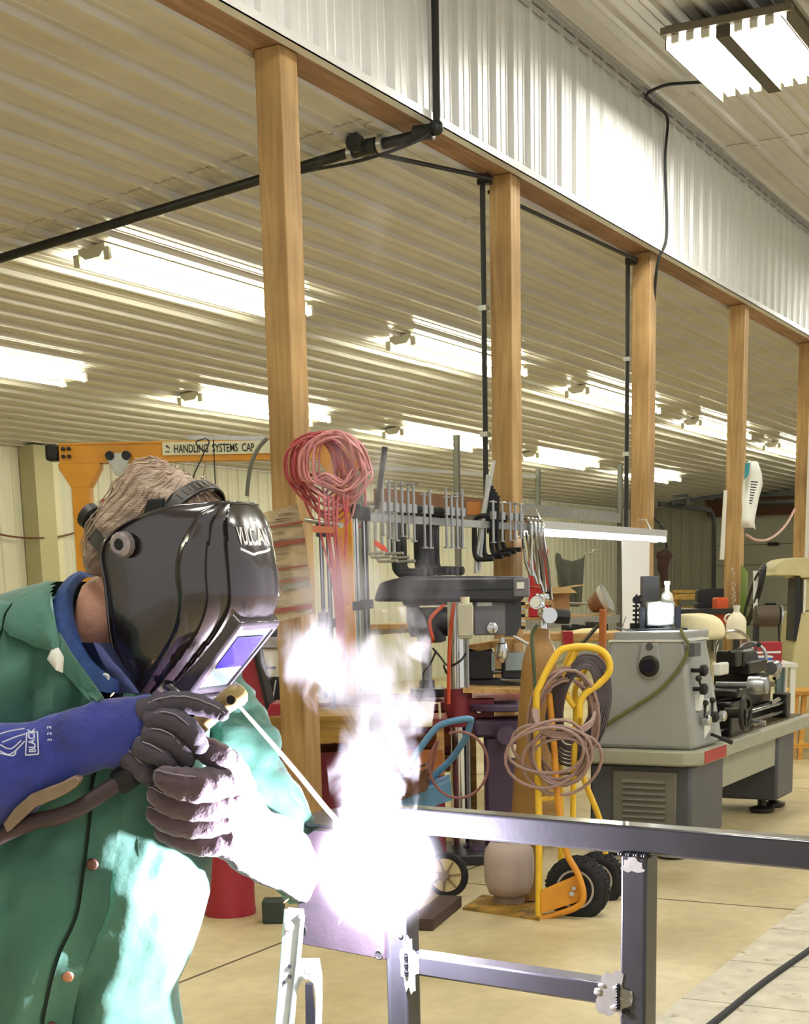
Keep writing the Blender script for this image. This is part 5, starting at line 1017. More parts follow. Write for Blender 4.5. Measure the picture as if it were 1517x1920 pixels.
# ---------------------------------------------------------------- galvanised rack behind
YK = 5.5
def KX(px, py): return atY(px, py, YK)
xl, xr = KX(857, 1000).x, KX(1160, 1000).x; zt4 = 2.69
m_rack = mat('rack_steel', '83857f', .4, .5)
tr = thing('storage_rack', 'galvanised storage rack of punched uprights and beams behind the posts', 'rack', ((xl+xr)/2, YK+.4, 0))
for (x_, y_) in ((xl, YK), (xr, YK), (xl, YK+.9), (xr, YK+.9)):
    mb = MB(); mb.bx((x_-.045, y_-.003, 0), (x_+.045, y_, zt4)); mb.bx((x_-.045, y_-.05, 0), (x_-.042, y_, zt4)); mb.bx((x_-.045, y_-.05, 0), (x_-.02, y_-.047, zt4)); up = mb.build('upright', m_rack, tr, world=True)
    if y_ == YK:
        mb = MB()
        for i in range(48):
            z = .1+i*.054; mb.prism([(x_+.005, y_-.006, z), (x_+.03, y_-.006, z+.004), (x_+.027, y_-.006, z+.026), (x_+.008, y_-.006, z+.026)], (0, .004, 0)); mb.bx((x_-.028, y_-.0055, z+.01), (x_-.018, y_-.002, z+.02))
        mb.build('holes', m_iron if x_ == xr else mat('painted_hole_light', 'f2f2f0', .3), up)  # left upright: light seen through the holes painted on as white
zsh = 1.22
for z, hh, m_ in ((2.165, .09, m_galv), (zsh-.05, .08, m_galv)):
    for y_ in (YK-.01, YK+.9):
        mb = MB(); mb.bx((xl, y_-.03, z-hh/2), (xr, y_, z+hh/2)); mb.build('beam', m_, tr, world=True)
mb = MB(); mb.bx((xl, YK, zsh-.035), (xr, YK+.9, zsh)); mb.build('shelf_board', m_benchw, tr, world=True)
mb = MB(); mb.bx((xl, YK, 2.21), (xr, YK+.9, 2.225)); mb.build('shelf_board', m_galv, tr, world=True)
mb = MB(); mb.bar((xl, YK+.9, 2.5), (xr, YK+.9, 2.62), .03); mb.build('brace', m_wht, tr, world=True)
mb = MB(); a_, b_ = KX(690, 950), KX(905, 945); mb.bx((a_.x, YK-.12, b_.z-.1), (b_.x, YK-.05, b_.z+.03)); tag(mb.build('timber_plank', mat('brown_plank', '6e4a2c', .7, 0, var=.2)), 'brown timber plank on edge behind the black C clamps', 'plank')
def shelfobj(px0, px1, y, off=.25): return atY((px0+px1)/2, y, YK+off)
# cardboard box
c_ = shelfobj(1010, 1062, 1140, .25); c_.z = zsh
t = thing('cardboard_box', 'open cardboard box on the rack shelf in front of the grey cloth', 'box', c_, ANG+.25)
mb = MB(); s_ = .13; hb3 = .27
for p0, p1 in (((-s_, -s_), (s_, -s_)), ((s_, -s_), (s_, s_)), ((s_, s_), (-s_, s_)), ((-s_, s_), (-s_, -s_))): mb.hexa([(p0[0], p0[1], 0), (p1[0], p1[1], 0), (p1[0]*.97, p1[1]*.97, 0), (p0[0]*.97, p0[1]*.97, 0)], [(p0[0], p0[1], hb3), (p1[0], p1[1], hb3), (p1[0]*.97, p1[1]*.97, hb3), (p0[0]*.97, p0[1]*.97, hb3)])
mb.bx((-s_, -s_, 0), (s_, s_, .01)); mb.build('body', mat('cardboard', 'b48a5e', .8, 0, var=.1), t)
m_cb2 = mat('cardboard_light', 'd6b67a', .8)
for (ax_, sg) in (('x', -1), ('x', 1), ('y', -1)):
    mb = MB()
    if ax_ == 'x': mb.hexa([(sg*s_, -s_, hb3), (sg*(s_+.15), -s_-.02, hb3+.02), (sg*(s_+.15), s_, hb3+.02), (sg*s_, s_, hb3)], [(sg*s_, -s_, hb3+.006), (sg*(s_+.15), -s_-.02, hb3+.026), (sg*(s_+.15), s_, hb3+.026), (sg*s_, s_, hb3+.006)])
    else: mb.hexa([(-s_, sg*s_, hb3), (s_, sg*s_, hb3), (s_+.02, sg*(s_+.14), hb3-.05), (-s_-.06, sg*(s_+.14), hb3-.05)], [(-s_, sg*s_, hb3+.006), (s_, sg*s_, hb3+.006), (s_+.02, sg*(s_+.14), hb3-.044), (-s_-.06, sg*(s_+.14), hb3-.044)])
    mb.build('flap', m_cb2, t)
c_ = shelfobj(1105, 1143, 1140, .2); c_.z = zsh+.0
t = thing('reflector_lamp', 'rusty cone shaped lamp shade with white rim lying on the rack shelf', 'lamp shade', c_, ANG)
mb = MB(); mb.lathe([(.03, -.12), (.07, -.1), (.13, .03), (.135, .04)], (0, 0, .12), (.8, -.3, .45), 24); mb.build('shade', mat('rusty_shade', 'a4785e', .6, .2, var=.2), t, smooth=60)
mb = MB(); mb.lathe([(.135, 0), (.15, .05), (.14, .05), (.13, .0)], V((0, 0, .12))+V((.8, -.3, .45)).normalized()*.04, (.8, -.3, .45), 24); mb.build('white_rim', m_paper, t)
mb = MB(); mb.cyl((-.1, .0, .1), (-.6, .1, .13), .012); mb.build('stem', m_galv, t)
c_ = shelfobj(993, 1027, 1085, .3); c_.z = zsh
t = thing('cooler', 'red cooler with white lid behind the chrome locking clamps', 'cooler', c_, ANG)
hh = atY(1010, 1030, YK+.3).z-zsh; mb = MB(); mb.bx((-.09, 0, 0), (.09, .2, hh)); mb.build('body', mat('cooler_red', 'c8202a', .45), t, bevel=.01)
mb = MB(); mb.hexa([(-.095, -.01, hh), (.095, -.01, hh), (.095, .21, hh), (-.095, .21, hh)], [(-.08, 0, hh+.06), (.07, 0, hh+.06), (.07, .2, hh+.06), (-.08, .2, hh+.06)]); mb.build('lid', m_paper, t)
# grey cloth
mb = MB(); R = []; n = 22
for j, (yy, l_, r_) in enumerate(((0, 1042, 1100), (.12, 1038, 1100), (.3, 1037, 1099), (.55, 1042, 1096), (.8, 1058, 1090), (1, 1060, 1085))):
    R.append([])
    for i in range(n):
        f = i/(n-1); sag = 16*sin(pi*f)*(1-yy) ; px = l_+(r_-l_)*f; py = 1034+yy*104+sag+3*f*(1-yy)
        R[-1].append(atY(px, py, YK+1.05)+V((0, -1, 0))*(.05*sin(f*17+j*.5)*(.4+yy)))
mb.rings(R, cap=False, closed=False); tag(mb.build('grey_cloth', mat('cloth_grey', '53564a', .9, bump=.3, bs=20), smooth=80, solid=.006, sub=1), 'grey cloth slung from a hook rod against the side wall behind the box', 'cloth')
mb = MB(); mb.tube([atY(1098, 1037, YK+1.05), atY(1110, 1036, YK+1.05), atY(1112, 1031, YK+1.05), atY(1124, 1031, YK+1.05), atY(1124, 1039, YK+1.05), atY(1110, 1040, YK+1.05)], .008, 6); tag(mb.build('hook_rod', m_galv), 'thin metal hook rod holding the grey cloth', 'hook')
t = thing('wooden_crate', 'open wooden crate with rounded side at the left end of the rack shelf', 'crate', D(1003, 1152, 10.6), ANG)
mb = MB(); mb.prism([D(x_, y, 10.6) for x_, y in ((972, 1155), (972, 1138), (1005, 1127), (1036, 1126), (1040, 1132), (1039, 1150), (1034, 1150), (1034, 1134), (1005, 1136), (985, 1142), (985, 1158))], W*.25); mb.build('crate_body', mat('crate_wood', 'b78e5a', .7, 0, var=.2), t, world=True)
mb = MB(); mb.prism([D(x_, y, 10.5) for x_, y in ((979, 1128), (984, 1127), (986, 1182), (976, 1182))], W*.05); mb.build('end_board', m_cb2, t, world=True)
mb = MB(); mb.prism([D(x_, y, 10.6) for x_, y in ((1060, 1190), (1095, 1178), (1143, 1180), (1143, 1205), (1060, 1206))], W*.3); tag(mb.build('cream_sack', mat('sack', 'd6c892', .9), bevel=.04, sub=1), 'flat cream sack lying beneath the rack shelf', 'sack')
mb = MB(); mb.prism([D(x_, y, 10.5) for x_, y in ((1056, 1184), (1074, 1184), (1076, 1210), (1057, 1212))], W*.2); tag(mb.build('red_box', m_red), 'small red box beneath the rack shelf beside the cream sack', 'box')
t2 = thing('side_bench', 'low bench beneath the rack shelf holding the crate and cream sack', 'bench', (lambda v: V((v.x, v.y, 0)))(D(1050, 1212, 10.7)), ANG)
z_ = D(0, 1209, 10.6).z; mb = MB(); mb.bx((-.4, -.15, z_-.05), (.45, .4, z_)); mb.build('bench_top', m_benchw, t2)
for x_ in (-.35, .38):
    mb = MB(); mb.bx((x_, -.1, 0), (x_+.06, -.04, z_-.05)); mb.build('leg', m_benchw, t2)
mb = MB()
for i in range(9):
    p = D(1060+i*9, 1176+random.uniform(-3, 3), 11.5); mb.box(p, (.06, .1, random.uniform(.03, .09)), rz=ANG)
tag(mb.build('shelf_clutter', m_iron, bevel=.006), 'small dark odds and ends stored beneath the rack shelf', 'clutter', kind='stuff')
# ================================================================ THE STEEL FRAME BEING WELDED
A3, B3 = D(760, 1514, 2.72), D(1500, 1576, 2.29)
zr = (A3.z+B3.z)/2; fd = V((B3.x-A3.x, B3.y-A3.y, 0)); AB = fd.length; fd.normalize(); fn = V((fd.y, -fd.x, 0))
if fn.dot(W) > 0: fn = -fn            # face of the frame toward the viewer
fa = atan2(fd.y, fd.x)
m_fr = mat('mill_scale_steel', '35353b', .28, .4, var=.22, vs=7, bump=.03, bs=90, coat=.5)
m_bare = mat('ground_steel', '8f8d88', .42, .6, var=.2, vs=30)
t = thing('table_frame_weldment', 'welded square tube steel frame in the foreground, dark with ground bright joints', 'frame', (A3.x, A3.y, 0), fa)
sgn = 1 if V((-sin(fa), cos(fa), 0)).dot(fn) > 0 else -1      # local y of the visible face
w5 = .0478
def yb(a, b): return (sgn*a, sgn*b)
def box5(x0, x1, y0, y1, z0, z1): mb = MB(); mb.bx((x0, sgn*y0, z0), (x1, sgn*y1, z1)); return mb
x_end = AB*1.45
zl = .830
def pxx(px, py):   # along-frame position of a pixel on the visible face
    r = ray(px, py); k = (A3-V((0, 0, EYE))).dot(fn)/r.dot(fn); return (r*k+V((0, 0, EYE))-A3).dot(fd)
xL = pxx(760, 1760); xR = pxx(1210, 1750)
box5(pxx(742, 1512), x_end, -w5, 0, zr-w5, zr).build('top_rail', m_fr, t, bevel=.005)
box5(xL+.001, xR-w5-.001, -w5, 0, zl-.040, zl).build('lower_rail', m_fr, t, bevel=.005)
pL = box5(xL-w5, xL, -w5, 0, .02, zr-w5-.001).build('upright', m_fr, t, bevel=.005)
pR = box5(xR-w5, xR, -w5, 0, .02, zr-w5-.001).build('upright', m_fr, t, bevel=.005)
box5(x_end-w5, x_end, -w5, 0, .02, zr-w5-.001).build('upright', m_fr, t, bevel=.005)
for i, xx in enumerate((xL-w5/2, xR-w5/2, x_end-w5/2)):      # cross members going back and feet
    mb = MB(); mb.bx((xx-w5/2-.02, sgn*(-w5-.03), 0), (xx+w5/2+.02, sgn*.03, .02)); mb.build('foot_plate', m_fr, t)
# back half of the table frame
# ground, bright weld areas (thin irregular patches standing 0.6 mm proud)
def patch(name, cx, cz, rx, rz, seed, par, y=.0008, m=m_bare):
    random.seed(seed); mb = MB(); P = []
    for i in range(26):
        a_ = 2*pi*i/26; k_ = 1+random.uniform(-.28, .28); P.append((cx+cos(a_)*rx*k_, sgn*y, cz+sin(a_)*rz*k_))
    mb.prism(P, (0, -sgn*.0006, 0)); return mb.build(name, m, par)
patch('ground_patch', xR-w5-.012, zl-.02, .030, .042, 2, t)
patch('ground_patch', xR-w5*.5, zr-w5-.018, w5*.45, .012, 4, t)
patch('ground_patch', xL+.008, zl-.02, .02, .05, 6, t)
m_ho = mat('hole_black', '050505', .8)
for xx, zz2, r_ in ((xR-w5+.012, zl-.045, .0065), (xL-.010, zl+.035, .0055)):
    mb = MB(); mb.lathe([(r_, 0), (r_, .002)], (xx, sgn*.0005, zz2), (0, sgn, 0), 16); mb.build('drilled_hole', m_ho, t)
def bead(name, pts, par, r=.0042):
    mb = MB(); P = [V(p) for p in pts]; n_ = max(3, int((P[-1]-P[0]).length/.004))
    for i in range(n_): p = P[0].lerp(P[-1], i/(n_-1)); mb.sphere(p, r*(1+.15*sin(i*2.1)), 8, 5)
    return mb.build(name, m_dsteel, par, smooth=80)
bead('weld_bead', [(xR-w5, sgn*.002, zr-w5), (xR, sgn*.002, zr-w5)], t)
bead('weld_bead', [(xL+.002, sgn*.002, zl-.04), (xL+.002, sgn*.002, zl)], t)
bead('weld_bead', [(xR-w5-.002, sgn*.002, zl-.04), (xR-w5-.002, sgn*.002, zl)], t)
random.seed(9); mb = MB()
for i in range(7):
    a_ = random.uniform(0, 6); mb.sphere((xR-w5-.02+cos(a_)*.022, sgn*.001, zl-.022+sin(a_)*.022), .005, 8, 5, sc=(1.6, .25, .9))
mb.build('weld_spatter', m_bare, t, smooth=80)
# end plate (gusset) left of the upright
xp0 = pxx(566, 1800); zp0 = zl-.01; zp1 = zr-.055
t2 = thing('steel_plate', 'dark scaled steel plate with a round hole, left of the welded upright', 'plate', (A3.x, A3.y, 0), fa)
mb = MB(); mb.prism([(xp0, sgn*-.004, zp0+.012), (xp0+.01, sgn*-.004, zp0), (xL-w5*.9, sgn*-.004, zp0-.006), (xL-w5*.9, sgn*-.004, zp1), (xp0+.05, sgn*-.004, zp1), (xp0, sgn*-.004, zp1-.03)], (0, sgn*.012, 0)); mb.build('plate_body', mat('scaled_plate', '4a4048', .4, .4, var=.25, vs=10, bump=.1), t2, bevel=.002)
for xx, zz2, r_ in ((pxx(573, 1762), atZ(0, 0, 0).z+D(573, 1762, 2.77).z, .010), (pxx(716, 1790), D(716, 1790, 2.75).z, .008)):
    mb = MB(); mb.torus((xx, sgn*.009, zz2), r_, .002, (0, 1, 0), 18, 6); mb.lathe([(r_, 0), (r_, .0012)], (xx, sgn*.0082, zz2), (0, sgn, 0), 18); mb.build('drilled_hole', m_ho, t2)
mb = MB(); mb.bx((xp0-.06, sgn*-.30, zp1), (xL-w5, sgn*-.01, zp1+.008)); mb.build('top_flange', mat('scaled_plate', '4a4048'), t2, bevel=.002)
# ---------------------------------------------------------------- folding stand leg under the plate
LG = 2.70
t = thing('folding_stand', 'white painted folding metal stand leg with an arched foot, left of the weld', 'stand', (lambda v: V((v.x, v.y, 0)))(D(560, 1900, LG)), ANG)
m_lg2 = mat('stand_white', 'b9c4c4', .4, .1, var=.12, vs=12, dirt='5c5c60', ds=22, dt=.66)
def LP(px, py, dd=0): return D(px, py, LG+dd)
def down(px0, py0, px1, py1, n=6):   # carry an edge on below the picture to the floor
    a, b = LP(px0, py0), LP(px1, py1); k_ = a.z/(a.z-b.z) if a.z != b.z else 1; return a+(b-a)*k_
eL0, eL1 = LP(537, 1705), down(537, 1705, 519, 1920)
eR0, eR1 = LP(562, 1712), down(562, 1712, 546, 1920)
mb = MB(); mb.hexa([eL1, eR1, eR1+W*.02, eL1+W*.02], [eL0, LP(569, 1708), LP(569, 1708)+W*.02, eL0+W*.02]); lg = mb.build('leg', m_lg2, t, bevel=.003, world=True)
mb = MB(); mb.tube([eL0-W*.002, eL1-W*.002], .004, 8); mb.tube([LP(567, 1712)-W*.002, LP(560, 1790)-W*.002, LP(545, 1920)-W*.002], .004, 8); mb.build('folded_rim', m_lg2, lg)
# arch piece
out = [LP(560, 1800), LP(598, 1800), LP(603, 1830), LP(604, 1870), down(603, 1860, 601, 1920)]
inn = [down(590, 1860, 589, 1920), LP(592, 1870), LP(588, 1845), LP(578, 1836), LP(566, 1840), LP(556, 1860), LP(551, 1890), LP(549, 1920), down(551, 1890, 547, 1920), down(540, 1880, 533, 1920)]
mb = MB(); mb.prism(out+inn, W*.014); mb.build('leg', m_lg2, t, bevel=.0015, world=True)
mb = MB(); mb.prism([LP(562, 1712), LP(571, 1720), LP(563, 1800), LP(556, 1850), LP(548, 1850)], W*.01); mb.build('hinge_web', m_lg2, t, world=True)
for px, py, r_ in ((541, 1736, .011), (577, 1820, .008), (566, 1718, .006)):
    mb = MB(); mb.lathe([(r_, 0), (r_, .006), (r_*.6, .009)], LP(px, py, -.004), -W, 12); mb.build('bolt', m_galv, t, world=True)
mb = MB()
for px, py in ((532, 1781), (543, 1812), (532, 1842), (543, 1831)): mb.lathe([(.004, 0), (.004, .0015)], LP(px, py, -.001), -W, 10)
mb.build('rivet_holes', m_ho, t, world=True)
mb = MB(); mb.prism([D(x_, y_, LG+.12) for x_, y_ in ((572, 1846), (585, 1846), (592, 1920), (597, 2100), (572, 2100), (573, 1920))], W*.02); mb.build('rear_leg', m_dsteel, t, world=True)
# thick black hose on the floor, lower right
mb = MB(); mb.tube(smoothpath([floorpt(1290, 1965)+V((0, 0, .017)), floorpt(1350, 1917)+V((0, 0, .017)), floorpt(1430, 1852)+V((0, 0, .017)), floorpt(1520, 1788)+V((0, 0, .017)), floorpt(1640, 1705)+V((0, 0, .017))]), .014, 10); tag(mb.build('floor_hose', m_blk, smooth=60), 'straight black hose crossing the pale floor strip at lower right', 'hose')
# ================================================================ THE WELDER
HW = 2.75
m_skin = mat('skin', 'cf9a84', .5, 0, var=.12, vs=9, bump=.15, bs=60)
m_hair = mat('grey_hair', 'bda796', .6, 0, var=.35, vs=16, stretch=(1, 1, 6), bump=.8, bs=70)
m_jkt = mat('green_jacket', '417262', .75, 0, var=.16, vs=5, bump=.5, bs=17, sheen=.2, dirt='33544a', ds=6, dt=.58)
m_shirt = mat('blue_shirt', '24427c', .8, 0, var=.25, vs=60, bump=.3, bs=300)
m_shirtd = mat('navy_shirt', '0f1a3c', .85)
m_glove = mat('blue_suede', '2a3893', .8, 0, var=.22, vs=7, bump=.3, bs=70, sheen=.4, dirt='23264c', ds=5, dt=.6)
m_gldk = mat('dark_suede', '54424c', .8, 0, var=.3, vs=9, bump=.4, bs=60, sheen=.3, dirt='2b2330', ds=8, dt=.56)
m_glrt = mat('finger_suede', '4a4450', .78, 0, var=.3, vs=9, bump=.35, bs=60, dirt='292433', ds=9, dt=.56)
m_shell = mat('helmet_shell', '231a20', .2, 0, coat=.7, spec=.8, var=.25, vs=9)
person = thing('person', 'welder in green jacket, black face helmet and blue gauntlets, gripping an electrode holder', 'person', (lambda v: V((v.x, v.y, 0)))(D(150, 1900, HW)), ANG)
# ---- torso surface
TR = [(1090, 95, 205, .10, 2.80), (1100, 55, 260, .14, 2.80), (1118, -5, 315, .17, 2.80), (1145, -70, 360, .19, 2.80), (1190, -110, 392, .20, 2.80), (1260, -125, 400, .21, 2.80), (1350, -128, 392, .21, 2.80), (1450, -122, 382, .215, 2.80), (1540, -118, 386, .22, 2.79), (1620, -112, 394, .225, 2.78), (1680, -108, 390, .225, 2.78), (1740, -100, 374, .22, 2.78), (1800, -92, 353, .215, 2.78), (1850, -86, 329, .21, 2.79), (1885, -86, 331, .21, 2.79), (1925, -86, 338, .21, 2.79), (2060, -86, 345, .20, 2.80), (2130, -84, 342, .195, 2.80)]
def tr_at(py):
    for i in range(len(TR)-1):
        if TR[i][0] <= py <= TR[i+1][0] or i == len(TR)-2:
            f = (py-TR[i][0])/(TR[i+1][0]-TR[i][0]); f = max(0, min(1, f)); f = f*f*(3-2*f) if 0 else f
            return [TR[i][k]+(TR[i+1][k]-TR[i][k])*f for k in range(1, 5)]
    return TR[-1][1:]
def fold(px, py):
    v = noise.noise(V((px*.012, py*.0035, 3.1)))*.034+noise.noise(V((px*.03+py*.008, py*.011, 7.7)))*.018+noise.noise(V((px*.05, py*.03-px*.02, 1.7)))*.005
    # hanging pleats below the shoulder, deep diagonal fold across the belly, pinch at the waist
    if py < 1420: v += .022*sin(px*.075+py*.012+2*noise.noise(V((px*.01, py*.01, 0))))*max(0, min(1, (py-1150)/120))*max(0, min(1, (1420-py)/100))
    v += .016*math.exp(-((py-1640-(px-300)*.45)/34)**2)*max(0, min(1, (px-200)/80))
    v -= .018*math.exp(-((py-1845+(370-px)*.35)/30)**2)*max(0, min(1, (px-180)/90))
    v += .016*sin((px+py*.35)*.045)*max(0, min(1, (py-1700)/120))
    return v
NS = 128
def tring(py):
    xl, xr, b, dc = tr_at(py); cx = (xl+xr)/2; a = (xr-xl)/2; R = []
    for k in range(NS):
        th = 2*pi*k/NS; e = 2/2.5
        u = math.copysign(abs(cos(th))**e, cos(th)); v = math.copysign(abs(sin(th))**e, sin(th))
        px = cx+a*u; dd = dc-b*v
        p = D(px, py, dc); f = fold(px, py)*(1 if v > 0 else .6)
        edge = abs(v)**.4 if abs(v) > 0 else 0
        q = p-W*(b*v)*(HW/HW)-W*f*max(0, v)**.5*1.0
        R.append(q)
    return R
mb = MB(); ys = [1090+(2130-1090)*i/150 for i in range(151)]
mb.rings([tring(y) for y in ys], cap=False)
OPEN = [(112, 1070), (100, 1135), (112, 1200), (150, 1262), (200, 1322), (238, 1348), (330, 1348), (430, 1330), (430, 1070)]
def inpoly(x, y, P):
    c = False; j = len(P)-1
    for i in range(len(P)):
        if (P[i][1] > y) != (P[j][1] > y) and x < (P[j][0]-P[i][0])*(y-P[i][1])/(P[j][1]-P[i][1])+P[i][0]: c = not c
        j = i
    return c
def pix(p):   # where a world point falls in the picture
    c = RM.transposed() @ (V(p)-V((0, 0, EYE))); return PPX+FOC*c.x/-c.z, PPY-FOC*c.y/-c.z
mb.f = [f for f in mb.f if not ((f[0] % NS) < NS/2 and inpoly(*pix(mb.v[f[0]]), OPEN))]     # the open front of the jacket
jk = mb.build('jacket', m_jkt, person, world=True, smooth=80)
def front(px, py, off=0):
    xl, xr, b, dc = tr_at(py); cx = (xl+xr)/2; a = (xr-xl)/2
    u = max(-.97, min(.97, (px-cx)/a)); v = (1-abs(u)**2.5)**(1/2.5)
    # same picture position on the bulging front
    p = D(px, py, dc); base = p-W*(b*v)-W*fold(px, py)*v**.5
    h = base.dot(W)-off
    return D(cx+(px-cx), py, dc)-W*(dc-h)
def pix(p):   # where a world point falls in the picture
    c = RM.transposed() @ (V(p)-V((0, 0, EYE))); return PPX+FOC*c.x/-c.z, PPY-FOC*c.y/-c.z
def onfront(px, py, off=0):   # point on the jacket front that is SEEN at (px, py)
    ax_, ay_ = px, py
    for _ in range(7):
        q = front(ax_, ay_, off); x_, y_ = pix(q); ax_ += px-x_; ay_ += py-y_
    return q
def strip(name, pts, w_, off, th, m, par, k=5):
    # ribbon laid on the jacket: pts are (px, py), w_ px width to the right
    P = smoothpath([V((a_, b_, 0)) for a_, b_ in pts], k); mb = MB(); rows = []
    for i, p in enumerate(P):
        w2 = w_ if not callable(w_) else w_(i/(len(P)-1))
        rows.append([onfront(p.x, p.y, off-.004), onfront(p.x, p.y, off+th), onfront(p.x+w2*.5, p.y, off+th*1.2), onfront(p.x+w2, p.y, off+th), onfront(p.x+w2, p.y, off-.004)])
    mb.rings(rows); return mb.build(name, m, par, world=True, smooth=50)
# placket with gap shade painted as a dark strip, snaps, pocket stitching
line = [(232, 1300), (205, 1380), (178, 1460), (172, 1530), (164, 1600), (156, 1660), (148, 1710), (135, 1745), (118, 1780), (104, 1820), (92, 1870), (82, 1930), (78, 2040)]
m_gap = mat('placket_shadow', '14271f', .9)
strip('placket_gap_shade', [(a_-7, b_) for a_, b_ in line], lambda f: 7+7*f, .001, .003, m_gap, jk)
strip('placket', line, 52, .002, .006, m_jkt, jk)
for px, py, m_ in ((173, 1621, mat('snap_brown', '6a4a3c', .4, .5)), (127, 1831, mat('snap_copper', 'c08a6a', .35, .7)), (95, 1925, _M['snap_brown'])):
    c_ = onfront(px, py, .010); mb = MB(); mb.lathe([(.0105, -.004), (.0105, .0), (.008, .003), (.003, .004)], c_, -W+U*.15, 18); mb.build('snap_button', m_, jk)
# lettering pressed on the pocket and stains
def surfl(k):   # letters are laid out in (px, -py)
    return onfront(k.x, -k.y, .004)
mb = MB()
for i, ch in enumerate('DE'):
    pass
# collar / lapels: thick folded leaves lying on the shoulders
def leaf(name, poly, off, th, m, par, depth=None, sub=2):
    c0 = V((sum(p[0] for p in poly)/len(poly), sum(p[1] for p in poly)/len(poly), 0)); rows = []
    for s_ in (0, .35, .7, 1.0):
        rows.append([onfront(c0.x+(x_-c0.x)*s_ if s_ else c0.x+(x_-c0.x)*.02, c0.y+(y_-c0.y)*s_ if s_ else c0.y+(y_-c0.y)*.02, off+(th if s_ < 1 else th*.4)) for x_, y_ in poly])
    back = [onfront(x_, y_, off-.006) for x_, y_ in poly]
    mb = MB(); mb.rings(rows+[back], cap=True); return mb.build(name, m, par, world=True, smooth=60)
leaf('collar_leaf', [(6, 1176), (12, 1150), (26, 1130), (50, 1117), (78, 1106), (96, 1112), (100, 1140), (106, 1175), (112, 1205), (108, 1228), (92, 1220), (66, 1214), (40, 1200), (18, 1192)], .012, .016, m_jkt, jk)
leaf('collar_leaf', [(-60, 1150), (-30, 1132), (4, 1124), (22, 1130), (8, 1150), (3, 1178), (-8, 1200), (-60, 1190)], .004, .012, m_jkt, jk)
leaf('lapel', [(108, 1232), (98, 1210), (112, 1185), (135, 1225), (165, 1265), (190, 1300), (205, 1325), (196, 1335), (172, 1318), (140, 1285), (118, 1260)], .010, .012, m_jkt, jk)
leaf('jacket_tag', [(88, 1236), (96, 1218), (110, 1214), (120, 1232), (118, 1262), (104, 1256)], .022, .004, m_paper, jk)
# trousers, boots below the picture
m_jean = mat('jeans', '27334d', .85); m_boot = mat('boot_leather', '2e2018', .6)
zj = tring(2125)[0].z
for s_, px in ((-1, 30), (1, 225)):
    c_ = D(px, 2100, 2.80); mb = MB(); R = []
    for z, r_ in ((zj+.06, .12), (zj-.1, .11), (.45, .085), (.3, .08), (.1, .075)): R.append([V((c_.x, c_.y, z))+U*cos(k*pi/12)*r_+W*sin(k*pi/12)*r_ for k in range(24)])
    mb.rings(R); mb.build('trouser_leg', m_jean, person, world=True, smooth=60)
    mb = MB(); mb.tube([V((c_.x, c_.y, .14)), V((c_.x, c_.y, .06))+U*.0, V((c_.x, c_.y, .055))+(U*.8-W*.4)*.1, V((c_.x, c_.y, .045))+(U*.8-W*.4)*.22], [.055, .06, .055, .04], 16, sy=1); mb.bx((c_.x-.02, c_.y-.02, 0), (c_.x+.02, c_.y+.02, .05)); mb.build('boot', m_boot, person, world=True, smooth=60)
# ---- head frame: forward, sideways (towards viewer), up
PSI, PHI = radians(25), radians(35)
hf_ = U*cos(PSI)-W*sin(PSI); hl = -W*cos(PSI)-U*sin(PSI); hx = hf_*cos(PHI)-V((0, 0, 1))*sin(PHI); hz = V((0, 0, 1))*cos(PHI)+hf_*sin(PHI); hy = hl
C0 = D(300, 1045, 2.74)
def H(x, y, z): return C0+hx*x+hy*y+hz*z
# body: head with face, neck, shoulders in one surface
mb = MB(); R = []; n = 32
def hring(z, xb, xf, yw, zt=0): 
    o = []
    for k in range(n):
        a_ = 2*pi*k/n; c_, s_ = cos(a_), sin(a_); xm = (xb+xf)/2; xa_ = (xf-xb)/2
        x_ = xm+xa_*c_; 
        if c_ > .93: x_ += .0
        o.append(H(x_, yw*s_, z+zt*c_))
    return o
sk = [(.132, -.05, .01, .02), (.125, -.085, .045, .045), (.10, -.11, .075, .066), (.06, -.122, .092, .076), (.02, -.124, .096, .079), (0, -.12, .094, .078), (-.02, -.115, .102, .076), (-.04, -.108, .098, .073), (-.06, -.10, .096, .069), (-.08, -.09, .092, .063), (-.10, -.085, .082, .056)]
R = [hring(*s_) for s_ in sk]
neck = [(H(-.045, 0, -.115), .070, hz), (D(205, 1165, 2.765), .068, None), (D(196, 1215, 2.79), .075, None), (D(190, 1270, 2.80), .09, None)]
for c_, r_, ax_ in neck:
    up = (hz if ax_ is not None else V((0, 0, 1)))
    fx = (hf_-up*hf_.dot(up)).normalized(); sy_ = up.cross(fx)
    if sy_.dot(hy) < 0: sy_ = -sy_
    R.append([c_+fx*cos(2*pi*k/n)*r_+sy_*sin(2*pi*k/n)*r_ for k in range(n)])
mb.rings(R)
body = mb.build('body', m_skin, person, world=True, smooth=80, sub=1)
mb = MB(); mb.tube([H(.09, 0, .02), H(.118, 0, -.012), H(.098, 0, -.022)], [.009, .015, .012], 10); mb.build('nose', m_skin, body)
for s_ in (-1, 1):
    mb = MB(); mb.torus(H(-.005, s_*.078, -.015), .022, .008, hy, 16, 8, sx=.7, sy=1.25); mb.build('ear', m_skin, body)
    mb = MB(); mb.sphere(H(.084, s_*.032, .01), .012, 12, 8); mb.build('eye', m_paper, body)
mb = MB(); mb.tube([H(.094, -.024, -.055), H(.102, 0, -.053), H(.094, .024, -.055)], [.004, .007, .004], 8); mb.build('mouth', mat('lips', '97605a', .6), body)
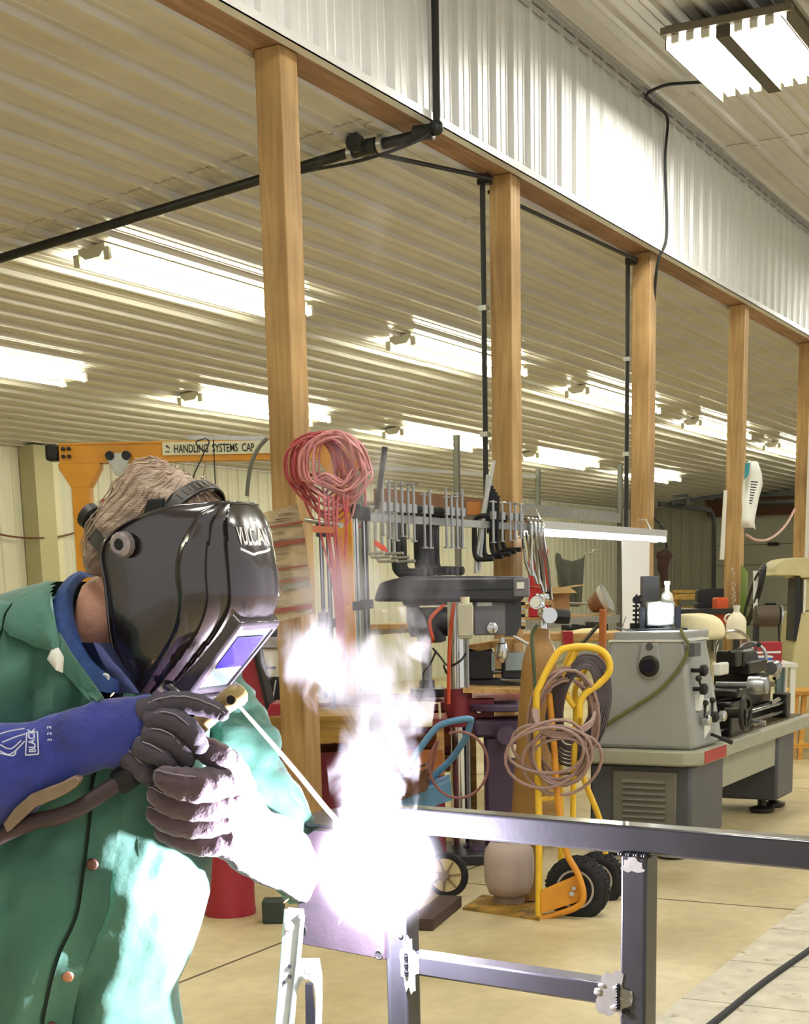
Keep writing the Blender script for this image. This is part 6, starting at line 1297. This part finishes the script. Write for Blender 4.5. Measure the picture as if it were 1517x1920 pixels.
# hair shell
mb = MB(); R = []
for (z, xb, xf, yw) in [(.146, -.06, .0, .01), (.142, -.09, .05, .045), (.118, -.122, .086, .074), (.07, -.135, .1, .085), (.02, -.138, .05, .087), (-.02, -.132, -.02, .086), (-.06, -.122, -.045, .078), (-.09, -.108, -.06, .06)]:
    R.append([p+hz*.004*noise.noise(p*60)+(p-C0).normalized()*.006*noise.noise(p*45) for p in hring(z, xb, xf, yw)])
RR2 = []
for i in range(len(R)-1):
    for j in range(5): RR2.append([R[i][k].lerp(R[i+1][k], j/5)+(R[i][k]-C0).normalized()*.0022*sin(k*5.1+j*.9) for k in range(n)])
RR2.append(R[-1]); mb.rings(RR2); mb.build('hair', m_hair, body, smooth=80, sub=1)
mb = MB(); random.seed(21)
for i in range(420):
    r0 = random.randint(1, 26); k_ = random.randint(0, n-1); st_ = [RR2[min(len(RR2)-1, r0+j)][k_] for j in (0, 2, 4, 6)]
    sh_ = hx*random.uniform(-.006, .006)+hy*random.uniform(-.004, .004); mb.tube([p+(p-C0).normalized()*random.uniform(.001, .003)+sh_ for p in st_], [.0009, .0012, .0011, .0005], 4)
mb.build('hair_strands', mat('hair_strand', 'b39c86', .55), body, smooth=60)
# ---- helmet
rows = [((.076, .156, .066), (.100, .176)), ((.023, .111, .100), (.126, .158)), ((-.027, .042, .113), (.168, .124)), ((-.040, -.011, .117), (.202, .090)), ((-.002, -.062, .115), (.225, .052)), ((.040, -.122, .111), (.223, .008)), ((.060, -.150, .106), (.212, -.050)), ((.076, -.177, .10), (.200, -.110)), ((.095, -.205, .094), (.188, -.160)), ((.111, -.226, .086), (.165, -.206))]
def row(s_):
    s_ = max(0, min(len(rows)-1.0001, s_)); i = int(s_); f = s_-i
    def cr(g):
        p = [g(rows[max(0, min(len(rows)-1, i+j))]) for j in (-1, 0, 1, 2)]
        return .5*((2*p[1])+(p[2]-p[0])*f+(2*p[0]-5*p[1]+4*p[2]-p[3])*f*f+(3*p[1]-p[0]-3*p[2]+p[3])*f**3)
    return cr(lambda r: r[0][0]), cr(lambda r: r[0][1]), cr(lambda r: r[0][2]), cr(lambda r: r[1][0]), cr(lambda r: r[1][1])
def hs(u, s_, off=0):     # u: +1 near edge .. 0 middle .. -1 far edge
    xr_, zr_, yr_, xf_, zf_ = row(s_); a_ = (1-abs(u))*pi/2; e = .72
    cx_ = sin(a_)**e if a_ > 0 else 0; cy_ = cos(a_)**e if abs(cos(a_)) > 1e-6 else 0
    x_ = xr_+(xf_-xr_)*cx_; z_ = zr_+(zf_-zr_)*cx_; y_ = math.copysign(yr_*cy_, u) if u else 0
    # styling creases that sweep from the crown down to the chin
    g = 0; cs = [-.02]+[c0+.04*sin(s_*.5)+(.011*(s_-4)**2 if s_ > 4 else 0) for c0 in (.32, .48, .63)]; q_ = abs(u)
    for i_ in range(3):     # each panel swells outward and then drops at its crease
        if cs[i_] <= q_ < cs[i_+1]+.03:
            w_ = cs[i_+1]-cs[i_]; tt_ = (q_-cs[i_])/w_; g = -.009*(tt_ if tt_ < 1 else max(0, 1-(q_-cs[i_+1])/.03))
            if q_ < cs[i_+1]: break
    if s_ > 6.5: g *= max(0, 1-(s_-6.5)/2)
    g *= min(1, s_/1.2)
    k_ = off-g
    return H(x_+k_*cx_*.8, y_+math.copysign(k_*max(.2, cy_), u if u else 1)*(1 if abs(u) > .02 else 0), z_+k_*.2)
hm = thing_h = bpy.data.objects.new('welding_helmet', None)
mb = MB(); G = []
for i in range(73):
    s_ = 9*i/72*.9999; G.append([hs(1-2*j/160, s_) for j in range(161)])
bpy.data.objects.remove(hm)
mb.rings(G, cap=False, closed=False); hm = mb.build('welding_helmet', m_shell, person, world=True, smooth=50)
md = hm.modifiers.new('solid', 'SOLIDIFY'); md.thickness = .004; md.offset = -1
hm['label'] = 'glossy black welding helmet with white lettering on its brow'
# rim bead
mb = MB(); mb.tube([hs(1-2*j/60, 0, .001) for j in range(61)], .0028, 6); mb.tube([hs(1, s_*.15, .0) for s_ in range(0, 60)], .0026, 6); mb.build('rim', m_shell, hm, smooth=60)
# lettering on the brow
def hsurf(k): return hs(-k.x, k.y, .0016)
def brow(a, b):
    u_, s_ = .235-a, 1.78-b; p = hs(u_, s_, .0016); return p, (hs(u_, s_, .01)-p).normalized()
mb = textmb('VULCAN', .54, brow, th=.0007, wide=.125, bold=.02)
m_let = mat('white_letter', 'f0f0f0', .4); mb.build('lettering', m_let, hm, smooth=0)
mb = MB()
a0, a1, a2 = (-.22, 1.90), (-.07, 2.08), (.12, 1.88)
for p, q in ((a0, a1), (a1, a2)):
    for i in range(8):
        f0, f1 = i/8, (i+1)/8; c = [hs(-(p[0]+(q[0]-p[0])*f), p[1]+(q[1]-p[1])*f+e, .0016) for f, e in ((f0, 0), (f1, 0), (f1, .07), (f0, .07))]; mb.add(c+[x-hx*.001 for x in c], [(0, 1, 2, 3), (7, 6, 5, 4), (0, 4, 5, 1), (1, 5, 6, 2), (2, 6, 7, 3), (3, 7, 4, 0)])
mb.build('lettering_underline', m_let, hm, smooth=0)
# lens box
T0, B0 = .022, -.150
def lb(x, y, z): return H(x, y, z)
mb = MB(); 
o4 = [(.236, .066, T0), (.236, -.066, T0), (.210, -.062, B0), (.210, .062, B0)]
i4 = [(.240, .056, T0-.014), (.240, -.056, T0-.014), (.217, -.052, B0+.016), (.217, .052, B0+.016)]
b4 = [(.200, .074, T0+.010), (.200, -.074, T0+.010), (.165, -.072, B0-.004), (.165, .072, B0-.004)]
n4 = [(.231, .055, T0-.015), (.231, -.055, T0-.015), (.208, -.051, B0+.017), (.208, .051, B0+.017)]
vs = [H(*p) for p in b4+o4+i4+n4]; fs = []
for a_ in (0, 4, 8): fs += [(a_+k, a_+(k+1) % 4, a_+4+(k+1) % 4, a_+4+k) for k in range(4)]
mb.add(vs, fs); fr_ = mb.build('lens_frame', mat('frame_grey', '4c464e', .2, .1, coat=.6), hm, bevel=.004, smooth=30)
mb = MB(); mb.prism([H(*p) for p in n4], hx*.0015); mb.build('cover_lens', mat('cover_glass', '8d9a9a', .05, .3, coat=1), fr_, smooth=0)
mb = MB(); mb.prism([H(.2312, .044, T0-.032), H(.2312, -.044, T0-.032), H(.2205, -.044, -.083), H(.2205, .044, -.083)], hx*.001); mb.build('filter_lens', mat('purple_filter', '3a2f9a', .06, .4, coat=1), fr_, smooth=0)
mb = MB(); mb.tube([H(.14, .072, B0-.004), H(.200, .066, B0-.006), H(.214, .03, B0-.008), H(.214, -.03, B0-.008), H(.200, -.066, B0-.006), H(.14, -.072, B0-.004)], .011, 8); mb.build('lens_sill', mat('frame_grey', '4c464e'), hm, smooth=60)
# hinge knob on the temple
c_ = H(.000, .119, .024); mb = MB(); mb.lathe([(.014, 0), (.023, .004), (.0215, .016), (.016, .020), (.010, .020), (.009, .012), (.001, .012)], c_, hy, 12); mb.build('hinge_knob', mat('knob_metal', 'a59ba0', .3, .6), hm, smooth=25)
mb = MB(); mb.lathe([(.009, .0), (.009, .021)], c_, hy, 16); mb.build('knob_core', m_blk, hm)
# headgear straps
m_strap = mat('strap_black', '24211f', .5)
mb = MB(); P = []
for i in range(25):
    a_ = pi*(.06+.88*i/24); y_ = cos(a_)*.098; z_ = .03+sin(a_)*.132; P.append((H(.024+.012*sin(a_), y_, z_), H(-.004+.012*sin(a_), y_, z_), H(-.003+.012*sin(a_), y_*1.03, z_+.003), H(.023+.012*sin(a_), y_*1.03, z_+.003)))
mb.rings(P); st = mb.build('head_strap', m_strap, hm, smooth=40)
mb = MB()
for i in range(9): q = P[6+i]; c_ = (q[2]+q[3])/2; mb.bar(c_-hx*.007, c_+hx*.007, .004, .002)
mb.build('strap_slots', mat('slot_pale', '7a6a58', .6), st)
mb = MB(); P = []
for i in range(25):
    a_ = pi*(.10+.8*i/24)+pi/2; x_ = -.012+cos(a_)*.134; y_ = sin(a_)*.098
    P.append((H(x_, y_, -.028), H(x_, y_, -.002), H(x_*1.03, y_*1.04, -.002), H(x_*1.03, y_*1.04, -.028)))
mb.rings(P); mb.build('rear_band', m_strap, hm, smooth=40)
mb = MB(); mb.lathe([(.02, 0), (.024, .004), (.024, .018), (.018, .022)], H(-.142, .02, -.015), -hx, 16); mb.build('ratchet_knob', m_strap, hm, smooth=30)
mb = MB(); mb.prism([H(-.005, .088, .05), H(-.015, .088, .105), H(.012, .088, .125), H(.03, .088, .07)], hy*.01); mb.build('side_bracket', m_blk, hm, bevel=.003)
# ---- polo shirt collar around the neck
inn = [(176, 1082, 2.86), (158, 1084, 2.80), (140, 1104, 2.74), (134, 1130, 2.70), (138, 1165, 2.67), (152, 1205, 2.65), (176, 1242, 2.64), (205, 1262, 2.65), (232, 1274, 2.67), (255, 1260, 2.76)]
outr = [(150, 1070, 2.88), (128, 1082, 2.80), (104, 1112, 2.72), (99, 1140, 2.675), (104, 1180, 2.635), (124, 1222, 2.61), (150, 1262, 2.60), (180, 1292, 2.60), (214, 1300, 2.62), (250, 1295, 2.70)]
ri = smoothpath([D(*p) for p in inn], 6); ro = smoothpath([D(*p) for p in outr], 6); rows_ = []
for a_, b_ in zip(ri, ro):
    m1 = a_.lerp(b_, .25)-W*.012+V((0, 0, .006)); m2 = a_.lerp(b_, .65)-W*.012
    rows_.append([a_, m1, m2, b_, b_+W*.012, m2+W*.016, m1+W*.016, a_+W*.012])
mb = MB(); mb.rings(rows_); sc_ = mb.build('shirt_collar', m_shirt, person, world=True, smooth=70)
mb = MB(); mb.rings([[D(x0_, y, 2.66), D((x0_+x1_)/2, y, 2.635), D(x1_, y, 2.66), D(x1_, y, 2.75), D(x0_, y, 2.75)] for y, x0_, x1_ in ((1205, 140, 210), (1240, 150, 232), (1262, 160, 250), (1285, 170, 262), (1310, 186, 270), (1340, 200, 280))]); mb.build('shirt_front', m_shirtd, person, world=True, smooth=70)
mb = MB(); mb.lathe([(.0075, 0), (.0075, .002), (.005, .003), (.004, .0018)], D(198, 1270, 2.625), -W, 16); mb.build('shirt_button', m_paper, sc_)
# ---- sleeves
def limb(name, pts, m, par, n=40, wr=.010, fz=26, k=10, sy=1.0, world=True, lvl=0):
    Q = smoothpath([V((p[0], p[1], p[2])) for p in pts], k); rad = smoothpath([V((p[3], 0, 0)) for p in pts], k)
    C = [D(q.x, q.y, q.z) for q in Q]; mb = MB(); fr = mb.frames(C); rg = []
    for c_, (x_, y_), rr in zip(C, fr, rad):
        r0 = rr.x*HW*KP; o = []
        for j in range(n):
            a_ = 2*pi*j/n; d_ = x_*cos(a_)*sy+y_*sin(a_); p = c_+d_*r0; w_ = wr*(noise.noise(p*fz)+.6*noise.noise(p*fz*2.2)); o.append(p+d_*w_)
        rg.append(o)
    mb.rings(rg); return mb.build(name, m, par, world=True if par is person else False, smooth=80)
limb('jacket_sleeve', [(380, 1220, 2.98, 66), (405, 1300, 2.98, 74), (432, 1380, 2.92, 78), (462, 1460, 2.90, 74), (508, 1545, 2.91, 82), (552, 1600, 2.93, 80), (572, 1640, 2.95, 66), (545, 1632, 2.90, 50)], m_jkt, person, wr=.026, fz=13)
limb('jacket_sleeve', [(-40, 1185, 2.78, 80), (-90, 1300, 2.72, 88), (-125, 1420, 2.64, 84), (-110, 1490, 2.60, 76), (-60, 1485, 2.57, 66)], m_jkt, person, wr=.018, fz=14)
# ---- gloves: cuff and hand, five separate fingers each
cuffR = limb('glove', [(-52, 1462, 2.56, 98), (0, 1450, 2.56, 90), (60, 1430, 2.56, 76), (120, 1398, 2.56, 62), (180, 1378, 2.57, 59), (232, 1372, 2.58, 64), (280, 1374, 2.59, 62), (318, 1380, 2.60, 44), (335, 1384, 2.61, 20)], m_glove, person, wr=.009, fz=15, sy=.72)
cuffR['label'] = 'blue gauntlet glove on the arm nearest the left edge'
def finger(name, pts, m, par, lab=None):
    Q = smoothpath([V((p[0], p[1], p[2])) for p in pts], 6); rad = smoothpath([V((p[3], 0, 0)) for p in pts], 6)
    C = [D(q.x, q.y, q.z) for q in Q]; R_ = [r_.x*HW*KP*(1+.05*sin(i*1.9)) for i, r_ in enumerate(rad)]
    e = (C[-1]-C[-2]).normalized(); C += [C[-1]+e*R_[-1]*.45, C[-1]+e*R_[-1]*.75, C[-1]+e*R_[-1]*.88]; R_ += [R_[-1]*.85, R_[-1]*.5, R_[-1]*.15]
    mb = MB(); mb.tube(C, R_, 18); o = mb.build(name, m, par, smooth=80)
    mb = MB(); sd = []
    for i in range(2, len(C)-1): f = mb.frames(C)[i]; sd.append(C[i]-W*R_[i]*.9+V((0, 0, R_[i]*.62)))
    mb.tube(sd, .0011, 5); mb.build('seam', mat('seam_thread', '9a94a0', .7), o if False else par); return o
finger('finger', [(272, 1338, 2.57, 27), (315, 1320, 2.555, 22), (360, 1319, 2.55, 20), (405, 1333, 2.55, 16), (418, 1340, 2.55, 12)], m_glrt, cuffR)
finger('finger', [(285, 1352, 2.56, 26), (325, 1350, 2.54, 23), (358, 1372, 2.53, 20), (374, 1398, 2.54, 17)], m_glrt, cuffR)
finger('finger', [(278, 1378, 2.555, 25), (318, 1385, 2.54, 22), (343, 1408, 2.54, 19), (350, 1428, 2.55, 15)], m_glrt, cuffR)
finger('finger', [(262, 1400, 2.555, 25), (300, 1415, 2.54, 21), (322, 1434, 2.545, 17)], m_glrt, cuffR)
finger('thumb', [(235, 1405, 2.57, 28), (262, 1437, 2.56, 26), (292, 1456, 2.57, 22), (315, 1462, 2.58, 18)], m_glrt, cuffR)
# tan lining of the open cuff underneath
mb = MB(); rw = []
for x_, y_, w_ in ((8, 1552, 16), (30, 1527, 26), (60, 1500, 24), (90, 1488, 24), (115, 1478, 22), (138, 1464, 18), (146, 1458, 6)):
    a_ = D(x_, y_-w_/2, 2.515); b_ = D(x_+8, y_+w_/2, 2.515); rw.append([a_-W*.01, b_-W*.012, b_+W*.02, a_+W*.02])
mb.rings(rw); mb.build('cuff_lining', mat('tan_lining', '85725c', .8, 0, var=.2, vs=20), cuffR, bevel=.003)
# stamp on the cuff
def gs(k):    # cuff front surface, (px, -py)
    px, py = k.x, -k.y; yc = 1450+(1430-1450)*px/60 if px < 60 else 1430+(1398-1430)*(px-60)/60; r_ = 90-14*px/60 if px < 60 else 76-14*(px-60)/60
    v_ = max(-.95, min(.95, (py-yc)/r_)); return D(px, py, 2.56-.72*r_*HW*KP*sqrt(1-v_*v_)-.013)
m_stamp = mat('stamp_white', 'c9cde0', .7)
mb = textmb('BLACK', 13, lambda a, b: (gs(V((67-b-a*.06, -1411+a, 0))), -W), th=.0006, wide=.80, bold=.02); mb.build('stamp_lettering', m_stamp, cuffR, smooth=0)
mb = MB(); B_ = [(48, 1416), (72, 1414), (70, 1372), (50, 1374)]
for i in range(4):
    p, q = B_[i], B_[(i+1) % 4]; mb.tube([gs(V((p[0]+(q[0]-p[0])*f/4, -(p[1]+(q[1]-p[1])*f/4), 0))) for f in range(5)], .0011, 5)
for pa in ([(0, 1408), (20, 1414), (46, 1390)], [(0, 1396), (20, 1404), (40, 1388)], [(4, 1392), (28, 1382), (48, 1376)], [(0, 1376), (20, 1370), (46, 1366)], [(0, 1412), (24, 1417), (30, 1408)]):
    mb.tube([gs(V((x_, -y_, 0))) for x_, y_ in smoothpath([V((a_, b_, 0)) for a_, b_ in pa], 4) and [(v.x, v.y) for v in smoothpath([V((a_, b_, 0)) for a_, b_ in pa], 4)]], .0011, 5)
mb.build('stamp_outline', m_stamp, cuffR, smooth=0)
mb = textmb('3  2  2', 8, lambda a, b: (gs(V((97-b-a*.06, -1390+a, 0))), -W), th=.0005, wide=1.0); mb.build('stamp_digits', m_stamp, cuffR, smooth=0)
# left glove
cuffL = limb('glove', [(600, 1650, 2.90, 58), (568, 1630, 2.86, 64), (520, 1602, 2.80, 68), (474, 1572, 2.73, 68), (434, 1534, 2.665, 68), (398, 1502, 2.63, 60), (367, 1490, 2.62, 44), (345, 1488, 2.61, 24)], m_gldk, person, wr=.010, fz=18, sy=.72)
cuffL['label'] = 'dark scorched glove on the arm reaching behind, lit white by the arc'
finger('finger', [(420, 1470, 2.58, 33), (375, 1474, 2.535, 33), (335, 1468, 2.52, 30), (308, 1458, 2.52, 22)], m_gldk, cuffL)
finger('finger', [(420, 1505, 2.58, 30), (370, 1512, 2.545, 29), (322, 1505, 2.54, 26), (294, 1490, 2.545, 20)], m_gldk, cuffL)
finger('finger', [(420, 1538, 2.59, 29), (370, 1545, 2.56, 28), (322, 1540, 2.555, 25), (292, 1526, 2.56, 20)], m_gldk, cuffL)
finger('finger', [(432, 1572, 2.60, 28), (385, 1580, 2.58, 26), (340, 1572, 2.575, 23), (306, 1560, 2.58, 18)], m_gldk, cuffL)
finger('thumb', [(448, 1482, 2.64, 34), (430, 1440, 2.60, 30), (402, 1415, 2.57, 26), (372, 1400, 2.565, 22), (356, 1396, 2.565, 17)], m_gldk, cuffL)
# ---- electrode holder, cable and rod
t = thing('electrode_holder', 'tan electrode holder with a round bore, held between gloved fingers', 'electrode holder', D(430, 1310, 2.58), ANG)
m_eh = mat('holder_tan', 'a08a5a', .5, 0, var=.25, vs=30, dirt='5c4630', ds=40, dt=.55)
mb = MB(); P = [D(350, 1380, 2.60), D(395, 1340, 2.60), D(425, 1316, 2.59), D(446, 1302, 2.585)]; mb.tube(P+[D(455, 1297, 2.585), D(460, 1294, 2.585)], [.017, .017, .019, .021, .017, .008], 20); mb.build('jaw_head', m_eh, t, world=True, smooth=60)
mb = MB(); c_ = D(433, 1312, 2.566); mb.torus(c_, .0085, .0028, -W, 18, 8); b2 = mb.build('bore_ring', m_eh, t, world=True)
mb = MB(); mb.lathe([(.0075, 0), (.0075, .003)], c_, -W, 16); mb.build('bore', m_ho, b2)
mb = MB(); mb.tube([D(350, 1380, 2.60), D(300, 1420, 2.59), D(250, 1447, 2.57)], .019, 16); mb.build('grip', m_blk, t, world=True, smooth=60)
mb = MB()
for i in range(7): f = i/6; mb.torus(D(222+24*f, 1468-16*f, 2.56), .019, .004, U*.85+V((0, 0, .5)), 16, 6)
mb.build('strain_relief', m_blk, t, world=True)
mb = MB(); mb.tube(smoothpath([D(250, 1447, 2.57), D(205, 1478, 2.545), (D(150, 1514, 2.525)), D(105, 1532, 2.52), D(50, 1545, 2.53), D(-40, 1590, 2.54), D(-190, 1700, 2.56), D(-240, 2100, 2.6)]), .0145, 14)
o = tag(mb.build('welding_cable', mat('cable_brown', '3b2b2f', .6, bump=.1), smooth=60), 'thick dark brown welding cable running from the gloves out past the left edge', 'cable')
mb = MB(); mb.tube([D(447, 1322, 2.585), D(470, 1348, 2.60), D(514, 1398, 2.62), D(560, 1452, 2.64), D(612, 1516, 2.665), D(664, 1574, 2.69), D(690, 1604, 2.70)], [.0026, .0036, .0044, .0046, .0047, .0048, .003], 10); tag(mb.build('welding_rod', mat('flux_grey', 'b9b0a4', .7), smooth=60), 'long thin welding rod slanting from the holder down to the arc', 'welding rod')
# ================================================================ ARC, SPARKS, SMOKE
ARC = D(706, 1622, 2.70)
mb = MB(); mb.sphere(ARC, .016, 16, 10); t = tag(mb.build('welding_arc', emis('arc_glow', 'f3f0ff', 900), smooth=180), 'blinding white arc burning at the corner joint of the frame', 'arc')
light('arc_light', 'POINT', ARC-W*.05, 125, (.90, .84, 1.0), .012)
m_spark = emis('spark_glow', 'ffb066', 12)
for i, (x_, y_, a_, l_) in enumerate(((560, 1690, 1.0, 8), (532, 1693, .7, 12), (623, 1708, 1.05, 14), (634, 1733, 1.0, 10), (640, 1690, 1.0, 8), (560, 1640, .3, 10), (207, 1306, .8, 10))):
    mb = MB(); d_ = 2.64 if i < 6 else 2.57; p = D(x_, y_, d_); q = D(x_+cos(a_)*l_, y_-sin(a_)*l_, d_); mb.tube([p, p.lerp(q, .5), q], [.0004, .0013, .0006], 6)
    tag(mb.build('spark', m_spark), 'glowing orange hot metal splinter thrown off near the arc' if i < 6 else 'single glowing orange splinter by the open shirt collar', 'spark', 'glowing splinters around the arc' if i < 6 else None)
def smoke_mat(name, dens, scale, lo, hi, puffs, seed=0, an=.1, detail=7, dist=1.8, stretch=(1, 1, .6), mult=False):
    m = bpy.data.materials.new(name); m.use_nodes = True; N = m.node_tree.nodes; L = m.node_tree.links; N.clear()
    o = N.new('ShaderNodeOutputMaterial'); s_ = N.new('ShaderNodeVolumePrincipled'); s_.inputs['Color'].default_value = (.95, .95, 1, 1); s_.inputs['Anisotropy'].default_value = an
    tc = N.new('ShaderNodeTexCoord'); mp = N.new('ShaderNodeMapping'); mp.inputs['Location'].default_value = (seed, seed*.7, seed*1.3); mp.inputs['Scale'].default_value = stretch
    n = N.new('ShaderNodeTexNoise'); n.inputs['Scale'].default_value = scale; n.inputs['Detail'].default_value = detail; n.inputs['Roughness'].default_value = .58; n.inputs['Distortion'].default_value = dist
    L.new(tc.outputs['Object'], mp.inputs[0]); L.new(mp.outputs[0], n.inputs['Vector'])
    tot = None
    for (px, py, d_, rx, rz, k_) in puffs:       # soft ellipsoid puffs around real points of the plume
        c_ = D(px, py, d_); a_, b_ = rx*d_*KP, rz*d_*KP
        v = N.new('ShaderNodeVectorMath'); v.operation = 'SUBTRACT'; L.new(tc.outputs['Object'], v.inputs[0]); v.inputs[1].default_value = tuple(c_)
        w_ = N.new('ShaderNodeVectorMath'); w_.operation = 'MULTIPLY'; L.new(v.outputs[0], w_.inputs[0]); w_.inputs[1].default_value = (1/a_, 1/a_, 1/b_)
        l_ = N.new('ShaderNodeVectorMath'); l_.operation = 'LENGTH'; L.new(w_.outputs[0], l_.inputs[0])
        r = N.new('ShaderNodeMapRange'); r.interpolation_type = 'SMOOTHSTEP'; r.inputs['From Min'].default_value = .15; r.inputs['From Max'].default_value = 1; r.inputs['To Min'].default_value = k_; r.inputs['To Max'].default_value = 0
        L.new(l_.outputs['Value'], r.inputs['Value'])
        if tot is None: tot = r.outputs[0]
        else:
            q = N.new('ShaderNodeMath'); q.operation = 'MAXIMUM'; L.new(tot, q.inputs[0]); L.new(r.outputs[0], q.inputs[1]); tot = q.outputs[0]
    # the noise threshold loosens where the puff is thick, so edges tear into wisps
    ad = N.new('ShaderNodeMath'); ad.operation = 'MULTIPLY_ADD'; L.new(tot, ad.inputs[0]); ad.inputs[1].default_value = hi-lo; L.new(n.outputs[0], ad.inputs[2])
    r = N.new('ShaderNodeMapRange'); r.inputs['From Min'].default_value = hi; r.inputs['From Max'].default_value = hi+(hi-lo); r.inputs['To Min'].default_value = 0; r.inputs['To Max'].default_value = dens; L.new(ad.outputs[0], r.inputs['Value'])
    mu = N.new('ShaderNodeMath'); mu.operation = 'MULTIPLY'; L.new(r.outputs[0], mu.inputs[0]); L.new(tot, mu.inputs[1])
    L.new((mu if mult else r).outputs[0], s_.inputs['Density']); L.new(s_.outputs[0], o.inputs['Volume']); return m
def plume(name, pts, m, lab, n=20):
    Q = smoothpath([V((p[0], p[1], p[2])) for p in pts], 3); rad = smoothpath([V((p[3], 0, 0)) for p in pts], 3)
    mb = MB(); rg = []
    for q, r_ in zip(Q, rad):
        c_ = D(q.x, q.y, q.z); rr = r_.x*q.z*KP; rg.append([c_+U*cos(2*pi*j/n)*rr+W*sin(2*pi*j/n)*rr for j in range(n)])
    mb.rings(rg); return tag(mb.build(name, m, smooth=180), lab, 'smoke', kind='stuff')
puffs = [(706, 1590, 2.71, 80, 110, 1.1), (700, 1500, 2.74, 92, 130, 1.1), (700, 1410, 2.77, 92, 130, 1.05), (712, 1330, 2.79, 98, 120, 1.1), (690, 1260, 2.80, 115, 110, 1.05), (600, 1225, 2.80, 100, 100, .95), (650, 1290, 2.80, 90, 80, .85)]
plume('dense_smoke', [(706, 1640, 2.71, 70), (705, 1560, 2.73, 84), (704, 1400, 2.77, 100), (690, 1320, 2.79, 130), (655, 1260, 2.80, 160), (650, 1200, 2.80, 160), (660, 1140, 2.80, 130)], smoke_mat('smoke_dense', 26, 10.5, .30, .58, puffs, seed=2.2), 'dense billowing white smoke rising straight off the arc')
puffs = [(640, 1110, 2.83, 150, 140, .9), (790, 1120, 2.85, 130, 130, .7), (690, 950, 2.88, 150, 190, .7), (690, 720, 2.95, 150, 230, .45), (720, 430, 3.0, 140, 260, .35)]
plume('thin_smoke', [(690, 1250, 2.82, 100), (700, 1180, 2.83, 220), (700, 1060, 2.85, 230), (700, 900, 2.9, 170), (700, 700, 2.95, 150), (715, 450, 3.0, 150), (720, 200, 3.05, 100)], smoke_mat('smoke_thin', 2.8, 7, .31, .62, puffs, seed=5.1), 'thin haze of smoke drifting up in front of the first post')
mb = MB(); mb.sphere(ARC, .15, 24, 16); tag(mb.build('arc_bloom_haze', smoke_mat('bloom', 5.0, 5, -.6, .3, [(706, 1622, 2.70, 146, 146, 1)], an=0, detail=2, dist=0, mult=True), smooth=180), 'round haze added for lens glare, fume around the arc', 'bloom', kind='stuff')  # haze ball added so scattered arc light imitates lens bloom
S.view_settings.view_transform = 'Standard'; S.view_settings.look = 'None'; S.view_settings.exposure = 0.3; S.view_settings.gamma = 1.0; S.view_settings.use_curve_mapping = False
S.cycles.use_denoising = True; S.cycles.max_bounces = 6; S.cycles.diffuse_bounces = 3; S.cycles.glossy_bounces = 3; S.cycles.transparent_max_bounces = 12; S.cycles.volume_bounces = 1
S.cycles.sample_clamp_indirect = 8.0; S.cycles.caustics_reflective = False; S.cycles.caustics_refractive = False
S.cycles.use_adaptive_sampling = True; S.cycles.adaptive_threshold = 0.05
S.cycles.volume_step_rate = 1.4; S.cycles.volume_max_steps = 160
